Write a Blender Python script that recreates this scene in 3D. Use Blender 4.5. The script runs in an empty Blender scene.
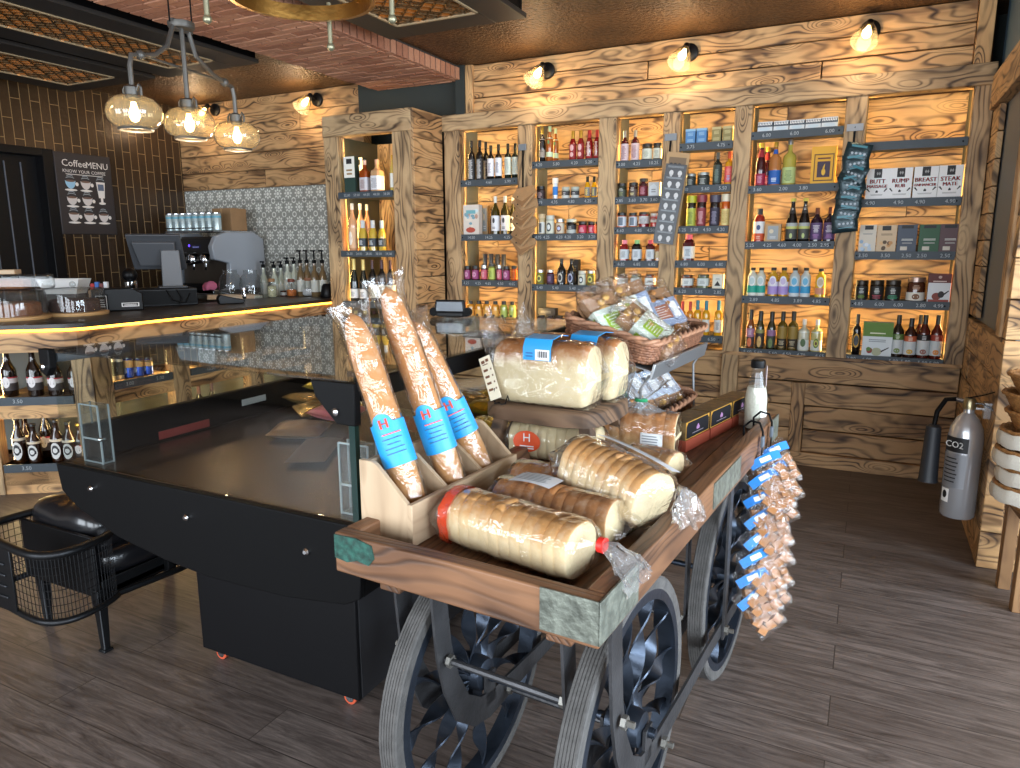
import bpy, math, random
from mathutils import Matrix, Vector, noise
random.seed(7)
SC = bpy.context.scene
COL = SC.collection
PI = math.pi
R = math.radians

# ------------------------------------------------------------------ camera
YAW, PITCH, ROLL, FPX, CZ = .463665, .190393, -.0029126, 711.138, 1.6
_f = Vector((-math.sin(YAW)*math.cos(PITCH), math.cos(YAW)*math.cos(PITCH), -math.sin(PITCH)))
_r = Vector((math.cos(YAW), math.sin(YAW), 0)); _u = _r.cross(_f)
_r2 = math.cos(ROLL)*_r+math.sin(ROLL)*_u; _u2 = -math.sin(ROLL)*_r+math.cos(ROLL)*_u
CAM = Vector((0, 0, CZ))
cam = bpy.data.objects.new('camera', bpy.data.cameras.new('camera')); COL.objects.link(cam)
cam.data.sensor_fit = 'HORIZONTAL'; cam.data.sensor_width = 36; cam.data.lens = 36*FPX/1020
cam.data.clip_start = .02
m = Matrix((( _r2.x, _u2.x, -_f.x, 0), (_r2.y, _u2.y, -_f.y, 0), (_r2.z, _u2.z, -_f.z, CZ), (0, 0, 0, 1)))
cam.matrix_world = m
SC.camera = cam
# surveying helpers: where does the sight line of a pixel meet a known plane of the room
def ray(x, y): return _f+_r2*((x-510)/FPX)-_u2*((y-384)/FPX)
def onz(x, y, z): d = ray(x, y); return CAM+d*((z-CZ)/d.z)
def ony(x, y, Y): d = ray(x, y); return CAM+d*(Y/d.y)
def onx(x, y, X): d = ray(x, y); return CAM+d*(X/d.x)
def onp(x, y, p, n):
    d = ray(x, y); n = Vector(n); return CAM+d*((Vector(p)-CAM).dot(n)/d.dot(n))
def dep(p): return (Vector(p)-CAM).dot(_f)

# ------------------------------------------------------------------ materials
def lin(c):
    return tuple((v/255/12.92 if v/255 <= .04045 else ((v/255+.055)/1.055)**2.4) for v in c[:3])+(1,)
MATS = {}
def nt_new(name):
    mt = bpy.data.materials.new(name); mt.use_nodes = True
    nt = mt.node_tree; nt.nodes.clear()
    out = nt.nodes.new('ShaderNodeOutputMaterial')
    return mt, nt, out
def N(nt, t, **k):
    n = nt.nodes.new(t)
    for a, v in k.items():
        if a.startswith('i_'):
            key = a[2:]; n.inputs[int(key) if key.isdigit() else key.replace('_', ' ')].default_value = v
        else: setattr(n, a, v)
    return n
def L(nt, a, b): nt.links.new(a, b)
def MA(nt, op, a, b=None, c=None, clamp=False):
    n = nt.nodes.new('ShaderNodeMath'); n.operation = op; n.use_clamp = clamp
    for i, v in enumerate((a, b, c)):
        if v is None: continue
        if isinstance(v, (int, float)): n.inputs[i].default_value = v
        else: nt.links.new(v, n.inputs[i])
    return n.outputs[0]
def MIX(nt, f, a, b, mode='MIX'):
    n = nt.nodes.new('ShaderNodeMix'); n.data_type = 'RGBA'; n.blend_type = mode
    for i, v in ((0, f), (6, a), (7, b)):
        if isinstance(v, (int, float, tuple)): n.inputs[i].default_value = v
        else: nt.links.new(v, n.inputs[i])
    return n.outputs[2]
def BUMP(nt, h, s=.3, d=.01):
    n = N(nt, 'ShaderNodeBump'); n.inputs['Strength'].default_value = s; n.inputs['Distance'].default_value = d
    L(nt, h, n.inputs['Height']); return n.outputs[0]
def pm(col, rough=.5, metal=0., coat=0., bump=0., bscale=60., emit=0., var=0., vscale=8., spec=.5, sss=0):
    """plain procedural material, cached by its numbers"""
    key = (tuple(col), rough, metal, coat, bump, bscale, emit, var, vscale, spec, sss)
    if key in MATS: return MATS[key]
    mt, nt, out = nt_new('mat_%d' % len(MATS))
    b = N(nt, 'ShaderNodeBsdfPrincipled'); L(nt, b.outputs[0], out.inputs[0])
    c = lin(col)
    b.inputs['Base Color'].default_value = c; b.inputs['Roughness'].default_value = rough
    b.inputs['Metallic'].default_value = metal; b.inputs['Coat Weight'].default_value = coat
    b.inputs['Specular IOR Level'].default_value = spec
    if emit:
        b.inputs['Emission Color'].default_value = c; b.inputs['Emission Strength'].default_value = emit
    tc = None
    if bump or var:
        tc = N(nt, 'ShaderNodeTexCoord')
    if var:
        n = N(nt, 'ShaderNodeTexNoise', i_Scale=vscale, i_Detail=4.); L(nt, tc.outputs['Object'], n.inputs['Vector'])
        lo = tuple(x*(1-var) for x in c[:3])+(1,); hi = tuple(min(1, x*(1+var)) for x in c[:3])+(1,)
        mr = N(nt, 'ShaderNodeMapRange', i_1=.3, i_2=.7); L(nt, n.outputs[0], mr.inputs[0])
        L(nt, MIX(nt, mr.outputs[0], lo, hi), b.inputs['Base Color'])
    if bump:
        n = N(nt, 'ShaderNodeTexNoise', i_Scale=bscale, i_Detail=3.); L(nt, tc.outputs['Object'], n.inputs['Vector'])
        L(nt, BUMP(nt, n.outputs[0], bump), b.inputs['Normal'])
    MATS[key] = mt
    return mt
def emis(col, s):
    key = ('em', tuple(col), s)
    if key not in MATS:
        mt, nt, out = nt_new('glow_%d' % len(MATS))
        e = N(nt, 'ShaderNodeEmission', i_Strength=s); e.inputs[0].default_value = lin(col); L(nt, e.outputs[0], out.inputs[0])
        MATS[key] = mt
    return MATS[key]
def glass(tint=(255, 255, 255), ior=1.45, rough=0., bump=0., bscale=30., gain=1., haze=0., hazecol=(230, 230, 230)):
    """thin clear sheet: fresnel mix of a tinted pass-through and a mirror, optionally wrinkled or slightly milky"""
    key = ('gl', tuple(tint), ior, rough, bump, bscale, gain, haze)
    if key in MATS: return MATS[key]
    mt, nt, out = nt_new('clear_%d' % len(MATS))
    t = N(nt, 'ShaderNodeBsdfTransparent'); t.inputs[0].default_value = lin(tint)
    g = N(nt, 'ShaderNodeBsdfGlossy', i_Roughness=rough)
    lw = N(nt, 'ShaderNodeLayerWeight', i_Blend=.5)
    f0 = ((ior-1)/(ior+1))**2
    if bump:
        tc = N(nt, 'ShaderNodeTexCoord')
        n = N(nt, 'ShaderNodeTexNoise', i_Scale=bscale, i_Detail=4., i_Distortion=1.5); L(nt, tc.outputs['Object'], n.inputs['Vector'])
        # creases: a ridged noise
        rd = MA(nt, 'ABSOLUTE', MA(nt, 'SUBTRACT', n.outputs[0], .5))
        bo = BUMP(nt, rd, bump, .03)
        L(nt, bo, g.inputs['Normal']); L(nt, bo, lw.inputs['Normal'])
    mx = N(nt, 'ShaderNodeMixShader')
    fz = MA(nt, 'MULTIPLY_ADD', MA(nt, 'POWER', lw.outputs['Facing'], 5.), 1-f0, f0)
    L(nt, MA(nt, 'MULTIPLY', fz, gain, clamp=True), mx.inputs[0])
    base = t.outputs[0]
    if haze:
        d = N(nt, 'ShaderNodeBsdfDiffuse'); d.inputs[0].default_value = lin(hazecol)
        m2 = N(nt, 'ShaderNodeMixShader', i_0=haze); L(nt, t.outputs[0], m2.inputs[1]); L(nt, d.outputs[0], m2.inputs[2]); base = m2.outputs[0]
    L(nt, base, mx.inputs[1]); L(nt, g.outputs[0], mx.inputs[2]); L(nt, mx.outputs[0], out.inputs[0])
    MATS[key] = mt
    return mt
def burnt_wood(name, light, mid, dark, burn=.5, freq=16., rough=.6, knot=4., band=.95, scorch=.62):
    """scorched softwood: contour-like grain around knots; runs on the 'gc' attribute (along, across, plank number)"""
    mt, nt, out = nt_new(name)
    b = N(nt, 'ShaderNodeBsdfPrincipled', i_Roughness=rough); L(nt, b.outputs[0], out.inputs[0])
    at = N(nt, 'ShaderNodeAttribute', attribute_name='gc')
    sp = N(nt, 'ShaderNodeSeparateXYZ'); L(nt, at.outputs['Vector'], sp.inputs[0])
    g, c, r = sp.outputs
    def vec(kx, ky, off=0.):
        cb = N(nt, 'ShaderNodeCombineXYZ')
        L(nt, MA(nt, 'MULTIPLY', g, kx), cb.inputs[0]); L(nt, MA(nt, 'MULTIPLY', c, ky), cb.inputs[1])
        L(nt, MA(nt, 'MULTIPLY_ADD', r, 17.3, off), cb.inputs[2]); return cb.outputs[0]
    n1 = N(nt, 'ShaderNodeTexNoise', i_Scale=1., i_Detail=1.5, i_Roughness=.45); L(nt, vec(2.0, 7.), n1.inputs['Vector'])
    vo = N(nt, 'ShaderNodeTexVoronoi', i_Scale=1.); vo.voronoi_dimensions = '3D'; L(nt, vec(2.4, 7.5, 3.), vo.inputs['Vector'])
    kn = N(nt, 'ShaderNodeMapRange', i_1=.42, i_2=0., i_3=0., i_4=1.); kn.interpolation_type = 'SMOOTHSTEP'; L(nt, vo.outputs['Distance'], kn.inputs[0])
    field = MA(nt, 'ADD', MA(nt, 'MULTIPLY', c, freq), MA(nt, 'MULTIPLY', n1.outputs[0], 7.))
    field = MA(nt, 'MULTIPLY_ADD', kn.outputs[0], knot, field)
    pp = MA(nt, 'PINGPONG', field, .5)
    ring = N(nt, 'ShaderNodeMapRange', i_1=.0, i_2=.3, i_3=1., i_4=0.); ring.interpolation_type = 'SMOOTHSTEP'; L(nt, pp, ring.inputs[0])
    n2 = N(nt, 'ShaderNodeTexNoise', i_Scale=1., i_Detail=2.); L(nt, vec(3.2, 9., 8.), n2.inputs['Vector'])
    bm_ = N(nt, 'ShaderNodeMapRange', i_1=.36, i_2=.66); L(nt, n2.outputs[0], bm_.inputs[0])
    n3 = N(nt, 'ShaderNodeTexNoise', i_Scale=1., i_Detail=3.); L(nt, vec(8., 160., 1.), n3.inputs['Vector'])
    knc = N(nt, 'ShaderNodeMapRange', i_1=.72, i_2=.98); L(nt, kn.outputs[0], knc.inputs[0])
    n4 = N(nt, 'ShaderNodeTexNoise', i_Scale=1., i_Detail=3., i_Roughness=.55, i_Distortion=.6); L(nt, vec(1.7, 6.5, 21.), n4.inputs['Vector'])
    sc4 = N(nt, 'ShaderNodeMapRange', i_1=.50, i_2=.68, i_3=0., i_4=1.); sc4.interpolation_type = 'SMOOTHSTEP'; L(nt, n4.outputs[0], sc4.inputs[0])
    amt = MA(nt, 'MULTIPLY', ring.outputs[0], MA(nt, 'MULTIPLY_ADD', MA(nt, 'MAXIMUM', bm_.outputs[0], sc4.outputs[0]), .75, .28))
    amt = MA(nt, 'MAXIMUM', MA(nt, 'MULTIPLY', amt, band), MA(nt, 'MULTIPLY', knc.outputs[0], .8))
    base = MIX(nt, MA(nt, 'MULTIPLY', bm_.outputs[0], burn), lin(light), lin(mid))
    base = MIX(nt, MA(nt, 'MULTIPLY', n3.outputs[0], .35), base, lin(mid))
    rn = N(nt, 'ShaderNodeTexWhiteNoise'); rn.noise_dimensions = '1D'; L(nt, r, rn.inputs['W'])
    base = MIX(nt, MA(nt, 'MULTIPLY', rn.outputs[0], .3), base, lin(mid))
    base = MIX(nt, MA(nt, 'MULTIPLY', sc4.outputs[0], scorch), base, lin(tuple(int(.45*x+.55*y) for x, y in zip(mid, dark))))
    L(nt, MIX(nt, amt, base, lin(dark)), b.inputs['Base Color'])
    L(nt, BUMP(nt, MA(nt, 'MULTIPLY', amt, -1.), .35, .004), b.inputs['Normal'])
    return mt

WOOD = burnt_wood('burnt_plank', (226, 184, 130), (168, 118, 68), (44, 24, 12), freq=16, scorch=.85)
WOODG = burnt_wood('burnt_plank_greyed', (206, 176, 134), (144, 112, 76), (54, 36, 22), freq=24, burn=.6, scorch=.7)
WOODB = burnt_wood('burnt_plank_brown', (208, 170, 122), (150, 108, 68), (44, 26, 14), freq=16, scorch=.8)
WOODW = burnt_wood('burnt_plank_back', (230, 192, 134), (180, 130, 76), (62, 34, 15), freq=14, burn=.55, scorch=.7)
WOODO = burnt_wood('cart_timber', (146, 104, 72), (100, 68, 46), (50, 32, 22), freq=44, burn=.9, knot=1.5, band=.7, rough=.5, scorch=.95)
OAK = burnt_wood('pale_oak', (200, 176, 146), (180, 152, 120), (146, 118, 90), freq=34, burn=.5, knot=1., band=.3, rough=.55, scorch=.25)
RUSTIC = burnt_wood('rustic_wood', (132, 104, 78), (92, 66, 46), (40, 28, 20), freq=24, burn=.9, rough=.75)

def floor_mat():
    mt, nt, out = nt_new('floor_planks')
    b = N(nt, 'ShaderNodeBsdfPrincipled', i_Roughness=.42); L(nt, b.outputs[0], out.inputs[0])
    tc = N(nt, 'ShaderNodeTexCoord')
    br = N(nt, 'ShaderNodeTexBrick', i_Scale=1.); br.offset = .37; br.offset_frequency = 2
    br.inputs['Brick Width'].default_value = 1.25; br.inputs['Row Height'].default_value = .185; br.inputs['Mortar Size'].default_value = .0022
    br.inputs['Color1'].default_value = (0, 0, 0, 1); br.inputs['Color2'].default_value = (1, 1, 1, 1); br.inputs['Mortar'].default_value = (.5, .5, .5, 1)
    L(nt, tc.outputs['Object'], br.inputs['Vector'])
    mp = N(nt, 'ShaderNodeMapping'); mp.inputs['Scale'].default_value = (1.6, 15, 1); L(nt, tc.outputs['Object'], mp.inputs[0])
    ad = N(nt, 'ShaderNodeVectorMath', operation='MULTIPLY_ADD'); L(nt, br.outputs['Color'], ad.inputs[0]); ad.inputs[1].default_value = (9, 5, 7); L(nt, mp.outputs[0], ad.inputs[2])
    n1 = N(nt, 'ShaderNodeTexNoise', i_Scale=2.2, i_Detail=7., i_Roughness=.7, i_Distortion=1.2); L(nt, ad.outputs[0], n1.inputs['Vector'])
    mp2 = N(nt, 'ShaderNodeMapping'); mp2.inputs['Scale'].default_value = (4, 120, 1); L(nt, tc.outputs['Object'], mp2.inputs[0])
    n2 = N(nt, 'ShaderNodeTexNoise', i_Scale=1.5, i_Detail=3.); L(nt, mp2.outputs[0], n2.inputs['Vector'])
    mr = N(nt, 'ShaderNodeMapRange', i_1=.3, i_2=.72); L(nt, n1.outputs[0], mr.inputs[0])
    c = MIX(nt, mr.outputs[0], lin((52, 45, 42)), lin((150, 136, 128)))
    c = MIX(nt, MA(nt, 'MULTIPLY', n2.outputs[0], .55), c, lin((60, 50, 46)))
    c = MIX(nt, MA(nt, 'MULTIPLY', br.outputs['Color'], .35), c, lin((66, 54, 48)))
    c = MIX(nt, MA(nt, 'MULTIPLY', br.outputs['Fac'], .7), c, lin((34, 28, 24)))
    L(nt, c, b.inputs['Base Color'])
    L(nt, MA(nt, 'MULTIPLY_ADD', n1.outputs[0], .25, .32), b.inputs['Roughness'])
    L(nt, BUMP(nt, MA(nt, 'SUBTRACT', n2.outputs[0], br.outputs['Fac']), .15, .003), b.inputs['Normal'])
    return mt
def ceiling_mat():
    mt, nt, out = nt_new('embossed_copper_paper')
    b = N(nt, 'ShaderNodeBsdfPrincipled', i_Roughness=.42, i_Metallic=.5); L(nt, b.outputs[0], out.inputs[0])
    tc = N(nt, 'ShaderNodeTexCoord')
    n1 = N(nt, 'ShaderNodeTexNoise', i_Scale=34., i_Detail=4., i_Roughness=.6); L(nt, tc.outputs['Object'], n1.inputs['Vector'])
    n2 = N(nt, 'ShaderNodeTexNoise', i_Scale=2.5, i_Detail=4.); L(nt, tc.outputs['Object'], n2.inputs['Vector'])
    f = MA(nt, 'MULTIPLY_ADD', n1.outputs[0], .6, MA(nt, 'MULTIPLY', n2.outputs[0], .4))
    mr = N(nt, 'ShaderNodeMapRange', i_1=.40, i_2=.60); L(nt, f, mr.inputs[0])
    L(nt, MIX(nt, mr.outputs[0], lin((66, 46, 30)), lin((118, 86, 54))), b.inputs['Base Color'])
    L(nt, BUMP(nt, n1.outputs[0], 1., .03), b.inputs['Normal'])
    return mt
def tile_mat():
    # tall narrow glazed tiles in a vertical running bond; the wall lies in the YZ plane
    mt, nt, out = nt_new('bronze_metro_tile')
    b = N(nt, 'ShaderNodeBsdfPrincipled', i_Roughness=.28, i_Metallic=.35); L(nt, b.outputs[0], out.inputs[0])
    tc = N(nt, 'ShaderNodeTexCoord'); sp = N(nt, 'ShaderNodeSeparateXYZ'); L(nt, tc.outputs['Object'], sp.inputs[0])
    cb = N(nt, 'ShaderNodeCombineXYZ'); L(nt, sp.outputs[2], cb.inputs[0]); L(nt, sp.outputs[1], cb.inputs[1])
    br = N(nt, 'ShaderNodeTexBrick', i_Scale=1.); br.offset = .5
    br.inputs['Brick Width'].default_value = .34; br.inputs['Row Height'].default_value = .085; br.inputs['Mortar Size'].default_value = .003
    br.inputs['Color1'].default_value = lin((50, 37, 25)); br.inputs['Color2'].default_value = lin((74, 55, 36)); br.inputs['Mortar'].default_value = lin((170, 140, 96))
    L(nt, cb.outputs[0], br.inputs['Vector'])
    n1 = N(nt, 'ShaderNodeTexNoise', i_Scale=28., i_Detail=3.); L(nt, tc.outputs['Object'], n1.inputs['Vector'])
    c = MIX(nt, MA(nt, 'MULTIPLY', n1.outputs[0], .4), br.outputs[0], lin((40, 30, 22)))
    L(nt, MIX(nt, br.outputs['Fac'], c, lin((138, 112, 74))), b.inputs['Base Color'])
    L(nt, MA(nt, 'MULTIPLY', MA(nt, 'SUBTRACT', 1., br.outputs['Fac']), .35), b.inputs['Metallic'])
    L(nt, BUMP(nt, MA(nt, 'MULTIPLY_ADD', br.outputs['Fac'], -1.2, n1.outputs[0]), .45, .008), b.inputs['Normal'])
    return mt
def motif_tile():
    # pale grey encaustic tile with a white eight-petal motif; lies in the XZ plane
    mt, nt, out = nt_new('grey_motif_tile')
    b = N(nt, 'ShaderNodeBsdfPrincipled', i_Roughness=.3); L(nt, b.outputs[0], out.inputs[0])
    tc = N(nt, 'ShaderNodeTexCoord'); sp = N(nt, 'ShaderNodeSeparateXYZ'); L(nt, tc.outputs['Object'], sp.inputs[0])
    s = .138
    def cell(o, k=s, off=0.): return MA(nt, 'SUBTRACT', MA(nt, 'FRACT', MA(nt, 'MULTIPLY_ADD', o, 1/k, off)), .5)
    def flower(off):
        x, z = cell(sp.outputs[0], s, off), cell(sp.outputs[2], s, off)
        rr = MA(nt, 'SQRT', MA(nt, 'ADD', MA(nt, 'MULTIPLY', x, x), MA(nt, 'MULTIPLY', z, z)))
        th = MA(nt, 'ARCTAN2', z, x)
        pet = MA(nt, 'MULTIPLY_ADD', MA(nt, 'ABSOLUTE', MA(nt, 'COSINE', MA(nt, 'MULTIPLY', th, 4.))), .22, .16)
        inn = MA(nt, 'LESS_THAN', rr, pet)
        hole = MA(nt, 'LESS_THAN', MA(nt, 'ABSOLUTE', MA(nt, 'SUBTRACT', rr, .16)), .035)
        return MA(nt, 'MULTIPLY', inn, MA(nt, 'SUBTRACT', 1., hole)), rr
    f1, r1 = flower(0.); f2, r2 = flower(.5)
    ring = MA(nt, 'LESS_THAN', MA(nt, 'ABSOLUTE', MA(nt, 'SUBTRACT', r2, .17)), .04)
    w = MA(nt, 'MAXIMUM', f1, ring)
    jx = MA(nt, 'LESS_THAN', MA(nt, 'ABSOLUTE', cell(sp.outputs[0], s*2)), .008); jz = MA(nt, 'LESS_THAN', MA(nt, 'ABSOLUTE', cell(sp.outputs[2], s*2)), .008)
    c = MIX(nt, w, lin((150, 152, 146)), lin((224, 226, 220)))
    L(nt, MIX(nt, MA(nt, 'MAXIMUM', jx, jz), c, lin((110, 110, 106))), b.inputs['Base Color'])
    return mt
def brick_mat():
    mt, nt, out = nt_new('red_brick')
    b = N(nt, 'ShaderNodeBsdfPrincipled', i_Roughness=.85); L(nt, b.outputs[0], out.inputs[0])
    at = N(nt, 'ShaderNodeAttribute', attribute_name='gc'); sp = N(nt, 'ShaderNodeSeparateXYZ'); L(nt, at.outputs['Vector'], sp.inputs[0])
    wn = N(nt, 'ShaderNodeTexWhiteNoise'); wn.noise_dimensions = '1D'; L(nt, sp.outputs[2], wn.inputs['W'])
    tc = N(nt, 'ShaderNodeTexCoord')
    n1 = N(nt, 'ShaderNodeTexNoise', i_Scale=40., i_Detail=5.); L(nt, tc.outputs['Object'], n1.inputs['Vector'])
    c = MIX(nt, wn.outputs[0], lin((150, 98, 74)), lin((196, 146, 116)))
    L(nt, MIX(nt, MA(nt, 'MULTIPLY', n1.outputs[0], .5), c, lin((116, 72, 54))), b.inputs['Base Color'])
    L(nt, BUMP(nt, n1.outputs[0], .5, .006), b.inputs['Normal'])
    return mt
def crust_mat(name, top, side, zlo, zhi, flour=.25):
    mt, nt, out = nt_new(name)
    b = N(nt, 'ShaderNodeBsdfPrincipled', i_Roughness=.75); L(nt, b.outputs[0], out.inputs[0])
    tc = N(nt, 'ShaderNodeTexCoord'); sp = N(nt, 'ShaderNodeSeparateXYZ'); L(nt, tc.outputs['Object'], sp.inputs[0])
    n1 = N(nt, 'ShaderNodeTexNoise', i_Scale=16., i_Detail=5., i_Roughness=.65); L(nt, tc.outputs['Object'], n1.inputs['Vector'])
    z = MA(nt, 'MULTIPLY_ADD', n1.outputs[0], .11, sp.outputs[2])
    mr = N(nt, 'ShaderNodeMapRange', i_1=zlo+.055, i_2=zhi+.055); mr.interpolation_type = 'SMOOTHSTEP'; L(nt, z, mr.inputs[0])
    n2 = N(nt, 'ShaderNodeTexNoise', i_Scale=35., i_Detail=3.); L(nt, tc.outputs['Object'], n2.inputs['Vector'])
    fl = N(nt, 'ShaderNodeMapRange', i_1=.5, i_2=.75, i_4=flour); L(nt, n2.outputs[0], fl.inputs[0])
    c = MIX(nt, mr.outputs[0], lin(side), lin(top)); c = MIX(nt, fl.outputs[0], c, lin((246, 232, 206)))
    L(nt, c, b.inputs['Base Color'])
    n3 = N(nt, 'ShaderNodeTexNoise', i_Scale=120., i_Detail=3.); L(nt, tc.outputs['Object'], n3.inputs['Vector'])
    L(nt, BUMP(nt, n3.outputs[0], .4, .004), b.inputs['Normal'])
    return mt
FLOOR, CEIL, TILE, MOTIF, BRICK = floor_mat(), ceiling_mat(), tile_mat(), motif_tile(), brick_mat()
BLACK = pm((8, 8, 9), .5, spec=.12); SATIN = pm((13, 13, 15), .4, spec=.22); IRON = pm((62, 70, 82), .38, .8, bump=.15, bscale=40, var=.25)
STEEL = pm((190, 192, 196), .25, 1.); CHROME = pm((220, 222, 226), .08, 1.); SLATE = pm((58, 68, 76), .55, var=.1); OLIVE = pm((120, 116, 92), .7)
MORTAR = pm((50, 45, 42), .95, bump=.5); DARKWALL = pm((40, 46, 44), .8, bump=.3, bscale=20)
INK = pm((34, 34, 36), .6); WHITE = pm((240, 240, 238), .5); CHALK = pm((166, 172, 176), .7)
FILM = glass((252, 252, 252), 1.45, .06, .35, 12., 3., .012)
FILM2 = glass((250, 250, 250), 1.5, .08, .6, 26., 2.4, .02)
BUNCH = glass((246, 246, 246), 1.5, .1, .4, 20., 2.6, .14, (236, 236, 236))
PANE = glass((249, 251, 250), 1.5, 0., gain=1.1)
ACRYL = glass((246, 249, 250), 1.5, .02, gain=1.8, haze=.012)
CLEAR = glass((238, 240, 240), 1.5, .02, gain=1.4, haze=.02)

# ------------------------------------------------------------------ mesh builder
class MB:
    def __init__(s): s.v = []; s.f = []; s.m = []; s.g = []; s.mats = []
    def mi(s, m):
        if m not in s.mats: s.mats.append(m)
        return s.mats.index(m)
    def add(s, vs, fs, m, gc=None, M=None):
        o = len(s.v)
        for i, p in enumerate(vs):
            p = Vector(p)
            s.g.append(gc[i] if gc else (p.x, p.y+p.z, 0.))
            s.v.append(M @ p if M is not None else p)
        k = s.mi(m) if not isinstance(m, (list, tuple)) else None
        for j, f in enumerate(fs):
            s.f.append([o+i for i in f]); s.m.append(k if k is not None else s.mi(m[j]))
        return s
    def box(s, x0, x1, y0, y1, z0, z1, m, grain='x', rnd=None, M=None):
        r = random.random()*50 if rnd is None else rnd
        vs = [(x, y, z) for x in (x0, x1) for y in (y0, y1) for z in (z0, z1)]
        ix = {'x': (0, 1, 2), 'y': (1, 0, 2), 'z': (2, 0, 1)}[grain]
        off = (r*3.7) % 11
        gc = [(p[ix[0]]+off, p[ix[1]]+p[ix[2]]+(r*1.3) % 3, r) for p in vs]
        fs = [(0, 1, 3, 2), (4, 6, 7, 5), (0, 4, 5, 1), (2, 3, 7, 6), (0, 2, 6, 4), (1, 5, 7, 3)]
        return s.add(vs, fs, m, gc, M)
    def loft(s, rings, m, closed=True, cap0=False, cap1=False, M=None, mcap=None):
        n = len(rings[0]); vs = [p for r in rings for p in r]; fs = []; ms = []
        pick = m if callable(m) else (lambda i, j: m)
        for i in range(len(rings)-1):
            for j in range(n if closed else n-1):
                a, b = i*n+j, i*n+(j+1) % n
                fs.append((a, b, b+n, a+n)); ms.append(pick(i, j))
        if cap0: fs.append(tuple(range(n))[::-1]); ms.append(mcap or pick(0, 0))
        if cap1: fs.append(tuple((len(rings)-1)*n+j for j in range(n))); ms.append(mcap or pick(len(rings)-2, 0))
        return s.add(vs, fs, ms, None, M)
    def lathe(s, prof, m, seg=20, M=None, caps=True, sq=0):
        """prof: (r, z) from bottom to top; m: a material or one per band"""
        def ring(r, z):
            out = []
            for k in range(seg):
                a = 2*PI*(k+.5)/seg; c, d = math.cos(a), math.sin(a)
                if sq: q = 1/max(abs(c)**sq+abs(d)**sq, 1e-9)**(1/sq); c *= q; d *= q
                out.append((r*c, r*d, z))
            return out
        mm = (lambda i, j: m[min(i, len(m)-1)]) if isinstance(m, (list, tuple)) else m
        return s.loft([ring(max(r, 1e-5), z) for r, z in prof], mm, True, caps, caps, M)
    def tube(s, pts, r, m, seg=8, closed=False, cap=True, M=None):
        pts = [Vector(p) for p in pts]; n = len(pts); rings = []
        rr = r if isinstance(r, (list, tuple)) else [r]*n
        prev = None
        for i, p in enumerate(pts):
            a = pts[i-1] if (i or closed) else p; b = pts[(i+1) % n] if (i < n-1 or closed) else p
            t = (b-a).normalized()
            if prev is None:
                up = Vector((0, 0, 1)) if abs(t.z) < .9 else Vector((1, 0, 0)); x = t.cross(up).normalized()
            else: x = (prev-t*prev.dot(t)).normalized()
            prev = x; y = t.cross(x)
            rings.append([p+(x*math.cos(2*PI*k/seg)+y*math.sin(2*PI*k/seg))*rr[i] for k in range(seg)])
        if closed: rings.append(rings[0])
        return s.loft(rings, m, True, cap and not closed, cap and not closed, M)
    def ball(s, c, r, m, seg=12, sz=(1, 1, 1)):
        prof = [(r*math.sin(PI*i/8), -r*math.cos(PI*i/8)) for i in range(9)]
        return s.lathe(prof, m, seg, Matrix.Translation(c) @ Matrix.Diagonal((*sz, 1)), False)
    def bar(s, pts, w, t, m, up=(0, 0, 1), M=None):
        """flat bar of width w and thickness t along pts; up = direction of the width"""
        pts = [Vector(p) for p in pts]; up = Vector(up); rings = []; ws = w if isinstance(w, (list, tuple)) else [w]*len(pts)
        for i, p in enumerate(pts):
            w = ws[i]; a = pts[max(i-1, 0)]; b = pts[min(i+1, len(pts)-1)]; d = (b-a).normalized()
            x = up-d*up.dot(d); x.normalize(); y = d.cross(x)
            rings.append([p+x*w/2+y*t/2, p-x*w/2+y*t/2, p-x*w/2-y*t/2, p+x*w/2-y*t/2])
        return s.loft(rings, m, True, True, True, M)
    def patch(s, r, ac, aw, z0, z1, m, seg=6, oval=False, M=None, cx=0., sq=0):
        """a sheet lying on a cylinder of radius r round the z axis, centred on angle ac"""
        if oval:
            vs = [(0, 0, 0)]; K = 16
            def P(a, z):
                return (r*math.cos(a), r*math.sin(a), z)
            zc, zh = (z0+z1)/2, (z1-z0)/2
            vs = [P(ac, zc)]+[P(ac+aw*math.cos(2*PI*k/K), zc+zh*math.sin(2*PI*k/K)) for k in range(K)]
            return s.add(vs, [(0, 1+k, 1+(k+1) % K) for k in range(K)], m, None, M)
        vs = []
        for k in range(seg+1):
            a = ac-aw+2*aw*k/seg
            vs += [(r*math.cos(a), r*math.sin(a), z0), (r*math.cos(a), r*math.sin(a), z1)]
        return s.add(vs, [(2*k, 2*k+2, 2*k+3, 2*k+1) for k in range(seg)], m, None, M)
    def rect(s, x0, x1, z0, z1, y, m, M=None):
        return s.add([(x0, y, z0), (x1, y, z0), (x1, y, z1), (x0, y, z1)], [(0, 1, 2, 3)], m, None, M)
    def disc(s, cx, cz, rx, rz, y, m, n=18, M=None):
        return s.add([(cx+rx*math.cos(2*PI*k/n), y, cz+rz*math.sin(2*PI*k/n)) for k in range(n)], [tuple(range(n))], m, None, M)
    def poly(s, pts, y, m, M=None):
        return s.add([(x, y, z) for x, z in pts], [tuple(range(len(pts)))], m, None, M)
    def text(s, t, size, m, M, bold=0.):
        vs, fs = text_geo(t)
        if not vs: return s
        return s.add([(p[0]*size, p[1]*size, 0) for p in vs], fs, m, None, M)
    def front_text(s, t, x, z, size, m, y, M=None):
        F = Matrix.Translation((x, y, z)) @ Matrix.Rotation(PI/2, 4, 'X')
        return s.text(t, size, m, (M @ F) if M is not None else F)
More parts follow.
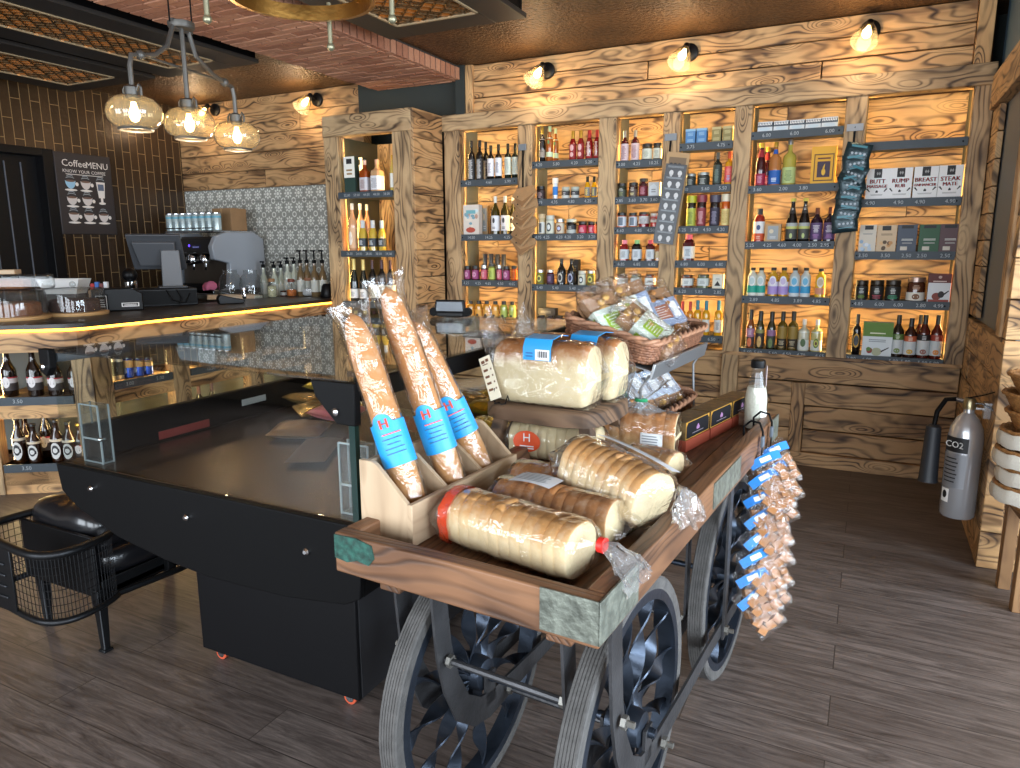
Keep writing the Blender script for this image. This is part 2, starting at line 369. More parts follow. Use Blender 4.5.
    def prism(s, pts, y0, y1, m, grain='x', M=None, rnd=None):
        """outline in (x, z) pushed from y0 to y1"""
        n = len(pts); r = random.random()*50 if rnd is None else rnd
        vs = [(x, y0, z) for x, z in pts]+[(x, y1, z) for x, z in pts]
        ix = {'x': (0, 1, 2), 'y': (1, 0, 2), 'z': (2, 0, 1)}[grain]
        gc = [(p[ix[0]]+r, p[ix[1]]+p[ix[2]]+r*.3, r) for p in vs]
        fs = [tuple(range(n)), tuple(range(2*n-1, n-1, -1))]+[(i, n+i, n+(i+1) % n, (i+1) % n) for i in range(n)]
        return s.add(vs, fs, m, gc, M)
    def mesh(s, name, ang=38):
        me = bpy.data.meshes.new(name)
        me.from_pydata([tuple(p) for p in s.v], [], s.f)
        for mt in s.mats: me.materials.append(mt)
        me.polygons.foreach_set('material_index', s.m)
        a = me.attributes.new('gc', 'FLOAT_VECTOR', 'POINT')
        a.data.foreach_set('vector', [c for g in s.g for c in g])
        me.polygons.foreach_set('use_smooth', [True]*len(me.polygons))
        me.update(); me.validate()
        me.set_sharp_from_angle(angle=R(ang))
        return me
    def build(s, name, parent=None, bevel=0., ang=38, M=None):
        o = bpy.data.objects.new(name, s.mesh(name, ang)); COL.objects.link(o)
        if parent is not None: o.parent = parent
        if M is not None: o.matrix_basis = M
        if bevel:
            b = o.modifiers.new('bevel', 'BEVEL'); b.width = bevel; b.segments = 2; b.limit_method = 'ANGLE'; b.harden_normals = False
        return o
_TX = {}
def text_geo(t):
    if t not in _TX:
        cu = bpy.data.curves.new('lettering', 'FONT'); cu.body = t; cu.align_x = 'CENTER'; cu.align_y = 'CENTER'; cu.resolution_u = 2; cu.fill_mode = 'BOTH'
        ob = bpy.data.objects.new('lettering', cu); COL.objects.link(ob)
        me = bpy.data.meshes.new_from_object(ob)
        _TX[t] = ([tuple(v.co) for v in me.vertices], [tuple(p.vertices) for p in me.polygons])
        bpy.data.objects.remove(ob); bpy.data.meshes.remove(me); bpy.data.curves.remove(cu)
    return _TX[t]
def tag(o, label, cat, group=None):
    o['label'] = label; o['category'] = cat
    if group: o['group'] = group
    return o
def thing(name, label, cat, loc=(0, 0, 0), rz=0., group=None, M=None):
    o = bpy.data.objects.new(name, None); COL.objects.link(o); o.empty_display_size = .05
    if M is not None: o.matrix_world = M
    else: o.location = loc; o.rotation_euler = (0, 0, rz)
    return tag(o, label, cat, group)
def struct(o): o['kind'] = 'structure'; return o
def T(*p): return Matrix.Translation(p)
def RX(a): return Matrix.Rotation(a, 4, 'X')
def RY(a): return Matrix.Rotation(a, 4, 'Y')
def RZ(a): return Matrix.Rotation(a, 4, 'Z')
def frame(o, z, front):
    """matrix with local z along z and local -y towards front"""
    z = Vector(z).normalized(); y = -(Vector(front)-z*Vector(front).dot(z)).normalized(); x = y.cross(z)
    return Matrix(((x.x, y.x, z.x, o[0]), (x.y, y.y, z.y, o[1]), (x.z, y.z, z.z, o[2]), (0, 0, 0, 1)))
ORD = ['first', 'second', 'third', 'fourth', 'fifth', 'sixth', 'seventh', 'eighth', 'ninth', 'tenth', 'eleventh', 'twelfth', 'thirteenth', 'fourteenth']
def planks_x(mb, x0, x1, y0, y1, z0, z1, n, m, gap=.006, jit=.004, joints=()):
    """n horizontal boards filling a rectangle facing -y"""
    h = (z1-z0)/n
    for i in range(n):
        cuts = [x0]+[j for (k, j) in joints if k == i]+[x1]
        for a, b in zip(cuts, cuts[1:]):
            mb.box(a+gap/2, b-gap/2, y0+random.uniform(0, jit), y1, z0+i*h+gap/2, z0+(i+1)*h-gap/2, m)
LED_P, BAR_P, SCONCE_P, PEND_P, DAY_F, DAY_S, EXPO = 5.5, 3.5, 5., 4., 60., 115., .2

# ================================================================== THE ROOM
CE, XL, YB, XR, YF, XW = 3.087, -6.81, 5.5, .602, -2.4, 3.6
mb = MB(); mb.box(XL-.2, XW+.2, YF-.2, 6.1, -.1, 0, FLOOR); struct(mb.build('floor'))
mb = MB(); mb.box(XL-.2, XW+.2, YF-.2, 6.1, CE, CE+.1, CEIL); struct(mb.build('ceiling'))
# tiled wall at the left, with the doorway
mb = MB(); mb.box(XL-.2, XL, 4.22, 6.1, 0, CE, TILE); mb.box(XL-.2, XL, YF, 3.3, 0, CE, TILE); mb.box(XL-.2, XL, 3.3, 4.22, 2.49, CE, TILE)
struct(mb.build('wall_left'))
mb = MB()
mb.box(XL-.16, XL-.10, 3.38, 4.12, 0, 2.42, SATIN)
for k in range(5): mb.box(XL-.102, XL-.085, 3.42+k*.14, 3.425+k*.14, .1, 2.36, pm((96, 100, 108), .4))
d = struct(mb.build('door_1'))
mb = MB()
for (a, b, c, e) in ((3.3, 3.38, 0, 2.49), (4.12, 4.22, 0, 2.49), (3.38, 4.12, 2.42, 2.49)): mb.box(XL-.17, XL+.02, a, b, c, e, SATIN)
mb.build('door_frame', d, .004)
mb = MB(); mb.tube([(XL-.08, 3.46, .95), (XL-.05, 3.46, .95), (XL-.05, 3.46, 1.15), (XL-.08, 3.46, 1.15)], .01, STEEL); mb.build('door_handle', d)
# wall behind the bar: scorched boards above, motif tile below
mb = MB()
planks_x(mb, XL, -4.33, 5.62, 5.74, 2.205, CE, 5, WOODB, joints=((0, -5.6), (2, -6.0), (3, -5.1), (1, -4.7)))
struct(mb.build('wall_back_bar', bevel=.004))
mb = MB(); mb.box(XL, -4.2, 5.63, 5.74, 0, 2.205, MOTIF); struct(mb.build('trim_1'))
mb = MB(); mb.box(-4.32, -3.155, 5.55, 5.75, 2.71, CE, DARKWALL); mb.box(-3.24, -3.155, 5.47, 5.56, 2.70, CE, DARKWALL); struct(mb.build('wall_back_dark'))
# the plain outer walls that everything is fixed to
mb = MB(); mb.box(XL-.2, XW+.2, 5.95, 6.1, 0, CE, DARKWALL); mb.box(XW, XW+.2, 4.06, 6.1, 0, CE, DARKWALL); mb.box(XL-.2, XL-.165, 3.2, 4.3, 0, 2.6, BLACK); struct(mb.build('wall_outer'))
mb = MB(); mb.box(-3.4, XR, 5.825, 5.85, 0, CE, pm((90, 60, 34), .8)); mb.box(-3.4, XR, 5.61, 5.83, 2.62, 2.66, OLIVE); struct(mb.build('wall_back_lining'))
# wall above the shelving: three wide boards, a corner batten at each end
mb = MB()
planks_x(mb, -3.13, .47, 5.505, 5.6, 2.69, CE, 3, WOOD, joints=((1, -1.6), (0, -.4)), gap=.008, jit=.008)
mb.box(-3.155, -3.085, 5.485, 5.6, 2.69, CE, WOOD, 'z'); mb.box(.47, .56, 5.485, 5.6, 2.69, CE, WOOD, 'z')
struct(mb.build('wall_back_upper', bevel=.004))
# wall below the shelving: boards, battens and a skirting board
mb = MB()
planks_x(mb, -3.4, .602, 5.525, 5.7, .10, .80, 4, WOODB, joints=((0, -.35), (1, -.35), (2, .2), (3, -.9), (2, -1.9)), gap=.008, jit=.008)
mb.box(-.44, -.35, 5.51, 5.6, .10, .62, WOODB, 'z')
struct(mb.build('wall_back', bevel=.004))
mb = MB(); mb.box(-3.4, .602, 5.505, 5.6, 0, .10, WOODB); struct(mb.build('baseboard_back', bevel=.003))
# right-hand return: boards up to chest height, a dark recess above, the beam running round the corner
mb = MB()
n = 6
for i in range(n):
    h = 1.14/n
    cuts = [4.061, 4.6+.3*(i % 2), 5.1+.15*(i % 3), 5.6]
    for a, b in zip(cuts, cuts[1:]): mb.box(XR+random.uniform(0, .006), XR+.12, a+.003, b-.003, i*h+.003, (i+1)*h-.003, WOODB, 'y')
mb.box(XR-.012, XR+.1, 4.16, 4.28, 1.16, 2.42, WOODB, 'z')
n = 8
for i in range(n):
    h = 1.26/n
    mb.box(XR+random.uniform(0, .006), XR+.035, 5.2, 5.5, 1.16+i*h+.003, 1.16+(i+1)*h-.003, WOODB, 'y')
mb.box(XR-.02, XR+.14, 4.061, 5.5, 2.42, 2.62, WOODB, 'y')
struct(mb.build('wall_right_return', bevel=.004))
mb = MB(); mb.box(XR+.045, XR+.2, 4.07, 5.6, 1.1, 2.5, pm((104, 106, 106), .6)); mb.box(XR+.03, XR+.2, 4.07, 5.6, 2.6, CE, pm((84, 104, 116), .6)); struct(mb.build('trim_2'))
# the boarded wall that faces the shop front at the right
mb = MB()
joints = ((1, XR+.09), (2, XR+.35), (3, XR+.2), (4, XR+.12), (5, XR+.4), (0, XR+1.5), (6, XR+.2), (7, XR+.6), (8, XR+.15))
planks_x(mb, XR, XW, 4.061, 4.2, 0, CE, 16, WOOD, joints=joints, gap=.005, jit=.008)
struct(mb.build('wall_right_front', bevel=.003))
# shop front and the side behind the camera: glazed openings that let the daylight in
def glazed_wall(name, wname, a, b, axis, at, openings, zlo, zhi):
    mb = MB(); wall = pm((150, 140, 126), .8)
    def bx(u0, u1, z0, z1, m, d0=0., d1=.14):
        if axis == 'x': mb.box(u0, u1, at-d1, at-d0, z0, z1, m)
        else: mb.box(at+d0, at+d1, u0, u1, z0, z1, m)
    bx(a, b, 0, zlo, wall); bx(a, b, zhi, CE, wall)
    cur = a
    for (u0, u1) in openings: bx(cur, u0, zlo, zhi, wall); cur = u1
    bx(cur, b, zlo, zhi, wall)
    struct(mb.build(name))
    mb = MB()
    for (u0, u1) in openings:
        for (p, q, r_, s_) in ((u0, u1, zlo, zlo+.06), (u0, u1, zhi-.06, zhi), (u0, u0+.06, zlo, zhi), (u1-.06, u1, zlo, zhi), ((u0+u1)/2-.025, (u0+u1)/2+.025, zlo, zhi)): bx(p, q, r_, s_, SATIN, .02, .1)
    struct(mb.build(wname))
glazed_wall('wall_front', 'window_1', XL, XW, 'x', YF, [(-5.6, -3.2), (-2.6, -.2), (.4, 3.0)], .25, 2.7)
glazed_wall('wall_right', 'window_2', YF, 4.06, 'y', XW, [(-1.6, .9), (1.3, 3.5)], .25, 2.7)
# brick soffit beam over the bar edge
mb = MB()
y = .6; k = 0
while y < 5.5:
    x = -4.07-(.11 if k % 2 else 0.)
    while x < -3.235:
        a, b = max(x, -4.07), min(x+.225, -3.235)
        if b-a > .02: mb.box(a+.007, b-.007, y+.007, min(y+.068, 5.5), 2.968+random.uniform(0, .006), 3.0, BRICK)
        x += .225
    y += .075; k += 1
y = .6
while y < 5.48:
    mb.box(-3.24, -3.197+random.uniform(-.004, .0), y+.007, y+.068, 2.975, CE-.02, BRICK); y += .075
mb.box(-4.06, -3.215, .58, 5.5, 2.985, CE, MORTAR)
struct(mb.build('trim_3'))

# ================================================================== WALL SHELVING
STILES = [(-3.37, -3.214), (-2.666, -2.535), (-1.965, -1.822), (-1.46, -1.334), (-.948, -.827), (-.23, -.099), (.493, .602)]
BAYS = [(STILES[i][1], STILES[i+1][0]) for i in range(6)]
SH = [[2.16, 1.704, 1.313, .985], [2.277, 1.98, 1.701, 1.288, .985], [2.244, 1.974, 1.746, 1.488, 1.286], [2.342, 2.04, 1.745, 1.491, 1.286, .93], [2.388, 2.02, 1.63, 1.239, .851], [2.271, 1.905, 1.559, 1.231, .847]]
PR = [[['4.25', '4.60', '5.99'], ['14.50', '14.25', '4.25'], ['4.25', '4.25', '4.65', '4.50', '4.65'], ['4.65', '4.65']],
      [['4.20', '5.80', '4.20', '5.20'], ['4.75', '4.35', '4.80', '4.25'], ['4.95', '4.25', '4.20', '4.20', '3.20', '3.20'], ['5.40', '5.40', '5.40', '4.20'], ['4.20', '4.20']],
      [['3.00', '4.25', '10.25'], ['2.85', '3.60', '3.70', '3.60'], ['6.60', '4.85', '4.50'], ['6.85', '6.85', '6.85'], ['4.80', '4.80']],
      [['3.75', '4.75'], ['5.80', '5.60', '5.50'], ['5.25', '5.00', '4.50', '4.20'], ['6.80', '6.00', '6.80'], ['6.20', '5.85', '2.85'], ['6.50', '6.50']],
      [['6.00', '6.00', '6.00'], ['3.60', '2.00', '3.80', ''], ['5.25', '4.25', '4.60', '4.00', '2.50', '2.95'], ['2.89', '4.85', '3.89', '4.85'], ['5.60', '5.60', '5.60', '4.50', '4.70', '4.65']],
      [[], ['4.90', '4.90', '4.90', '4.90'], ['3.50', '3.50', '2.50', '2.50', '2.50'], ['4.85', '6.00', '6.00', '2.80', '4.99'], ['3.80', '6.00', '', '5.99', '5.99', '5.99', '5.99']]]
unit = thing('shelving_unit', 'built-in scorched timber shelving with six lit bays along the back wall', 'shelving', (0, 0, 0))
mb = MB(); mb.box(-3.385, XR, 5.47, 5.6, 2.572, 2.704, WOODG); mb.build('header_beam', unit, .006)
mb = MB(); mb.box(-3.385, XR, 5.475, 5.8, .80, .825, WOODB); mb.build('bottom_board', unit, .004)
for (a, b) in STILES:
    mb = MB(); mb.box(a, b, 5.48, 5.6, .10 if a > -1 and a < -.9 else .80, 2.575, WOODG, 'z'); mb.build('stile', unit, .005)
led = pm((255, 214, 120), .4)
for i, (a, b) in enumerate(BAYS):
    mb = MB(); n = 9
    planks_x(mb, a-.05, b+.05, 5.795, 5.82, .80, 2.60, n, WOODW, joints=((i % n, (a+b)/2), ((i+4) % n, a+.2)), gap=.006, jit=.004)
    mb.build('back_panel', unit)
    for x0, x1 in ((a-.02, a), (b, b+.02)):
        mb = MB(); mb.box(x0, x1, 5.59, 5.80, .82, 2.60, OLIVE); mb.build('side_panel', unit)
    for j, z in enumerate(SH[i]):
        mb = MB(); mb.box(a-.004, b+.004, 5.50, 5.795, z-.03, z, pm((74, 76, 74), .6)); s = mb.build('shelf', unit)
        mb = MB(); mb.box(a-.012, b-.004, 5.484, 5.499, z-.05, z+.004, SLATE)
        for q in (a+.012, b-.03): mb.disc(q, z-.023, .006, .006, 5.4835, BLACK, 8)
        pr = PR[i][j]
        for k, t in enumerate(pr):
            if t: mb.front_text(t, a+(k+.5)*(b-a)/len(pr)+random.uniform(-.015, .015), z-.024, .034, CHALK, 5.4832)
        mb.build('price_rail', s)

# ------------------------------------------------------------------ goods
CACHE = {}
def emit_parts(root, key, maker):
    """build the part meshes of a kind once, then give every further copy its own objects on the same meshes"""
    if key not in CACHE:
        parts = []; maker(parts); CACHE[key] = [(n, p, b.mesh(n)) for n, p, b in parts]
    made = {}
    for n, p, me in CACHE[key]:
        o = bpy.data.objects.new(n, me); COL.objects.link(o)
        o.parent = made[p] if p else root; made[n] = o
PROF = {  # (radius share, height share)
    'wine': [(.9, 0), (1, .012), (1, .56), (.93, .64), (.55, .74), (.36, .80), (.33, .86), (.33, .97), (.36, .98), (.36, 1)],
    'oil': [(.92, 0), (1, .012), (1, .62), (.9, .68), (.45, .74), (.38, .78), (.38, .98), (.38, 1)],
    'sauce': [(.92, 0), (1, .015), (1, .55), (.85, .64), (.52, .75), (.44, .82), (.44, .98), (.46, 1)],
    'beer': [(.92, 0), (1, .015), (1, .54), (.92, .60), (.5, .74), (.4, .82), (.38, .95), (.42, .96), (.42, 1)],
    'champ': [(.9, 0), (1, .02), (1, .45), (.85, .56), (.5, .70), (.37, .80), (.36, .94), (.42, .95), (.42, 1)],
    'spirit': [(.95, 0), (1, .02), (1, .58), (.92, .66), (.42, .73), (.32, .77), (.32, .97), (.34, 1)],
    'round': [(.9, 0), (1, .02), (1, .68), (.9, .76), (.55, .83), (.46, .86), (.46, .98), (.46, 1)],
    'jar': [(.92, 0), (1, .03), (1, .72), (.95, .78), (.86, .81), (.86, .98), (.84, 1)],
    'tube': [(.98, 0), (1, .01), (1, .93), (.97, .95), (.97, 1)],
    'can': [(.85, 0), (1, .04), (1, .88), (.85, .95), (.87, .97), (.87, 1)],
    'milk': [(.92, 0), (1, .02), (1, .45), (.92, .55), (.6, .78), (.52, .84), (.5, .94), (.55, .95), (.55, 1)]}
def radius_at(prof, t):
    for (r0, z0), (r1, z1) in zip(prof, prof[1:]):
        if z0 <= t <= z1: return r0+(r1-r0)*(t-z0)/max(z1-z0, 1e-6)
    return prof[-1][0]
def make_vessel(shape, r, h, glassm, capm, cap, bands, art, sq):
    def maker(parts):
        P = PROF[shape]; SEG = 16 if h*r > .002 else 12
        b = MB(); b.lathe([(x*r, z*h) for x, z in P], glassm, SEG, sq=sq); parts.append(('body', None, b))
        if cap:
            z0 = (1-cap)*h; b = MB(); rc = radius_at(P, 1-cap/2)*r*1.1+.001
            b.lathe([(rc, z0), (rc, h*1.002), (rc*.92, h*1.012)], capm, SEG); parts.append(('lid' if shape in ('jar', 'tube', 'can') else 'cap', None, b))
        if bands:
            b = MB(); bneck = MB()
            b0 = b
            for (z0, z1, col) in bands:
                b = b0 if z0 < .6 else bneck
                mm = col if not isinstance(col, tuple) else pm(col, .55)
                if sq: q0 = r*1.02; b.lathe([(q0, z0*h), (q0, z1*h)], mm, SEG, caps=False, sq=sq)
                else: b.lathe([(radius_at(P, z0)*r*1.012+.0004, z0*h), (radius_at(P, z1)*r*1.012+.0004, z1*h)], mm, SEG, caps=False)
            b = b0
            for a in art:
                kind, z0, z1, col, wd = a; b = b0 if z0 < .6 else bneck; mm = pm(col, .6); rr = (radius_at(P, (z0+z1)/2)*r)*1.012+.0011
                if sq: rr = r*1.02+.001
                if sq:
                    if kind == 'oval': b.disc(0, (z0+z1)/2*h, wd*r, (z1-z0)/2*h, -rr, mm)
                    elif kind == 'lines':
                        nl = max(2, int((z1-z0)*h/.008))
                        for k in range(nl): b.rect(-wd*r*random.uniform(.6, 1), wd*r*random.uniform(.6, 1), h*(z0+(z1-z0)*k/nl), h*(z0+(z1-z0)*(k+.45)/nl), -rr, mm)
                    else: b.rect(-wd*r, wd*r, z0*h, z1*h, -rr, mm)
                elif kind == 'oval': b.patch(rr, -PI/2, wd, z0*h, z1*h, mm, oval=True)
                elif kind == 'lines':
                    nl = max(2, int((z1-z0)*h/.008))
                    for k in range(nl): b.patch(rr, -PI/2, wd*random.uniform(.5, 1), h*(z0+(z1-z0)*k/nl), h*(z0+(z1-z0)*(k+.5)/nl), mm, 4)
                else: b.patch(rr, -PI/2, wd, z0*h, z1*h, mm, 6)
            parts.append(('label', None, b0))
            if bneck.v: parts.append(('neck_label', None, bneck))
    return maker
# specs: shape, glass, cap material, cap share, label bands, art
def dg(c, rough=.12): return pm(c, rough, 0, .6)
dkgreen, dkbrown, nearblk = dg((26, 32, 18)), dg((44, 22, 10)), dg((16, 14, 13))
amber, gold, oilgold = dg((150, 72, 18)), dg((210, 150, 30)), dg((196, 150, 44))
redg, deepred, clearg, palegreen = dg((130, 18, 18)), dg((74, 12, 18)), dg((200, 204, 196)), dg((206, 214, 170))
capblk, capsil, capgold, capwhite, capred = pm((22, 22, 22), .4), pm((170, 172, 174), .3, .9), pm((206, 168, 70), .3, .8), pm((232, 232, 228), .4), pm((170, 40, 36), .4)
def S(shape, g, cm, cap, bands=(), art=(), sq=0): return (shape, g, cm, cap, tuple(bands), tuple(art), sq)
W_, CRM, GRY, TXT = (228, 228, 232), (232, 222, 200), (150, 156, 160), (70, 70, 76)
SPEC = {
 'oil_marble': S('oil', nearblk, capblk, .15, [(.03, .55, (40, 38, 38))], [('lines', .05, .53, (216, 214, 212), .7)]),
 'oil_white': S('oil', nearblk, capblk, .16, [(.1, .62, W_)], [('lines', .2, .5, (90, 90, 120), .5)]),
 'oil_pale': S('oil', dkgreen, capblk, .14, [(.12, .62, (214, 220, 206))], [('lines', .16, .58, (150, 158, 150), .6)]),
 'swing': S('wine', dg((58, 50, 12)), capwhite, .16, [(.1, .5, W_)], [('lines', .15, .22, TXT, .5), ('oval', .30, .44, (60, 60, 66), .3)]),
 'jar_purple': S('jar', deepred, capblk, .2, [(.08, .7, (150, 60, 110))], [('oval', .2, .6, (206, 150, 180), .6)]),
 'jar_pink': S('jar', deepred, capsil, .2, [(.08, .7, (196, 84, 104))], [('lines', .2, .6, (236, 190, 196), .6)]),
 'jar_lime': S('jar', dg((120, 128, 50)), capblk, .16, [(.08, .74, (186, 200, 92))], [('lines', .2, .6, (106, 130, 60), .6)]),
 'jar_orange': S('jar', dg((190, 74, 14)), capblk, .2, [(.1, .7, (226, 112, 30))], [('lines', .2, .6, (150, 60, 30), .6)]),
 'grinder': S('tube', dg((96, 110, 130)), pm((44, 46, 52), .3), .45, [(.05, .5, (120, 136, 156))], []),
 'syr_orange': S('round', dg((206, 140, 40)), capblk, .32, [(.06, .5, (232, 170, 74))], [('oval', .08, .24, (60, 50, 40), .4)]),
 'syr_green': S('round', dg((170, 176, 80)), capblk, .32, [(.06, .5, (176, 190, 92))], [('oval', .08, .24, (40, 60, 40), .4)]),
 'dark_gold': S('oil', nearblk, capgold, .2, [(.14, .66, (148, 138, 128))], [('lines', .3, .6, (90, 80, 74), .6)]),
 'amber_green': S('oil', dg((160, 84, 30)), pm((190, 210, 160), .4), .14, [(.14, .68, (204, 222, 186))], [('oval', .5, .62, (90, 130, 80), .35)]),
 'redsauce': S('sauce', redg, capgold, .25, [(.06, .56, (140, 24, 26))], [('oval', .32, .54, (222, 176, 176), .55), ('oval', .12, .28, (222, 176, 176), .5)]),
 'redsauce2': S('sauce', redg, capred, .25, [(.06, .66, (158, 30, 30))], [('lines', .12, .62, (240, 214, 210), .5)]),
 'jar_choc': S('jar', dkbrown, capblk, .22, [(.1, .7, (50, 30, 28))], [('lines', .15, .6, (190, 160, 160), .6)]),
 'spray_blue': S('tube', pm((196, 204, 214), .3, .5), capwhite, .24, [(.2, .6, (40, 120, 200))], [('lines', .05, .18, GRY, .6)]),
 'jar_band': S('jar', dg((150, 158, 150)), pm((170, 180, 172), .4), .22, [(.06, .3, (196, 200, 196)), (.3, .66, (46, 48, 50))], [('lines', .36, .6, (180, 180, 180), .5)]),
 'mustard': S('sauce', dg((220, 160, 20)), capblk, .3, [(.1, .5, (120, 124, 124))], [('lines', .15, .45, (230, 200, 90), .5)]),
 'tall_tan': S('tube', dg((190, 170, 130)), pm((206, 180, 140), .6), .2, [(.05, .6, (204, 206, 200))], [('patch', .1, .55, (90, 92, 96), .35)]),
 'jar_badge': S('jar', dg((186, 190, 170)), pm((196, 198, 190), .4), .2, [(.06, .72, (214, 214, 196))], [('oval', .14, .62, (60, 66, 70), .6), ('oval', .24, .52, (214, 220, 220), .4)]),
 'jar_badge2': S('jar', dg((196, 150, 100)), capsil, .2, [(.06, .72, (214, 200, 176))], [('oval', .16, .6, (110, 60, 50), .6), ('oval', .26, .5, (190, 200, 230), .4)]),
 'jar_black': S('jar', nearblk, pm((180, 190, 184), .4), .2, [(.06, .3, (180, 186, 180)), (.3, .6, (40, 42, 44))], [('lines', .36, .54, (170, 170, 170), .5)]),
 'jar_red': S('jar', deepred, capblk, .2, [(.08, .7, (190, 52, 76))], [('lines', .2, .56, (240, 190, 200), .6)]),
 'jar_ylw': S('jar', dg((150, 140, 30)), capsil, .16, [(.08, .74, (110, 108, 44))], [('oval', .2, .64, (226, 220, 110), .6), ('oval', .3, .54, (90, 90, 50), .4)]),
 'jar_violet': S('jar', deepred, capsil, .16, [(.08, .74, (64, 40, 66))], [('lines', .24, .6, (150, 110, 160), .6)]),
 'ale': S('beer', nearblk, capblk, .1, [(.08, .46, (30, 28, 28))], [('oval', .1, .46, (190, 190, 184), .6), ('oval', .17, .39, (50, 50, 54), .42)]),
 'ale2': S('beer', nearblk, capblk, .1, [(.08, .46, (30, 28, 30))], [('oval', .1, .46, (170, 176, 200), .6), ('oval', .17, .39, (40, 44, 80), .42)]),
 'cordial': S('oil', deepred, capsil, .2, [(.04, .58, (206, 186, 190))], [('lines', .1, .52, (130, 80, 90), .6)]),
 'jar_white': S('jar', dg((70, 66, 52)), capblk, .16, [(.1, .7, (206, 210, 196))], [('lines', .2, .6, (150, 156, 140), .5)]),
 'jar_dkgreen': S('jar', dg((40, 44, 30)), capblk, .18, [(.08, .76, (58, 64, 48))], [('lines', .16, .4, (150, 156, 110), .6), ('lines', .45, .7, (180, 180, 170), .5)]),
 'jar_brown': S('jar', dg((60, 40, 30)), capblk, .18, [(.08, .76, (86, 70, 62))], [('lines', .16, .35, (220, 210, 150), .6), ('lines', .45, .7, (200, 190, 180), .5)]),
 'tall_red': S('jar', dg((60, 14, 20)), capblk, .16, [(.08, .6, (110, 30, 44))], [('lines', .16, .54, (200, 140, 150), .6)]),
 'jar_wh_or': S('jar', dg((190, 90, 40)), capblk, .2, [(.1, .74, (206, 210, 216))], [('patch', .15, .68, (110, 122, 136), .5)]),
 'jar_wh_red': S('jar', dg((140, 20, 30)), capblk, .16, [(.25, .74, (220, 220, 220))], [('lines', .3, .66, (130, 130, 136), .6)]),
 'pot_red': S('jar', dg((190, 40, 40)), capwhite, .16, [(.36, .78, (226, 220, 214))], [('lines', .42, .7, (150, 140, 136), .6)]),
 'ribbon_red': S('round', redg, pm((226, 130, 150), .5), .34, [(.1, .56, (206, 212, 216))], [('lines', .2, .48, (120, 130, 136), .5)], 6),
 'ribbon_green': S('round', nearblk, pm((130, 190, 130), .5), .34, [(.1, .56, (206, 212, 216))], [('lines', .2, .48, (120, 130, 136), .5)], 6),
 'ribbon_plum': S('round', deepred, pm((220, 90, 110), .5), .34, [(.1, .56, (206, 212, 216))], [('lines', .2, .48, (120, 130, 136), .5)], 6),
 'amber_sq': S('round', dg((170, 100, 30)), capblk, .25, [(.15, .5, (220, 200, 160))], [], 6),
 'chut_dk': S('jar', dg((34, 38, 32)), pm((150, 154, 150), .35, .5), .2, [(.06, .72, (44, 50, 44))], [('lines', .14, .6, (170, 176, 170), .6)]),
 'tall_dk': S('oil', dg((28, 36, 30)), pm((80, 84, 84), .4), .2, [(.06, .62, (52, 66, 60))], [('lines', .12, .5, (120, 140, 130), .5)]),
 'pop_pink': S('oil', gold, pm((222, 90, 50), .45), .2, [(.08, .56, (222, 92, 92))], [('lines', .14, .3, (150, 180, 220), .6), ('lines', .32, .5, (240, 150, 140), .6)]),
 'dress_yl': S('tube', dg((36, 30, 16)), pm((190, 190, 40), .4), .22, [(.03, .6, (178, 188, 76))], [('lines', .1, .5, (90, 110, 40), .6)]),
 'dress_rd': S('tube', dg((44, 18, 18)), pm((140, 50, 60), .4), .22, [(.03, .6, (140, 56, 64))], [('lines', .1, .5, (220, 170, 176), .6)]),
 'dress_nv': S('tube', dg((30, 22, 20)), pm((72, 66, 84), .4), .22, [(.03, .6, (52, 48, 66))], [('lines', .1, .5, (150, 146, 170), .6)]),
 'dress_or': S('tube', dg((200, 90, 20)), pm((226, 216, 190), .4), .22, [(.03, .55, (226, 210, 140))], [('lines', .1, .5, (190, 150, 80), .6)]),
 'jam_pot': S('jar', dg((110, 60, 36)), capblk, .14, [(.2, .74, (216, 220, 216))], [('lines', .34, .6, (130, 136, 136), .5)], 6),
 'jam_pot2': S('jar', dg((96, 104, 70)), capblk, .14, [(.2, .74, (206, 214, 210))], [('lines', .34, .6, (130, 136, 136), .5)], 6),
 'liqueur': S('oil', dg((220, 160, 30)), pm((60, 130, 150), .5), .36, [(.1, .46, (222, 220, 210))], [('lines', .18, .4, (110, 110, 120), .5)]),
 'liqueur_rd': S('oil', dg((206, 130, 30)), pm((196, 60, 50), .5), .36, [(.1, .46, (222, 210, 200))], [('lines', .18, .4, (140, 80, 70), .5)]),
 'soda_red': S('sauce', dg((60, 12, 16)), pm((220, 170, 50), .4), .1, [(.03, .3, (150, 30, 60)), (.68, .86, (150, 30, 40))], [('lines', .08, .26, (220, 150, 180), .5)]),
 'soda_blue': S('spirit', dg((170, 110, 60)), capgold, .1, [(.04, .36, (30, 90, 170)), (.74, .84, (40, 90, 180))], [('lines', .1, .2, (210, 225, 240), .6)]),
 'elder': S('spirit', dg((170, 160, 70)), capsil, .1, [(.05, .4, (178, 196, 130))], [('lines', .1, .34, (110, 130, 80), .6)]),
 'dress_rw': S('round', dg((150, 40, 26)), pm((60, 60, 62), .4), .26, [(.05, .26, (206, 84, 50)), (.26, .62, (226, 226, 224))], [('oval', .36, .52, (60, 80, 120), .35), ('lines', .1, .2, (240, 190, 170), .5)]),
 'cider': S('champ', nearblk, pm((206, 196, 90), .4), .06, [(.06, .3, (72, 74, 70)), (.3, .36, (190, 196, 110)), (.36, .44, (170, 176, 176)), (.66, .8, (40, 40, 40))], [('oval', .08, .2, (180, 196, 130), .25), ('lines', .66, .8, (206, 206, 206), .5)]),
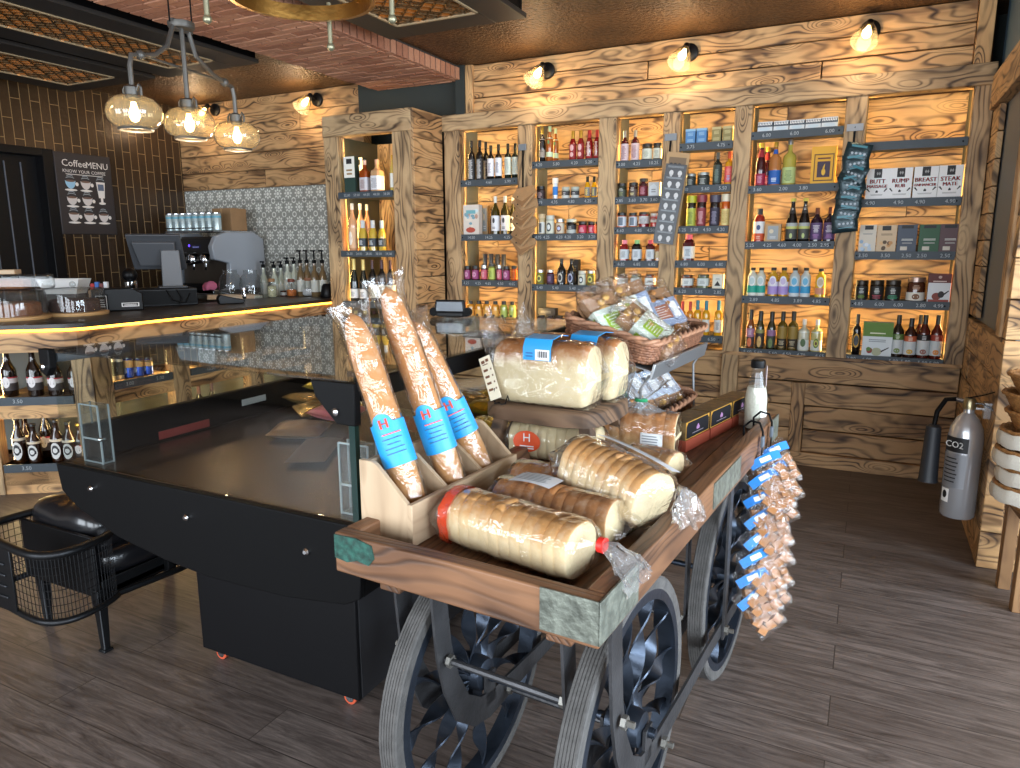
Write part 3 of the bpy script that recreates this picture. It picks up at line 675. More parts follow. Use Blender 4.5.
 'cordial_pp': S('wine', dg((36, 16, 34)), pm((106, 56, 38), .5), .18, [(.06, .56, (90, 70, 110))], [('lines', .1, .24, (160, 110, 170), .6), ('lines', .28, .5, (220, 216, 226), .6)]),
 'body_green': S('round', dg((206, 206, 190)), capblk, .09, [(.12, .38, (34, 160, 140)), (.02, .12, (224, 224, 214))], [('oval', .36, .72, (222, 226, 224), .7), ('oval', .42, .66, (186, 206, 206), .5)]),
 'body_lilac': S('round', oilgold, capblk, .09, [(.08, .36, (170, 146, 210)), (.36, .52, (222, 218, 232))], [('oval', .36, .72, (232, 230, 238), .7), ('oval', .42, .66, (196, 186, 220), .5)]),
 'body_blue': S('round', dg((196, 206, 206)), capblk, .09, [(.14, .38, (60, 160, 210)), (.02, .14, (214, 222, 226))], [('oval', .36, .72, (200, 220, 230), .7), ('oval', .42, .66, (110, 180, 216), .5)]),
 'body_yel': S('round', dg((226, 180, 40)), capblk, .09, [(.12, .34, (214, 150, 120))], [('oval', .36, .72, (232, 226, 206), .7), ('oval', .42, .66, (206, 190, 160), .5)]),
 'rape_pink': S('sauce', dg((120, 60, 20)), capblk, .3, [(.3, .52, (170, 120, 150)), (.04, .3, (70, 60, 60))], [('oval', .04, .28, (226, 120, 76), .5), ('lines', .36, .48, (220, 200, 214), .5)]),
 'rape_olive': S('sauce', dg((60, 56, 26)), capblk, .3, [(.42, .52, (150, 150, 90)), (.04, .42, (56, 48, 44))], [('oval', .04, .34, (220, 180, 110), .5)]),
 'rape_plum': S('sauce', dg((50, 50, 30)), capblk, .3, [(.36, .52, (150, 110, 150)), (.04, .36, (60, 64, 52))], [('oval', .04, .3, (110, 130, 80), .5)]),
 'oil_tall': S('oil', dg((92, 76, 22)), capblk, .22, [(.04, .3, (52, 42, 28)), (.3, .62, (150, 124, 56))], [('lines', .06, .1, (210, 180, 110), .7), ('lines', .14, .26, (190, 180, 150), .6)]),
 'avocado': S('spirit', dg((196, 190, 130)), capwhite, .16, [(.04, .62, (226, 230, 224))], [('oval', .12, .42, (96, 128, 50), .5), ('oval', .17, .37, (206, 206, 110), .35), ('oval', .21, .32, (90, 60, 30), .2)]),
 'avo_plain': S('spirit', dg((206, 206, 186)), capwhite, .16, [(.04, .62, (226, 230, 224))], [('oval', .14, .4, (90, 116, 80), .45)]),
 'jar_bl_gr': S('jar', dg((30, 26, 20)), pm((44, 36, 28), .35, .4), .2, [(.06, .7, (28, 28, 28))], [('lines', .36, .64, (200, 204, 200), .4), ('lines', .1, .3, (120, 150, 50), .7)]),
 'jar_bl_rd': S('jar', dg((30, 26, 20)), pm((44, 36, 28), .35, .4), .2, [(.06, .7, (28, 28, 28))], [('lines', .36, .64, (200, 204, 200), .4), ('lines', .1, .3, (170, 60, 80), .7)]),
 'jar_bl_tl': S('jar', dg((30, 26, 20)), pm((44, 36, 28), .35, .4), .2, [(.06, .7, (28, 28, 28))], [('lines', .36, .64, (200, 204, 200), .4), ('lines', .1, .3, (60, 150, 110), .7)]),
 'spread': S('jar', dg((74, 38, 22)), pm((150, 130, 120), .3, .7), .18, [(.04, .38, (222, 218, 206))], [('oval', .08, .32, (120, 80, 50), .4), ('lines', .48, .7, (190, 150, 120), .5)]),
 'vinegar': S('oil', nearblk, capblk, .2, [(.2, .5, (40, 38, 34))], [('oval', .18, .54, (206, 160, 60), .75), ('oval', .23, .49, (74, 80, 86), .6)]),
 'dip_gr': S('wine', dg((40, 30, 20)), capblk, .2, [(.08, .42, (206, 212, 214)), (.42, .56, (86, 116, 56))], [('oval', .1, .22, (120, 140, 80), .5), ('lines', .44, .54, (210, 220, 190), .4)]),
 'dip_or': S('wine', dg((50, 22, 16)), capblk, .2, [(.08, .42, (206, 212, 214)), (.42, .56, (190, 96, 60))], [('oval', .1, .22, (210, 170, 70), .5), ('lines', .44, .54, (240, 210, 190), .4)]),
 'dip_bk': S('wine', dg((80, 26, 16)), capblk, .2, [(.08, .42, (206, 212, 214)), (.42, .56, (36, 34, 34))], [('oval', .1, .22, (150, 100, 90), .5), ('lines', .44, .54, (200, 200, 200), .4)]),
 'dip_rd': S('wine', dg((90, 26, 18)), capblk, .2, [(.08, .42, (206, 212, 214)), (.42, .56, (160, 60, 44))], [('oval', .1, .22, (220, 140, 60), .5), ('lines', .44, .54, (240, 200, 190), .4)]),
 'whisky': S('spirit', dg((140, 62, 20)), pm((206, 170, 150), .5), .14, [(.06, .46, (190, 186, 190))], [('lines', .12, .4, (120, 70, 60), .6)], 5),
 'gin_wh': S('spirit', dg((190, 150, 110)), pm((196, 150, 120), .5), .14, [(.06, .5, (216, 216, 220))], [('lines', .12, .44, (130, 130, 140), .6)], 5),
 'slim_gold': S('wine', dg((206, 176, 90)), capgold, .12, [(.1, .5, (226, 226, 216))], []),
 'rose': S('wine', dg((206, 152, 110)), pm((222, 214, 200), .4), .12, [(.06, .5, (214, 170, 130))], [('oval', .12, .42, (236, 226, 210), .5)]),
 'brandy': S('sauce', dg((190, 160, 60)), pm((190, 196, 200), .4), .26, [(.14, .42, (44, 52, 58))], [('lines', .2, .36, (190, 196, 200), .6)]),
 'sparkling': S('champ', dg((18, 26, 20)), pm((200, 180, 110), .4, .4), .26, [(.08, .3, (226, 226, 226))], [('lines', .12, .24, (120, 120, 126), .6)]),
 'redwine': S('wine', nearblk, pm((60, 24, 30), .4), .2, [(.1, .42, (222, 214, 190))], [('lines', .14, .38, (110, 90, 70), .6)]),
 'lager': S('beer', dg((26, 14, 8)), capgold, .04, [(.14, .3, (60, 54, 54)), (.3, .4, (206, 200, 200)), (.4, .43, (170, 40, 50))], [('oval', .2, .44, (226, 222, 222), .5)]),
 'craft': S('beer', dg((40, 20, 8)), capblk, .06, [(.5, .56, (210, 200, 180))], [('oval', .08, .48, (214, 216, 214), .75), ('oval', .18, .42, (50, 52, 56), .5), ('oval', .23, .35, (214, 216, 214), .34)]),
 'can_blue': S('can', pm((34, 74, 170), .3, .5), STEEL, .06, [(.5, .86, (214, 170, 110))], [('oval', .2, .5, (190, 200, 226), .6)]),
 'can_pale': S('can', pm((190, 190, 180), .3, .4), STEEL, .06, [(.2, .8, (60, 62, 60))], [('oval', .25, .7, (210, 208, 196), .7)]),
 'can_syrup': S('can', pm((190, 206, 206), .3, .4), STEEL, .06, [(.7, .82, (110, 170, 190))], [('lines', .2, .55, (120, 140, 150), .6)]),
}
def put_vessel(spec, loc, r, h, name, label, cat, group=None, rz=0.):
    sp = SPEC[spec]; r = round(r, 3); h = round(h, 3)
    o = thing(name, label, cat, loc, rz, group)
    emit_parts(o, (spec, r, h), make_vessel(sp[0], r, h, sp[1], sp[2], sp[3], sp[4], sp[5], sp[6]))
    return o
def make_box(w, d, h, side, front, art, lidm=None):
    def maker(parts):
        b = MB(); b.box(-w/2, w/2, -d/2, d/2, 0, h, side); parts.append(('carton', None, b))
        b = MB(); b.rect(-w/2+.0005, w/2-.0005, .0005, h-.0005, -d/2-.0006, front)
        art(b, w, h, -d/2-.0011); parts.append(('printed_front', None, b))
        if lidm is not None:
            b = MB(); b.box(-w/2-.001, w/2+.001, -d/2-.001, d/2+.001, h*.86, h+.002, lidm); parts.append(('lid', None, b))
    return maker
def lines(b, x0, x1, z0, z1, y, m, n=3, jag=.2):
    for k in range(n):
        q = random.uniform(0, jag)*(x1-x0)/2
        b.rect(x0+q, x1-q, z0+(z1-z0)*k/n, z0+(z1-z0)*(k+.5)/n, y, m)
def art_lines(col): 
    def f(b, w, h, y):
        mm = pm(col, .6); lines(b, -w*.32, w*.32, h*.55, h*.8, y, mm, 3); lines(b, -w*.36, w*.36, h*.15, h*.35, y, mm, 3)
    return f
def art_butt(l1, l2):
    def f(b, w, h, y):
        red, bk = pm((206, 30, 28), .6), pm((34, 34, 36), .6)
        b.rect(-w*.17, w*.17, h*.70, h*.99, y, bk)
        g = pm((150, 150, 150), .6)
        for a in (-.07, .02): b.poly([(a*w, h*.84), ((a+.045)*w, h*.90), ((a+.09)*w, h*.84), ((a+.045)*w, h*.78)], y-.0004, g)
        def fit(t, z, sz):
            vs, _ = text_geo(t); wid = max(p[0] for p in vs)-min(p[0] for p in vs)
            s = min(sz, w*.88/wid); Fm = Matrix.Translation((0, y-.0004, z)) @ Matrix.Rotation(PI/2, 4, 'X')
            for dx in (-.0016, -.0008, 0, .0008, .0016): b.text(t, s, red, T(dx, 0, 0) @ Fm)
        fit(l1, h*.58, h*.19); fit(l2, h*.42, h*.16)
        b.poly([(-w*.05, h*.22), (w*.05, h*.22), (w*.06, h*.26), (0, h*.31), (-w*.06, h*.26)], y, bk)
        for s in (-1, 1):
            b.poly([(s*w*.47, h*.34), (s*w*.40, h*.36), (s*w*.30, h*.26), (s*w*.33, h*.24)], y, bk)
        lines(b, -w*.3, w*.3, h*.13, h*.18, y, g, 2)
    return f
def art_green(b, w, h, y):
    gr = pm((92, 128, 44), .6); b.rect(-w*.499, w*.499, h*.58, h*.999, y, gr)
    lines(b, -w*.28, w*.28, h*.66, h*.73, y-.0004, pm((220, 226, 200), .6), 1); lines(b, -w*.3, w*.3, h*.42, h*.52, y, pm((140, 150, 156), .6), 2)
    b.disc(0, h*.13, w*.17, h*.12, y, pm((176, 180, 150), .6)); b.disc(-w*.24, h*.16, w*.1, h*.09, y, pm((150, 60, 50), .6)); b.disc(-w*.27, h*.2, w*.08, h*.06, y-.0004, pm((90, 130, 60), .6))
    b.poly([(w*.14, h*.16), (w*.40, h*.28), (w*.41, h*.26), (w*.16, h*.12)], y-.0004, BLACK)
def art_choc(b, w, h, y):
    b.rect(-w*.499, w*.499, h*.68, h*.999, y, pm((96, 44, 40), .6)); lines(b, -w*.3, w*.3, h*.72, h*.78, y-.0004, pm((220, 200, 190), .6), 1)
    b.disc(0, h*.88, w*.08, h*.05, y-.0004, pm((190, 160, 150), .6)); b.disc(-w*.1, h*.2, w*.2, h*.13, y, pm((130, 60, 50), .6)); b.disc(w*.1, h*.27, w*.14, h*.12, y-.0004, pm((40, 30, 30), .6))
    b.poly([(w*.2, h*.3), (w*.42, h*.42), (w*.44, h*.39), (w*.22, h*.24)], y, BLACK); b.rect(-w*.45, w*.45, .001, h*.09, y-.0004, pm((150, 70, 60), .6))
def art_tea(b, w, h, y):
    b.rect(-w*.3, w*.3, h*.86, h*.97, y, INK); lines(b, -w*.3, w*.35, h*.42, h*.5, y, pm((220, 220, 214), .6), 2); lines(b, -w*.25, w*.3, h*.3, h*.36, y, pm((180, 180, 176), .6), 2)
    b.rect(-w*.3, w*.05, h*.06, h*.2, y, pm((206, 200, 186), .6))
def art_nuts(b, w, h, y):
    b.rect(-w*.25, w*.2, h*.8, h*.97, y, INK); lines(b, -w*.3, w*.3, h*.62, h*.7, y, pm((120, 100, 80), .6), 2)
    for k in range(8): b.disc(random.uniform(-.36, .36)*w, random.uniform(.08, .38)*h, w*.11, h*.07, y-.0003*k, pm(random.choice([(190, 140, 90), (150, 100, 60), (90, 70, 50), (214, 176, 130)]), .6), 10)
def art_nuts2(b, w, h, y):
    b.rect(-w*.2, w*.3, h*.82, h*.97, y, INK); lines(b, -w*.3, w*.3, h*.64, h*.7, y, pm((140, 140, 140), .6), 2)
    for k in range(8): b.disc(random.uniform(-.36, .36)*w, random.uniform(.08, .4)*h, w*.12, h*.07, y-.0003*k, pm(random.choice([(190, 206, 222), (226, 230, 236), (150, 176, 200)]), .6), 10)
def art_tinpack(b, w, h, y):
    b.rect(-w*.499, w*.499, h*.5, h*.9, y, pm((70, 80, 92), .6))
    for k in range(9): b.poly([(w*(-.48+k*.105), h*.62), (w*(-.42+k*.105), h*.98), (w*(-.39+k*.105), h*.72)], y-.0004, WHITE)
    b.disc(0, h*.3, w*.36, h*.16, y-.0004, pm((190, 206, 216), .6)); b.rect(-w*.44, w*.44, h*.06, h*.12, y-.0004, pm((120, 136, 150), .6))
def art_pic(b, w, h, y):
    for k in range(14): b.disc(random.uniform(-.36, .36)*w, random.uniform(.2, .8)*h, w*random.uniform(.06, .14), h*random.uniform(.04, .09), y-.0002*k, pm(random.choice([(150, 190, 206), (206, 222, 226), (190, 150, 130), (120, 160, 176), (222, 214, 200)]), .6), 10)
    b.disc(-.02*w, h*.16, w*.3, h*.09, y-.004, pm((176, 74, 56), .6)); b.rect(-w*.3, w*.3, h*.7, h*.82, y-.004, pm((110, 170, 180), .6))
def art_frame(b, w, h, y):
    b.rect(-w*.38, w*.42, h*.08, h*.8, y, pm((90, 66, 30), .6)); b.rect(-w*.34, w*.38, h*.11, h*.77, y-.0004, pm((216, 160, 40), .6))
    b.rect(-w*.24, w*.28, h*.18, h*.6, y-.0008, pm((58, 44, 60), .6)); lines(b, -w*.3, w*.34, h*.66, h*.74, y-.0008, pm((90, 50, 30), .6), 1)
    g = pm((226, 180, 60), .6); b.disc(.02*w, h*.32, w*.08, h*.09, y-.0012, g); b.poly([(-.02*w, h*.38), (.05*w, h*.38), (.07*w, h*.54), (.0, h*.46)], y-.0012, g)
def art_plain(b, w, h, y):
    b.rect(-w*.34, w*.34, h*.12, h*.9, y, pm((150, 156, 158), .5)); b.disc(-w*.1, h*.6, w*.14, h*.12, y-.0004, pm((206, 196, 170), .6)); lines(b, -w*.2, w*.2, h*.2, h*.34, y-.0004, pm((206, 210, 214), .6), 2)
def art_tri(b, w, h, y):
    b.rect(-w*.4, w*.4, h*.1, h*.85, y, pm((222, 220, 206), .6)); b.poly([(-w*.3, h*.2), (w*.3, h*.2), (0, h*.55)], y-.0004, INK); lines(b, -w*.2, w*.2, h*.6, h*.76, y-.0004, GREY_, 2)
def art_house(b, w, h, y):
    b.poly([(-w*.4, h*.1), (w*.3, h*.1), (w*.3, h*.7), (0, h*.9), (-w*.4, h*.7)], y, pm((206, 216, 224), .6)); lines(b, -w*.25, w*.2, h*.3, h*.6, y-.0004, GREY_, 2)
GREY_ = pm((140, 146, 150), .6)
def art_label_top(b, w, h, y):
    b.rect(-w*.5, w*.5, h*.42, h, y, pm((232, 230, 220), .6)); b.rect(-w*.25, w*.25, h*.8, h*.94, y-.0004, INK); lines(b, -w*.3, w*.3, h*.5, h*.7, y-.0004, pm((150, 120, 80), .6), 2)
BOX = {
 'picbag': ((206, 196, 186), (214, 206, 196), art_pic, None), 'tin_blue': ((60, 106, 150), (70, 122, 176), art_lines((140, 180, 210)), pm((130, 170, 200), .4)),
 'tin_olive': ((110, 100, 60), (132, 122, 76), art_lines((190, 180, 130)), pm((176, 166, 120), .4)), 'tinpack': ((110, 120, 130), (206, 212, 216), art_tinpack, None),
 'goldbox': ((196, 140, 20), (222, 166, 36), art_frame, None), 'kraftbox': ((150, 120, 84), (176, 146, 106), art_plain, None), 'tri': ((206, 196, 160), (222, 214, 190), art_tri, None),
 'white_house': ((206, 206, 206), (190, 196, 200), art_house, None), 'butt': ((60, 60, 62), (232, 232, 232), art_butt('BUTT', 'MASSAGE'), None), 'rump': ((60, 60, 62), (232, 232, 232), art_butt('RUMP', 'RUB'), None),
 'breast': ((60, 60, 62), (232, 232, 232), art_butt('BREAST', 'ENHANCER'), None), 'steak': ((206, 206, 200), (232, 232, 232), art_butt('STEAK', 'MATE'), None),
 'nuts_w': ((200, 190, 170), (214, 206, 190), art_nuts2, None), 'nuts_k': ((180, 150, 110), (206, 180, 146), art_nuts, None), 'tea_nv': ((44, 44, 44), (66, 76, 92), art_tea, None),
 'tea_gr': ((40, 46, 40), (40, 84, 54), art_tea, None), 'tea_br': ((56, 44, 46), (86, 62, 66), art_tea, None), 'choc': ((110, 54, 46), (214, 218, 222), art_choc, None),
 'greenbox': ((190, 196, 196), (214, 222, 226), art_green, None), 'whiskybox': ((30, 50, 44), (34, 58, 50), art_label_top, None), 'blackbox': ((24, 24, 26), (32, 32, 34), art_lines((110, 110, 110)), None)}
def put_box(spec, loc, w, d, h, name, label, cat, group=None, rz=0.):
    sd, fr, art, lidm = BOX[spec]; w, d, h = round(w, 3), round(d, 3), round(h, 3)
    o = thing(name, label, cat, loc, rz, group)
    emit_parts(o, (spec, w, d, h), make_box(w, d, h, pm(sd, .6), pm(fr, .55), art, lidm)); return o
BN = ['leftmost', 'second', 'third', 'fourth', 'fifth', 'rightmost']
def shelf_items(where, z, Y, base_y, items):
    """items: (spec, centre px, width px, top px, name, description, category[, row]); the sight lines give place and size on the shelf"""
    rows = sorted(items, key=lambda t: t[1])
    cnt = {}
    for t in rows: cnt[t[5]] = cnt.get(t[5], 0)+1
    last = -9e9
    for k, t in enumerate(rows):
        spec, cx, w, top, name, desc, cat = t[:7]; row = t[7] if len(t) > 7 else 0
        q = ony(cx, base_y, Y+.02); wd = w*dep(q)/FPX/math.cos(math.atan2(-q.x, q.y)-0)*1.0
        wd = w*dep(q)/FPX*(.97)
        rad = min(wd/2, .06)
        yy = Y+.012+(rad if spec in SPEC else .03)+row*.1
        q = ony(cx, base_y, yy)
        h = max(ony(cx, top, yy).z-z, .03)
        lab = '%s, %s from left, %s' % (desc, ORD[k], where)
        grp = '%s on the %s' % (desc, where) if cnt[t[5]] > 1 else None
        if spec in SPEC: put_vessel(spec, (q.x, yy, z+.001), rad, h, name, lab, cat, grp)
        else:
            wb = w*dep(q)/FPX*.98; put_box(spec, (q.x, yy, z+.001), wb, min(.06, wb*.8), h, name, lab, cat, grp)
B_, J_ = 'bottle', 'jar'
def bay(i, j): return '%s shelf of %s bay' % (['top', 'second', 'third', 'fourth', 'fifth', 'sixth'][j], BN[i])
def SI(i, j, base_y, items): shelf_items(bay(i, j), SH[i][j], YB, base_y, items)
SI(0, 0, 180, [('oil_marble', 471.9, 7.4, 141.4, 'oil_bottle', 'slim black bottle with marbled label', B_), ('oil_marble', 480.1, 7.4, 141, 'oil_bottle', 'slim black bottle with marbled label', B_), ('oil_marble', 486, 7, 142.5, 'oil_bottle', 'slim black bottle with marbled label', B_, 1),
  ('oil_white', 491, 7.4, 146, 'oil_bottle', 'black bottle with white label', B_), ('oil_white', 498.6, 7.4, 145, 'oil_bottle', 'black bottle with white label', B_), ('oil_pale', 508, 7.2, 144.2, 'oil_bottle', 'dark green bottle with pale label', B_), ('oil_pale', 515.4, 7.2, 144.2, 'oil_bottle', 'dark green bottle with pale label', B_)])
SI(0, 1, 235, [('picbag', 473, 18, 205, 'gift_box', 'pale box with blue and red picture', 'box'), ('kraftbox', 486, 7, 205.5, 'carton', 'narrow brown carton', 'box', 1), ('swing', 495.6, 9, 196.9, 'oil_bottle', 'swing-top oil bottle with white label', B_), ('swing', 505.3, 9, 196.5, 'oil_bottle', 'swing-top oil bottle with white label', B_), ('swing', 513, 8, 197.5, 'oil_bottle', 'swing-top oil bottle with white label', B_, 1)])
SI(0, 2, 280, [('jar_purple', 467.7, 6.4, 266, 'jam_jar', 'small jar with purple label', J_), ('jar_purple', 475.6, 7.2, 266, 'jam_jar', 'small jar with purple label', J_), ('jar_pink', 484.3, 6.6, 265.3, 'jam_jar', 'small jar with pink label', J_), ('jar_lime', 492, 7.2, 263.8, 'jam_jar', 'small jar with lime green label', J_), ('jar_pink', 499.4, 5.4, 265.2, 'jam_jar', 'small jar with pink label', J_), ('jar_purple', 506.6, 7.2, 266.2, 'jam_jar', 'small jar with purple label', J_), ('jar_orange', 514.3, 6, 266, 'jam_jar', 'small jar with orange label', J_),
  ('grinder', 485.2, 4, 254.4, 'spice_grinder', 'dark topped grinder behind the jars', 'grinder', 1), ('grinder', 491.2, 4.4, 254.2, 'spice_grinder', 'dark topped grinder behind the jars', 'grinder', 1), ('grinder', 497.6, 4.2, 254.6, 'spice_grinder', 'dark topped grinder behind the jars', 'grinder', 1), ('grinder', 503.8, 4.2, 254.6, 'spice_grinder', 'dark topped grinder behind the jars', 'grinder', 1)])
SI(0, 3, 320, [('syr_orange', 471, 7.6, 301, 'sauce_bottle', 'squat black capped bottle with orange label', B_), ('syr_orange', 479, 7.6, 301, 'sauce_bottle', 'squat black capped bottle with orange label', B_), ('syr_orange', 487, 7.6, 301, 'sauce_bottle', 'squat black capped bottle with orange label', B_), ('syr_orange', 495.4, 7.6, 301.4, 'sauce_bottle', 'squat black capped bottle with orange label', B_), ('syr_green', 504, 7.6, 301.6, 'sauce_bottle', 'squat black capped bottle with green label', B_), ('syr_green', 512.4, 7.4, 301.8, 'sauce_bottle', 'squat black capped bottle with green label', B_)])
SI(1, 0, 160.8, [('dark_gold', 542.3, 6.2, 127.6, 'oil_bottle', 'dark bottle with gold cap and beige label', B_), ('amber_green', 549.6, 7.2, 127, 'oil_bottle', 'amber bottle with pale green label', B_), ('amber_green', 555.4, 6.4, 129, 'oil_bottle', 'amber bottle with pale green label', B_, 1),
  ('redsauce', 572.7, 7.3, 131.7, 'sauce_bottle', 'red bottle with gold cap', B_), ('redsauce', 580.6, 7.3, 131, 'sauce_bottle', 'red bottle with gold cap', B_), ('redsauce2', 589.1, 7.6, 130.8, 'sauce_bottle', 'red bottle with white lettering', B_), ('redsauce2', 596.6, 6.6, 130.2, 'sauce_bottle', 'red bottle with white lettering', B_)])
SI(1, 1, 199, [('jar_choc', 541, 9.2, 186.7, 'chutney_jar', 'dark jar with black lid', J_), ('spray_blue', 555.2, 5.4, 178.5, 'spray_can', 'slim white and blue spray', 'spray'), ('jar_band', 565.7, 8.6, 187.3, 'honey_jar', 'grey jar with black band', J_), ('jar_band', 575.1, 8.6, 187.2, 'honey_jar', 'grey jar with black band', J_), ('mustard', 587.2, 5.8, 176.8, 'mustard_bottle', 'yellow bottle with tall black cap', B_), ('mustard', 594, 5.8, 177, 'mustard_bottle', 'yellow bottle with tall black cap', B_)])
SI(1, 2, 233.6, [('tall_tan', 541.7, 7, 214.3, 'spice_tube', 'tall pale tube with tan lid', 'tube'), ('jar_badge', 550.2, 9, 215.8, 'honey_jar', 'jar with round dark badge', J_), ('jar_badge2', 560.2, 8.8, 219.3, 'honey_jar', 'jar with round brown badge', J_), ('jar_black', 571.4, 10.4, 219.3, 'honey_jar', 'wide jar with black band', J_), ('jar_red', 582.8, 8.8, 222, 'jam_jar', 'small jar with red label', J_), ('jar_red', 591.7, 7.6, 222, 'jam_jar', 'small jar with red label', J_), ('jar_orange', 597.6, 4, 222, 'jam_jar', 'small orange jar', J_)])
SI(1, 3, 284, [('jar_ylw', 540.4, 8, 270, 'mustard_jar', 'jar with round yellow badge', J_), ('jar_violet', 550.4, 8, 270, 'chutney_jar', 'jar with violet label', J_), ('ale', 561.3, 8.8, 259, 'ale_bottle', 'black bottle with pale oval badge', B_), ('ale2', 571.4, 8.8, 259.4, 'ale_bottle', 'black bottle with blue oval badge', B_), ('blackbox', 575, 9, 259.5, 'carton', 'black carton behind the bottles', 'box', 1), ('jar_badge', 582, 8, 271, 'honey_jar', 'jar with round dark badge', J_), ('jar_ylw', 591, 8, 271, 'mustard_jar', 'jar with round yellow badge', J_)])
SI(1, 4, 325, [('jar_choc', 541, 8, 315.5, 'chutney_jar', 'dark brown jar beside black carton', J_), ('jar_choc', 550, 8, 315.5, 'chutney_jar', 'dark brown jar beside black carton', J_), ('blackbox', 547, 21, 308, 'carton', 'low black carton behind brown jars', 'box', 1), ('jar_choc', 559, 8, 316, 'chutney_jar', 'dark brown jar beside black carton', J_)])
SI(2, 0, 160.6, [('cordial', 624.4, 8.2, 131.5, 'cordial_bottle', 'dark bottle with pink label and silver cap', B_), ('cordial', 634.8, 8.6, 130.8, 'cordial_bottle', 'dark bottle with pink label and silver cap', B_), ('jar_white', 647, 10.6, 144.3, 'honey_jar', 'jar with white label and black lid', J_), ('jar_white', 657.2, 9, 143.6, 'honey_jar', 'jar with white label and black lid', J_)])
SI(2, 1, 196.6, [('jar_dkgreen', 622, 9, 183.6, 'pickle_jar', 'dark green labelled jar', J_), ('jar_brown', 633.2, 9.2, 183, 'pickle_jar', 'brown labelled jar', J_), ('tall_red', 643.2, 9, 179, 'chutney_jar', 'tall dark red jar', J_), ('white_house', 654.6, 11, 182.6, 'gift_box', 'white house-shaped box', 'box')])
SI(2, 2, 226, [('jar_wh_or', 621.7, 9.4, 213, 'jam_jar', 'jar with white and grey label', J_), ('jar_wh_or', 632.8, 8.6, 213.2, 'jam_jar', 'jar with white and grey label', J_), ('jar_wh_red', 643.9, 10.8, 212.4, 'jam_jar', 'wide red jar with white label', J_), ('pot_red', 654.4, 8.6, 213.8, 'jam_jar', 'bright red pot with white lid', J_)])
SI(2, 3, 258.8, [('ribbon_red', 624.3, 8.6, 240.4, 'liqueur_bottle', 'square red bottle with pink ribbon', B_), ('ribbon_green', 636.7, 8.8, 240.2, 'liqueur_bottle', 'square dark bottle with green ribbon', B_), ('ribbon_plum', 650.2, 8.6, 240.4, 'liqueur_bottle', 'square plum bottle with red ribbon', B_), ('amber_sq', 658.6, 6, 242, 'liqueur_bottle', 'small square amber bottle', B_)])
SI(2, 4, 287.6, [('jam_pot', 622, 10, 275, 'preserve_jar', 'square preserve jar with white label', J_), ('jam_pot2', 636, 10, 274.4, 'preserve_jar', 'square green preserve jar', J_), ('jam_pot', 650, 10, 274.6, 'preserve_jar', 'square preserve jar with white label', J_)])
SI(3, 0, 143.4, [('tin_blue', 691, 9.8, 130, 'tin', 'blue tin', 'tin'), ('tin_blue', 702, 9.8, 129, 'tin', 'blue tin', 'tin'), ('tin_olive', 716.7, 9, 127.8, 'tin', 'olive tin', 'tin'), ('tin_olive', 727.6, 9.4, 127, 'tin', 'olive tin', 'tin')])
SI(3, 1, 185, [('chut_dk', 690.6, 9.6, 174.3, 'chutney_jar', 'small dark jar with grey lid', J_), ('chut_dk', 703.2, 12, 173, 'chutney_jar', 'wide dark jar with grey lid', J_), ('tall_dk', 716.7, 8.6, 153, 'oil_bottle', 'tall dark green bottle', B_), ('pop_pink', 728.4, 8.8, 152.3, 'cordial_bottle', 'yellow bottle with pink label', B_)])
SI(3, 2, 226, [('dress_yl', 690.6, 9, 196.3, 'dressing_bottle', 'yellow-green dressing bottle', B_), ('dress_rd', 700.8, 9.2, 195.6, 'dressing_bottle', 'dark red dressing bottle', B_), ('dress_nv', 714.1, 9.6, 195.5, 'dressing_bottle', 'navy labelled dressing bottle', B_), ('dress_or', 725, 9, 194.8, 'dressing_bottle', 'cream and orange dressing bottle', B_)])
SI(3, 3, 259.6, [('ribbon_plum', 688.4, 10.8, 235, 'liqueur_bottle', 'single square plum bottle with white label', B_)])
SI(3, 4, 287.6, [('jam_pot', 687, 11, 275, 'preserve_jar', 'square brown preserve jar', J_), ('jam_pot2', 703, 11.4, 274.8, 'preserve_jar', 'square green preserve jar', J_), ('tri', 718, 10.4, 274.4, 'gift_box', 'pale box with black triangle', 'box')])
SI(3, 5, 345, [('liqueur_rd', 681, 6.6, 302, 'oil_bottle', 'golden bottle with red neck tag', B_), ('liqueur_rd', 688.6, 6.4, 302, 'oil_bottle', 'golden bottle with red neck tag', B_), ('liqueur', 696, 7.4, 300.8, 'oil_bottle', 'golden bottle with blue neck tag', B_), ('liqueur', 704.6, 7.6, 301, 'oil_bottle', 'golden bottle with blue neck tag', B_), ('liqueur', 717, 8, 301, 'oil_bottle', 'golden bottle with blue neck tag', B_)])
SI(4, 0, 132, [('tinpack', 765.4, 14.4, 122.7, 'sachet_box', 'small grey and white box', 'box'), ('tinpack', 781.2, 14.4, 121.7, 'sachet_box', 'small grey and white box', 'box'), ('tinpack', 797, 14.4, 120.6, 'sachet_box', 'small grey and white box', 'box'), ('tinpack', 813, 14.6, 119.4, 'sachet_box', 'small grey and white box', 'box'), ('tinpack', 829.2, 15, 117.8, 'sachet_box', 'small grey and white box', 'box')])
SI(4, 1, 185.5, [('soda_red', 759.6, 9.8, 144, 'soda_bottle', 'dark red bottle with gold cap', B_), ('soda_red', 766, 9, 148, 'soda_bottle', 'dark red bottle with gold cap', B_, 1), ('soda_blue', 773.8, 12, 143, 'soda_bottle', 'amber bottle with blue label', B_), ('elder', 788, 13.2, 140.5, 'cordial_bottle', 'large bottle with green label', B_), ('goldbox', 822, 23, 147, 'gift_box', 'yellow box with framed emblem', 'box')])
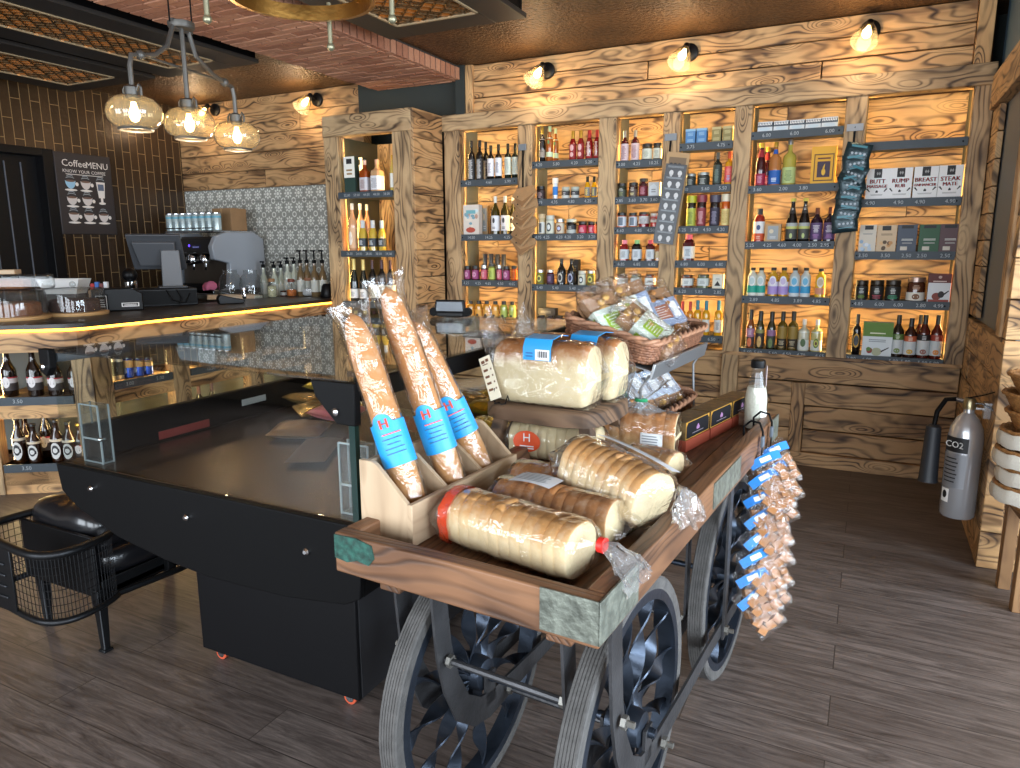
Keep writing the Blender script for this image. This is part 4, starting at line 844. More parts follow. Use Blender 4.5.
SI(4, 2, 241, [('dress_rw', 758.3, 10.8, 209.4, 'dressing_bottle', 'red bottle with white and orange label', B_), ('kraftbox', 772.8, 15, 224.5, 'gift_box', 'brown box with grey window', 'box'), ('cider', 790.7, 11.2, 199.2, 'cider_bottle', 'black long-necked bottle', B_), ('cider', 803, 11.2, 198.8, 'cider_bottle', 'black long-necked bottle', B_), ('cordial_pp', 815.5, 11.6, 208.3, 'cordial_bottle', 'dark bottle with purple label', B_), ('cordial_pp', 828.4, 11.4, 207.8, 'cordial_bottle', 'dark bottle with purple label', B_)])
SI(4, 3, 295.6, [('body_green', 751.6, 9.4, 268, 'lotion_bottle', 'white bottle with green band', B_), ('body_green', 760, 9.4, 268, 'lotion_bottle', 'white bottle with green band', B_), ('body_lilac', 772.2, 10, 268, 'lotion_bottle', 'golden bottle with lilac label', B_), ('body_lilac', 782.6, 9.8, 268, 'lotion_bottle', 'golden bottle with lilac label', B_), ('body_blue', 793.6, 10.4, 268, 'lotion_bottle', 'pale bottle with blue band', B_), ('body_blue', 804.6, 9.8, 268.2, 'lotion_bottle', 'pale bottle with blue band', B_), ('body_yel', 819.6, 9.8, 269, 'lotion_bottle', 'yellow bottle with round badge', B_)])
SI(4, 4, 347.6, [('rape_pink', 749.3, 8, 310, 'oil_bottle', 'black capped bottle with pink label', B_), ('rape_olive', 759, 8.4, 311.4, 'oil_bottle', 'black capped bottle with olive label', B_), ('rape_plum', 770.2, 8.6, 312, 'oil_bottle', 'black capped bottle with plum label', B_), ('oil_tall', 781.2, 9.6, 312, 'oil_bottle', 'tall bronze oil bottle', B_), ('oil_tall', 791.8, 9.8, 312, 'oil_bottle', 'tall bronze oil bottle', B_), ('avo_plain', 802.8, 11, 319.5, 'oil_bottle', 'white bottle with green leaf', B_), ('avocado', 815.8, 11, 320, 'oil_bottle', 'white bottle with halved avocado', B_)])
SI(5, 1, 198.6, [('butt', 876, 20.6, 169.4, 'rub_box', 'white carton lettered BUTT MASSAGE', 'box'), ('rump', 898.6, 20.8, 168.4, 'rub_box', 'white carton lettered RUMP RUB', 'box'), ('breast', 923.6, 21.6, 167, 'rub_box', 'white carton lettered BREAST ENHANCER', 'box'), ('steak', 948, 21, 165.8, 'rub_box', 'white carton lettered STEAK MATE', 'box')])
SI(5, 2, 251.4, [('nuts_w', 866.4, 15.4, 225, 'snack_pouch', 'white snack pouch', 'pouch'), ('nuts_k', 885.2, 17.6, 225.4, 'snack_pouch', 'brown snack pouch with nuts', 'pouch'), ('tea_nv', 905.4, 17.4, 225, 'tea_carton', 'navy carton', 'box'), ('tea_gr', 927.4, 18, 224.6, 'tea_carton', 'green carton', 'box'), ('tea_br', 948, 18, 224.4, 'tea_carton', 'brown carton', 'box')])
SI(5, 3, 299.6, [('jar_bl_gr', 860.7, 12, 280.5, 'pesto_jar', 'black jar with green stripe', J_), ('jar_bl_rd', 876, 13, 280.5, 'pesto_jar', 'black jar with red stripe', J_), ('jar_bl_tl', 892, 14.6, 280.5, 'pesto_jar', 'black jar with teal stripe', J_), ('spread', 914.7, 17, 277.6, 'spread_jar', 'large brown jar with silver lid', J_), ('choc', 937.6, 20, 273.7, 'chocolate_box', 'white box with brown top', 'box')])
SI(5, 4, 355, [('vinegar', 854.8, 8, 314.7, 'vinegar_bottle', 'slim black bottle with gold badge', B_), ('greenbox', 875.8, 27, 322, 'fondue_box', 'white box with green top', 'box'), ('dip_gr', 895.8, 11.4, 315.4, 'sauce_bottle', 'dark bottle with green topped label', B_), ('dip_or', 908.6, 11.6, 318.6, 'sauce_bottle', 'dark bottle with orange topped label', B_), ('dip_bk', 917, 10, 315.4, 'sauce_bottle', 'dark bottle tucked behind others', B_, 1), ('dip_bk', 922, 11.4, 315.4, 'sauce_bottle', 'dark bottle with black topped label', B_), ('dip_rd', 934.8, 11, 315.6, 'sauce_bottle', 'dark bottle with red topped label', B_)])

# ================================================================== SPIRITS CABINET (projecting at the left end)
TX0, TX1, TY = -4.32, -3.383, 5.04
tow = thing('display_cabinet', 'tall scorched timber cabinet with lit bottle shelves beside the bar', 'cabinet', (0, 0, 0))
mb = MB(); mb.box(TX0, TX1-.0215, TY-.01, TY+.09, 2.53, 2.704, WOODG); mb.build('header_beam', tow, .006)
mb = MB(); mb.box(TX0, -4.165, TY, TY+.09, .0, 2.53, WOODG, 'z'); mb.build('stile', tow, .005)
mb = MB(); mb.box(-3.60, TX1-.0215, TY, TY+.09, .0, 2.53, WOODG, 'z'); mb.build('stile', tow, .005)
mb = MB()
for i in range(12): mb.box(TX1-.02-random.uniform(0, .006), TX1, TY-.008, 5.475, i*2.704/12+.003, (i+1)*2.704/12-.003, WOODB, 'y')
mb.build('side_boards', tow, .003)
mb = MB(); mb.box(TX0, TX0+.02, TY+.09, 5.85, 0, 2.53, WOODB, 'y'); mb.build('side_boards', tow)
mb = MB(); mb.box(-4.185, -4.165, TY+.09, 5.60, .9, 2.53, pm((66, 66, 54), .35)); mb.build('side_panel', tow)
mb = MB(); mb.box(-3.62, -3.60, TY+.09, 5.60, .9, 2.53, OLIVE); mb.build('side_panel', tow)
mb = MB()
for i in range(8): mb.box(-4.19+i*.074, -4.19+(i+1)*.074-.003, 5.60, 5.615, .9, 2.53, WOODW, 'z')
mb.build('back_panel', tow)
TS = [ony(365, 192, TY).z, ony(365, 251, TY).z, ony(365, 302, TY).z]
TP = [['52.00', '59.00', '44.00', '44.00', '38.00'], ['26.00', '24.00', '28.00', '38.00', '34.00'], ['28.00', '16.00', '14.00', '14.00']]
for j, z in enumerate(TS):
    mb = MB(); mb.box(-4.165, -3.60, TY+.03, 5.595, z-.03, z, pm((74, 76, 74), .6)); s = mb.build('shelf', tow)
    mb = MB(); mb.box(-4.175, -3.605, TY-.012, TY+.003, z-.05, z+.004, SLATE)
    for k, t in enumerate(TP[j]): mb.front_text(t, -4.13+(k+.5)*.52/len(TP[j]), z-.024, .03, CHALK, TY-.0128)
    mb.build('price_rail', s)
mb = MB(); mb.box(-4.165, -3.60, TY+.02, TY+.09, 0, .92, WOODB); mb.build('kick_panel', tow)
def TI(j, base, items): shelf_items('%s shelf of tall spirits cabinet' % ['top', 'second', 'third'][j], TS[j], TY, base, items)
TI(0, 190.6, [('whiskybox', 352.4, 13.6, 157, 'spirit_carton', 'green and white spirit carton', 'box'), ('whiskybox', 361, 12, 158, 'spirit_carton', 'green and white spirit carton', 'box', 2.2), ('whisky', 365.6, 10, 160.5, 'spirit_bottle', 'amber spirit bottle', B_), ('gin_wh', 377.8, 12, 160, 'spirit_bottle', 'spirit bottle with white label', B_), ('slim_gold', 393, 5.4, 155.4, 'spirit_bottle', 'slim golden bottle', B_)])
TI(1, 249.4, [('rose', 353.8, 9, 204, 'wine_bottle', 'tall rose wine bottle', B_), ('rose', 361.8, 8.6, 204.2, 'wine_bottle', 'tall rose wine bottle', B_, 1.2), ('rose', 368.4, 8.4, 205, 'wine_bottle', 'tall rose wine bottle', B_, 2.2), ('brandy', 363.6, 9.2, 220.8, 'spirit_bottle', 'short golden bottle with dark label', B_), ('brandy', 373.6, 9.4, 220.8, 'spirit_bottle', 'short golden bottle with dark label', B_), ('brandy', 382.6, 8, 221, 'spirit_bottle', 'short golden bottle with dark label', B_)])
TI(2, 301, [('sparkling', 355.4, 9.4, 259.5, 'wine_bottle', 'sparkling wine bottle with gold foil', B_), ('sparkling', 364.6, 9.2, 260, 'wine_bottle', 'sparkling wine bottle with gold foil', B_), ('redwine', 373.6, 9, 260.6, 'wine_bottle', 'dark red wine bottle', B_), ('redwine', 382.8, 9, 260.6, 'wine_bottle', 'dark red wine bottle', B_), ('redwine', 391.6, 8.6, 260.8, 'wine_bottle', 'dark red wine bottle', B_)])

# ================================================================== THE BAR
CT = 1.13
B1 = Vector((-4.49, 2.855, 0)); A36 = R(33.5)
bar = thing('bar_counter', 'long timber fronted bar with dark top and glowing amber edge strip', 'counter', (0, 0, 0))
def slab(mb, pts, z0, z1, m):
    n = len(pts); vs = [(x, y, z0) for x, y in pts]+[(x, y, z1) for x, y in pts]
    return mb.add(vs, [tuple(range(n))[::-1], tuple(range(n, 2*n))]+[(i, (i+1) % n, n+(i+1) % n, n+i) for i in range(n)], m)
edge = [(-5.85, 1.62), (-4.60, 2.67), (-4.525, 2.735), (-4.48, 2.80), (-4.465, 2.88), (-4.465, 5.62)]
inner = [(-5.15, 5.62), (-5.15, 3.1), (-6.25, 2.12)]
mb = MB(); slab(mb, edge+inner, CT-.028, CT, pm((46, 40, 36), .35, var=.2, vscale=20)); mb.build('worktop', bar)
def off(pts, d):
    out = []
    for i, p in enumerate(pts):
        a = Vector(pts[max(i-1, 0)]); b = Vector(pts[min(i+1, len(pts)-1)]); t = (b-a).normalized(); n = Vector((t.y, -t.x)); q = Vector(p)+n*d; out.append((q.x, q.y))
    return out
def wall_strip(mb, pts, z0, z1, t, m):
    o2 = off(pts, -t); n = len(pts)
    for i in range(n-1):
        a, b, c, d = pts[i], pts[i+1], o2[i+1], o2[i]
        q = i*.7
        ln = [0]
        s0 = (Vector(a)-Vector(pts[0])).length; s1 = s0+(Vector(b)-Vector(a)).length
        vs = [(*a, z0), (*b, z0), (*c, z0), (*d, z0), (*a, z1), (*b, z1), (*c, z1), (*d, z1)]
        gc = [(s, z, 4.) for s, z in ((s0, z0), (s1, z0), (s1, z0), (s0, z0), (s0, z1), (s1, z1), (s1, z1), (s0, z1))]
        mb.add(vs, [(0, 1, 5, 4), (2, 3, 7, 6), (0, 3, 2, 1), (4, 5, 6, 7)]+([(3, 0, 4, 7)] if i == 0 else [])+([(1, 2, 6, 5)] if i == n-2 else []), m, gc)
mb = MB(); wall_strip(mb, off(edge, -.02), .955, CT-.05, .03, WOODB); mb.build('fascia', bar)
mb = MB(); wall_strip(mb, off(edge, -.012), CT-.046, CT-.0285, .02, emis((255, 176, 54), 9.)); mb.build('light_strip', bar)
M1 = T(*B1) @ RZ(A36); M2 = T(*B1) @ RZ(PI/2)
boards = MB(); posts = []
def facade(M, x0, x1, cub, posts_, rails):
    """timber front in local x, facing local -y"""
    for (a, b) in posts_:
        q = MB(); q.box(a, b, -.01, .08, 0, .96, WOODG, 'z', M=M); q.build('post', bar)
    q = MB(); planks_x_m(q, x0, x1, .0, .05, 0, .19, 1, WOOD, M); q.build('plinth', bar)
    q = MB(); q.box(x0, x1, .40, .42, .15, .96, pm((104, 106, 96), .5), M=M); q.box(x0, x1, .0, .41, .16, .20, WOODB, M=M); q.build('carcass', bar)
    for (a, b, z, t) in rails:
        q = MB(); q.box(a, b, .005, .40, z-.05, z, WOODB, M=M); q.box(a, b, 0., .02, z-.14, z-.05, WOOD, M=M); s = q.build('shelf', bar)
        q = MB(); q.box(a+.01, b-.01, -.012, 0., z-.05, z+.004, SLATE, M=M)
        for k, tx in enumerate(t): q.front_text(tx, a+(b-a)*(k+.5)/len(t)-(.1 if len(t) == 1 else 0), z-.023, .036, CHALK, -.0128, M=M)
        q.build('price_rail', s)
def planks_x_m(mb, x0, x1, y0, y1, z0, z1, n, m, M): mb.box(x0, x1, y0, y1, z0, z1, m, M=M)
facade(M1, -1.25, 0., [], [(-.70, -.60), (-.10, .02), (-1.2, -1.1)], [(-.60, -.10, .65, ['3.50']), (-.60, -.10, .20, ['3.50']), (-1.1, -.70, .65, ['3.50']), (-1.1, -.70, .20, ['3.50'])])
facade(M2, 0., 2.8, [], [(.0, .15), (.62, .76), (1.34, 1.48), (2.06, 2.2)], [(.15, .62, .71, ['3.00', '5.00']), (.76, 1.34, .71, ['10.00']), (1.48, 2.06, .71, ['4.00']), (.15, .62, .24, []), (.76, 1.34, .24, [])])
n1 = Vector((math.sin(A36), -math.cos(A36), 0))
def bar_item(spec, cx, w, top, base, z, back, name, label, group):
    p0 = B1-n1*back
    q = onp(cx, base, p0, n1); wd = w*dep(q)/FPX; t = onp(cx, top, p0, n1)
    put_vessel(spec, (q.x, q.y, z+.001), min(wd/2, .045), t.z-z, name, label, 'bottle', group, A36)
for k, (cx, b) in enumerate(((11.7, .06), (37, .06), (57.4, .06), (78, .06))):
    bar_item('lager', cx, 15, 350+(k > 1)*3, 397, .65, b, 'beer_bottle', 'brown beer bottle with white label, %s from left, upper shelf under bar end' % ORD[k], 'beer bottles on the upper bar shelf')
for k, (cx, sp, b, tp) in enumerate(((22, 'craft', .06, 417), (30, 'craft', .2, 416), (37, 'craft', .06, 424), (50, 'lager', .2, 408), (60, 'craft', .06, 420), (72, 'craft', .06, 422), (83, 'lager', .08, 424))):
    bar_item(sp, cx, 12.4, tp, 463, .20, b, 'beer_bottle', 'brown beer bottle, %s from left, lower shelf under bar end' % ORD[k], 'beer bottles on the lower bar shelf')
def can_item(spec, cx, w, top, z, name, label, group, X=-4.57):
    q = onx(cx, top+10, X); wd = w*dep(q)/FPX; h = onx(cx, top, X).z-z
    put_vessel(spec, (q.x, q.y, z+.001), min(wd/2, .034), h, name, label, 'can', group)
for k, (cx, sp) in enumerate(((111, 'can_pale'), (118.5, 'can_pale'), (128.4, 'can_blue'), (138.6, 'can_blue'), (147.8, 'can_blue'))):
    can_item(sp, cx, 9, 357, .71, 'drink_can', '%s drink can, %s from left on bar front shelf' % ('pale' if k < 2 else 'blue', ORD[k]), 'drink cans on the bar front shelf')
for k, cx in enumerate((186, 199, 212)):
    q = onx(cx, 392, -4.58); put_vessel('redwine', (q.x, q.y, .241), .036, .31, 'wine_bottle', 'dark wine bottle with red cap, %s from left in lower bar cubby' % ORD[k], 'bottle', 'wine bottles in the bar cubby')
for k in range(4):
    q = onx(122+k*11, 412, -4.56); mb = MB(); mb.box(-.06, .06, -.045, .045, 0, .16, pm((70, 74, 72), .3)); mb.box(-.055, .055, -.05, .04, .13, .165, pm((190, 190, 180), .3, .3))
    o = mb.build('drink_carton', M=T(q.x, q.y, .241) @ RZ(PI/2)); tag(o, 'grey drinks carton, %s from left in lower bar cubby' % ORD[k], 'box', 'drinks cartons in the bar cubby')
# back counter behind the bar
mb = MB(); mb.box(-6.79, -5.16, 4.95, 5.62, 0, 1.06, pm((50, 44, 40), .6)); mb.box(-6.79, -5.155, 4.93, 5.62, 1.06, 1.09, pm((46, 40, 36), .35)); o = mb.build('back_counter', bevel=.004); tag(o, 'low dark counter against the motif tiles behind the bar', 'counter')
BC = 1.09

# ------------------------------------------------------------------ things on the bar
def cz(x, y): q = onz(x, y, CT); return (q.x, q.y, CT+.001)
def cake_dome(px, r, h, label, cake, knob):
    o = thing('cake_dome', label, 'cake dome', cz(*px))
    mb = MB(); mb.lathe([(r*1.08, 0), (r*1.1, .008), (r*1.1, .02), (r*1.06, .024)], pm((190, 152, 104), .5, var=.15), 32); mb.build('wooden_base', o)
    mb = MB(); mb.lathe([(r*.8, .025), (r*.82, .03), (r*.82, .1), (r*.74, .112)], pm(cake, .7, bump=.6, bscale=60, var=.3, vscale=30), 24); mb.build('cake', o)
    mb = MB(); mb.lathe([(r, .025), (r, h*.88), (r*.97, h*.96), (r*.9, h), (.01, h+.006)], CLEAR, 32, caps=False); mb.build('glass_cover', o)
    if knob: mb = MB(); mb.ball((0, 0, h+.025), .022, CLEAR); mb.build('knob', o)
cake_dome((16, 319), .19, .19, 'round glass cake cover over brown crumbly cake at bar end', (120, 72, 40), False)
cake_dome((76, 314.5), .195, .19, 'round knobbed glass cake cover on pale wooden base', (60, 36, 30), True)
o = thing('cake_box', 'clear rectangular cover over a loaf cake on top of cake cover', 'cake box', (cz(16, 319)[0], cz(16, 319)[1], CT+.20), R(38))
mb = MB(); mb.box(-.24, .24, -.09, .09, 0, .1, CLEAR); mb.build('clear_cover', o, .02)
mb = MB(); mb.box(-.2, .1, -.07, .07, .002, .07, pm((140, 86, 46), .7, bump=.6, var=.3, vscale=30)); mb.build('cake', o, .02)
q = Vector(cz(16, 319)); mb = MB(); mb.box(-.14, .12, -.05, .05, 0, .03, OAK); tag(mb.build('wood_block', M=T(q.x-.06, q.y-.04, CT+.301) @ RZ(R(38)), bevel=.004), 'small pale wooden block lying on the clear cake cover', 'block')
p = cz(62, 308); mb = MB()
mb.loft([[(-.16*s, -.1*s, z), (.16*s, -.1*s, z), (.16*s, .1*s, z), (-.16*s, .1*s, z)] for s, z in ((.8, 0), (1.05, .12), (1.02, .12), (.78, .006))], WHITE, True, True, True)
tag(mb.build('paper_tray', M=T(p[0]-.22, p[1]+.18, CT+.10) @ RZ(R(30))), 'white folded paper tray raised behind the knobbed cake cover', 'tray')
mb = MB(); mb.box(-.12, .12, -.08, .08, 0, .1, pm((60, 56, 52), .5)); tag(mb.build('tray_stand', M=T(p[0]-.22, p[1]+.18, CT+.0005) @ RZ(R(30)), bevel=.004), 'dark block under the white paper tray', 'stand')
p = cz(100, 311); o = thing('sachet_box', 'small wooden box of red and blue sachets by cake cover', 'box', (p[0]-.12, p[1]+.1, p[2]), R(40))
mb = MB(); mb.box(-.07, .07, -.05, .05, 0, .15, OAK); mb.build('box_body', o, .003)
for k, c in enumerate(((190, 44, 44), (60, 110, 190), (120, 60, 60), (226, 230, 236))):
    mb = MB(); mb.box(-.06+k*.031, -.034+k*.031, -.02, .02, .15, .20+.012*(k % 2), pm(c, .5)); mb.build('sachet', o)
p = cz(103, 312); o = thing('counter_sign', 'small black framed sign beside the sachet box', 'sign', p, R(30))
mb = MB(); mb.box(-.045, .045, -.006, .006, 0, .13, BLACK); mb.build('board', o, .002)
mb = MB()
for (a, b, c, e) in ((-.04, .04, .01, .014), (-.04, .04, .116, .12), (-.04, -.036, .01, .12), (.036, .04, .01, .12)): mb.rect(a, b, c, e, -.0066, WHITE)
lines(mb, -.026, .026, .035, .1, -.0066, WHITE, 4); mb.build('chalk_writing', o)
p = cz(124, 310); o = thing('receipt_printer', 'black receipt printer with round side knob on bar', 'printer', p, R(60))
mb = MB(); mb.prism([(-.13, 0), (.13, 0), (.13, .13), (.06, .17), (-.13, .17)], -.09, .09, SATIN); mb.build('body', o, .008)
mb = MB(); mb.lathe([(.075, 0), (.08, .02), (.08, .06), (.07, .075)], pm((52, 54, 58), .5), 24, T(-.13, 0, .09) @ RY(-PI/2)); mb.build('knob', o)
mb = MB(); mb.rect(-.02, .1, .03, .06, -.091, WHITE); mb.rect(-.012, .092, .035, .055, -.0915, INK); lines(mb, -.006, .086, .038, .052, -.092, WHITE, 2); mb.build('label_plate', o)
p = cz(125, 306); o = thing('tamper', 'glossy black ball topped tamper on silver base', 'tamper', (p[0]-.25, p[1]+.25, p[2]))
mb = MB(); mb.lathe([(.05, 0), (.055, .01), (.055, .18), (.045, .19)], CHROME, 20); mb.build('base', o)
mb = MB(); mb.ball((0, 0, .24), .062, SATIN, 20); mb.build('ball_handle', o)
p = cz(177, 305.5); o = thing('cash_drawer', 'long low black cash drawer under the till screen', 'cash drawer', (p[0]-.12, p[1], p[2]), R(63))
mb = MB(); mb.box(-.26, .22, -.12, .2, 0, .14, SATIN); mb.build('body', o, .006)
mb = MB(); mb.box(-.25, .21, -.126, -.12, .015, .125, BLACK); mb.build('drawer_front', o, .003)
mb = MB(); mb.tube([(-.02, -.13, .13), (.02, -.16, .05), (.12, -.15, .02), (.16, -.13, .1)], .004, BLACK); mb.tube([(.06, -.13, .13), (.09, -.15, .06), (.07, -.15, .01)], .004, BLACK); mb.build('cable', o)
q = Vector(p); o = thing('till_screen', 'dark grey till monitor seen from behind on slanted stand', 'monitor', (q.x-.10, q.y+.06, CT+.142), R(54))
mb = MB(); mb.prism([(-.08, 0), (.08, 0), (.07, .31), (-.07, .31)], .02, .07, pm((92, 94, 98), .45)); mb.build('stand', o, .006)
mb = MB(); mb.box(-.11, .11, -.06, .12, 0, .014, pm((60, 62, 66), .45)); mb.build('foot', o, .004)
mb = MB(); PMn = T(-.10, .11, .29) @ RZ(R(-16)) @ RX(R(30)) @ Matrix.Scale(1.1, 4)
mb.box(-.19, .19, .0, .025, -.15, .15, pm((66, 68, 72), .4), M=PMn); mb.prism([(-.13, -.1), (.13, -.1), (.15, .1), (-.15, .1)], -.03, .0, pm((80, 82, 86), .45), M=PMn); mb.build('display', o, .006)
# coffee machine on the back counter
MX0, MX1, MY = -6.44, -5.70, 5.0
o = thing('espresso_machine', 'three group espresso machine with grey side panels behind the bar', 'coffee machine', ((MX0+MX1)/2, MY, BC+.001)); hw = (MX1-MX0)/2
mb = MB(); mb.box(-hw+.05, hw-.05, .19, .56, .08, .62, pm((78, 70, 62), .3, .5)); mb.box(-hw+.06, hw-.06, .02, .2, .46, .60, pm((44, 42, 42), .3, .3)); mb.build('body', o, .01)
mb = MB(); mb.box(-hw+.06, hw-.06, .0, .5, .05, .10, STEEL); mb.box(-hw+.06, hw-.06, .0, .02, .06, .16, SATIN); mb.build('drip_tray', o, .006)
mb = MB(); mb.box(-hw+.06, hw-.06, .20, .215, .12, .44, pm((92, 84, 76), .25, .9)); mb.build('splash_plate', o)
side = [(.02, .1), (.10, .12), (.13, .36), (-.06, .40), (-.08, .52), (-.02, .62), (.10, .66), (.46, .66), (.58, .60), (.60, .1)]
for s in (-1, 1):
    mb = MB(); x0 = s*hw; mb.prism([(-y, z) for y, z in side] if False else side, min(0, -s*.06)*1., max(0, -s*.06)*1., pm((158, 164, 172), .4), M=T(x0, 0, 0) @ RZ(PI/2) @ Matrix.Diagonal((1, 1, 1, 1)))
    mb.build('side_panel', o, .012)
    mb = MB(); mb.tube([(x0+s*.003, .13, .38), (x0+s*.003, .26, .36), (x0+s*.003, .42, .26), (x0+s*.003, .52, .14)], .006, pm((70, 74, 80), .4)); mb.build('side_trim', o)
for k in range(3):
    x = -.2+k*.17
    mb = MB(); mb.lathe([(.045, 0), (.05, .02), (.05, .07), (.035, .09)], CHROME, 18, T(x, .08, .36)); mb.tube([(x, .06, .38), (x, -.03, .365), (x, -.12, .35)], .014, SATIN); mb.tube([(x, .08, .36), (x, .08, .32), (x+.02, .06, .30)], .012, CHROME); mb.build('group_head', o)
mb = MB(); mb.rect(.02, .16, .50, .54, .018, pm((30, 30, 60), .3)); lines(mb, .04, .14, .51, .535, .017, pm((150, 150, 220), .4), 1); mb.build('display', o)
mb = MB(); mb.disc(0, .53, .012, .012, .017, emis((90, 60, 255), 3.)); mb.build('indicator', o)
mb = MB(); mb.ball((-.13, -.004, .11), .022, CHROME, 12, (1, .4, 1)); mb.build('dial', o)
mb = MB(); mb.box(-hw+.03, hw-.03, .03, .56, .663, .675, STEEL); mb.tube([(-hw+.03, .03, .70), (hw-.03, .03, .70)], .006, CHROME); mb.build('cup_rail', o)
for k in range(8):
    x = MX0+.03+k*.094
    put_vessel('can_syrup', (x, MY+.10, BC+.678), .043, .17, 'tea_tin', 'silver tin, %s from left in the row on coffee machine' % ORD[k], 'tin', 'tins on the coffee machine')
mb = MB(); mb.box(-.13, .13, -.1, .1, 0, .22, pm((150, 116, 80), .7, var=.1)); mb.rect(-.012, .012, 0, .22, -.1006, pm((170, 136, 96), .6)); tag(mb.build('cardboard_box', M=T(-5.86, 5.36, BC+.678), bevel=.003), 'brown cardboard box on top of the coffee machine', 'box')
mb = MB()
prof = []
for i in range(14):
    a = 2*PI*i/14; prof.append((.09*math.cos(a)*(1+.2*math.sin(3*a)), .045*math.sin(a)*(1+.25*math.cos(5*a))))
mb.loft([[(x*s, y*s-.0, z+.012*math.sin(7*x*20)) for x, y in prof] for s, z in ((.8, 0), (1, .02), (.95, .05), (.6, .075), (.15, .08))], pm((206, 110, 140), .9, bump=.8, bscale=30), True, True, True)
tag(mb.build('cleaning_cloth', M=T(-5.80, 4.985, BC+.102) ), 'crumpled pink cloth on the coffee machine drip tray', 'cloth')
def glass_jar(loc, r, h, label, fill, lid=None, filln='contents', scoop=False):
    o = thing('glass_jar', label, 'jar', loc)
    mb = MB(); mb.lathe([(r*.8, 0), (r, .02), (r*1.04, h*.5), (r*.94, h*.75), (r*.6, h*.9), (r*.62, h)], CLEAR, 24, caps=False); mb.add([(r*.8*math.cos(2*PI*k/20), r*.8*math.sin(2*PI*k/20), .002) for k in range(20)], [tuple(range(20))], CLEAR); mb.build('glass_body', o)
    if fill: mb = MB(); mb.lathe([(r*.76, .006), (r*.92, .02), (r*.93, fill[1]*h), (r*.3, fill[1]*h+.01)], pm(fill[0], .7, bump=.8, bscale=80, var=.4, vscale=60), 18); mb.build(filln, o)
    if lid: mb = MB(); mb.lathe([(r*.66, h), (r*.68, h+.004), (r*.68, h+.025), (r*.6, h+.03)], pm(lid, .5), 20); mb.build('lid', o)
    return o
glass_jar((-5.50, 4.985, BC+.001), .105, .30, 'large round glass jar with little inside, beside coffee machine', ((90, 70, 56), .1), None)
glass_jar((-5.27, 5.02, BC+.001), .105, .30, 'large round glass jar with pale powder, right of its twin', ((226, 216, 196), .2), None)
glass_jar(cz(272.5, 297.6), .045, .15, 'small jar of pale sweets with wooden lid on bar', ((206, 200, 160), .7), (150, 110, 70))
glass_jar(cz(292, 296.6), .05, .14, 'small jar of orange sweets on bar', ((226, 120, 40), .45), (120, 60, 40))
o = glass_jar(cz(311, 296), .11, .15, 'wide glass jar of white marshmallows with wooden scoop', ((236, 236, 238), .5), (150, 100, 70))
mb = MB(); mb.tube([(.0, .02, .17), (-.02, .03, .22)], .014, OAK); mb.build('scoop', o)
p = cz(283.6, 296.4); put_vessel('jam_pot', (p[0], p[1], p[2]), .026, .055, 'sauce_pot', 'tiny pink pot between the small sweet jars', 'jar')
put_vessel('amber_green', (cz(284, 293.4)[0], cz(284, 293.4)[1]-.1, CT+.001), .035, .17, 'bottle', 'small amber bottle with green label behind the sweet jars', 'bottle')
p = cz(231, 303.6); o = thing('card_terminal', 'black card payment terminal lying on the bar', 'card terminal', p, R(60))
mb = MB(); mb.prism([(-.10, 0), (.10, 0), (.11, .03), (.02, .05), (-.09, .08), (-.11, .05)], -.045, .045, SATIN); mb.build('body', o, .006)
mb = MB(); mb.box(-.085, -.01, -.035, .035, .0, .003, pm((70, 80, 90), .2), M=T(0, 0, .073) @ RY(R(20))); mb.build('screen', o)
mb = MB()
for a in range(3):
    for b in range(4): mb.box(.02+b*.02, .034+b*.02, -.03+a*.022, -.014+a*.022, .046-b*.005, .05-b*.005, GREY_)
mb.build('keypad', o)
p = cz(226, 299.5); o = thing('serving_tray', 'pale wooden tray lying behind the card terminal', 'tray', (p[0]-.05, p[1]+.1, p[2]), R(50))
mb = MB(); mb.box(-.2, .2, -.09, .09, 0, .012, OAK); mb.build('base', o, .003)
mb = MB()
for (a, b, c, e) in ((-.2, .2, -.095, -.085), (-.2, .2, .085, .095), (-.205, -.195, -.09, .09), (.195, .205, -.09, .09)): mb.box(a, b, c, e, 0, .035, OAK)
mb.build('rim', o, .002)
mb = MB(); mb.lathe([(.03, 0), (.034, .01), (.034, .03), (.014, .05), (.014, .07), (.03, .085), (.03, .1), (.02, .105)], CHROME, 18); tag(mb.build('steel_tamper', M=T(-5.92, 4.86, BC+.001+.0)), 'small steel tamper in front of the coffee machine', 'tamper')
bpy.data.objects['steel_tamper'].location = Vector(cz(223, 300.5))+Vector((0, .25, 0))
for k, spx in enumerate((264, 274.5, 281.5, 288, 294.7, 301, 307.5, 315, 323)):
    tall = k > 4; x = ony(spx, 280, 5.42-.06*(k % 2)).x
    lab = '%s syrup bottle with black pump, %s from left before the motif tiles' % ('tall' if tall else 'short', ORD[k])
    o = thing('syrup_bottle', lab, 'bottle', (x, 5.42-.06*(k % 2), (BC if x < -5.2 else CT)+.001), 0, 'pump syrup bottles')
    def mk(parts, tall=tall):
        h = .32 if tall else .31
        b = MB(); b.lathe([(.036, 0), (.04, .008), (.04, h*.6), (.03, h*.72), (.016, h*.8), (.016, h)], dg((190, 196, 180) if not tall else (120, 100, 70)), 14); parts.append(('body', None, b))
        b = MB(); b.lathe([(.0405, h*.15), (.0405, h*.5)], pm((214, 216, 206), .6), 14, caps=False); parts.append(('label', None, b))
        b = MB(); b.lathe([(.02, h), (.02, h+.03), (.008, h+.035), (.007, h+(.12 if tall else .05))], BLACK, 10); b.box(-.035, .012, -.008, .008, h+(.11 if tall else .05), h+(.125 if tall else .065), BLACK); parts.append(('pump', None, b))
    emit_parts(o, ('syrup', tall), mk)
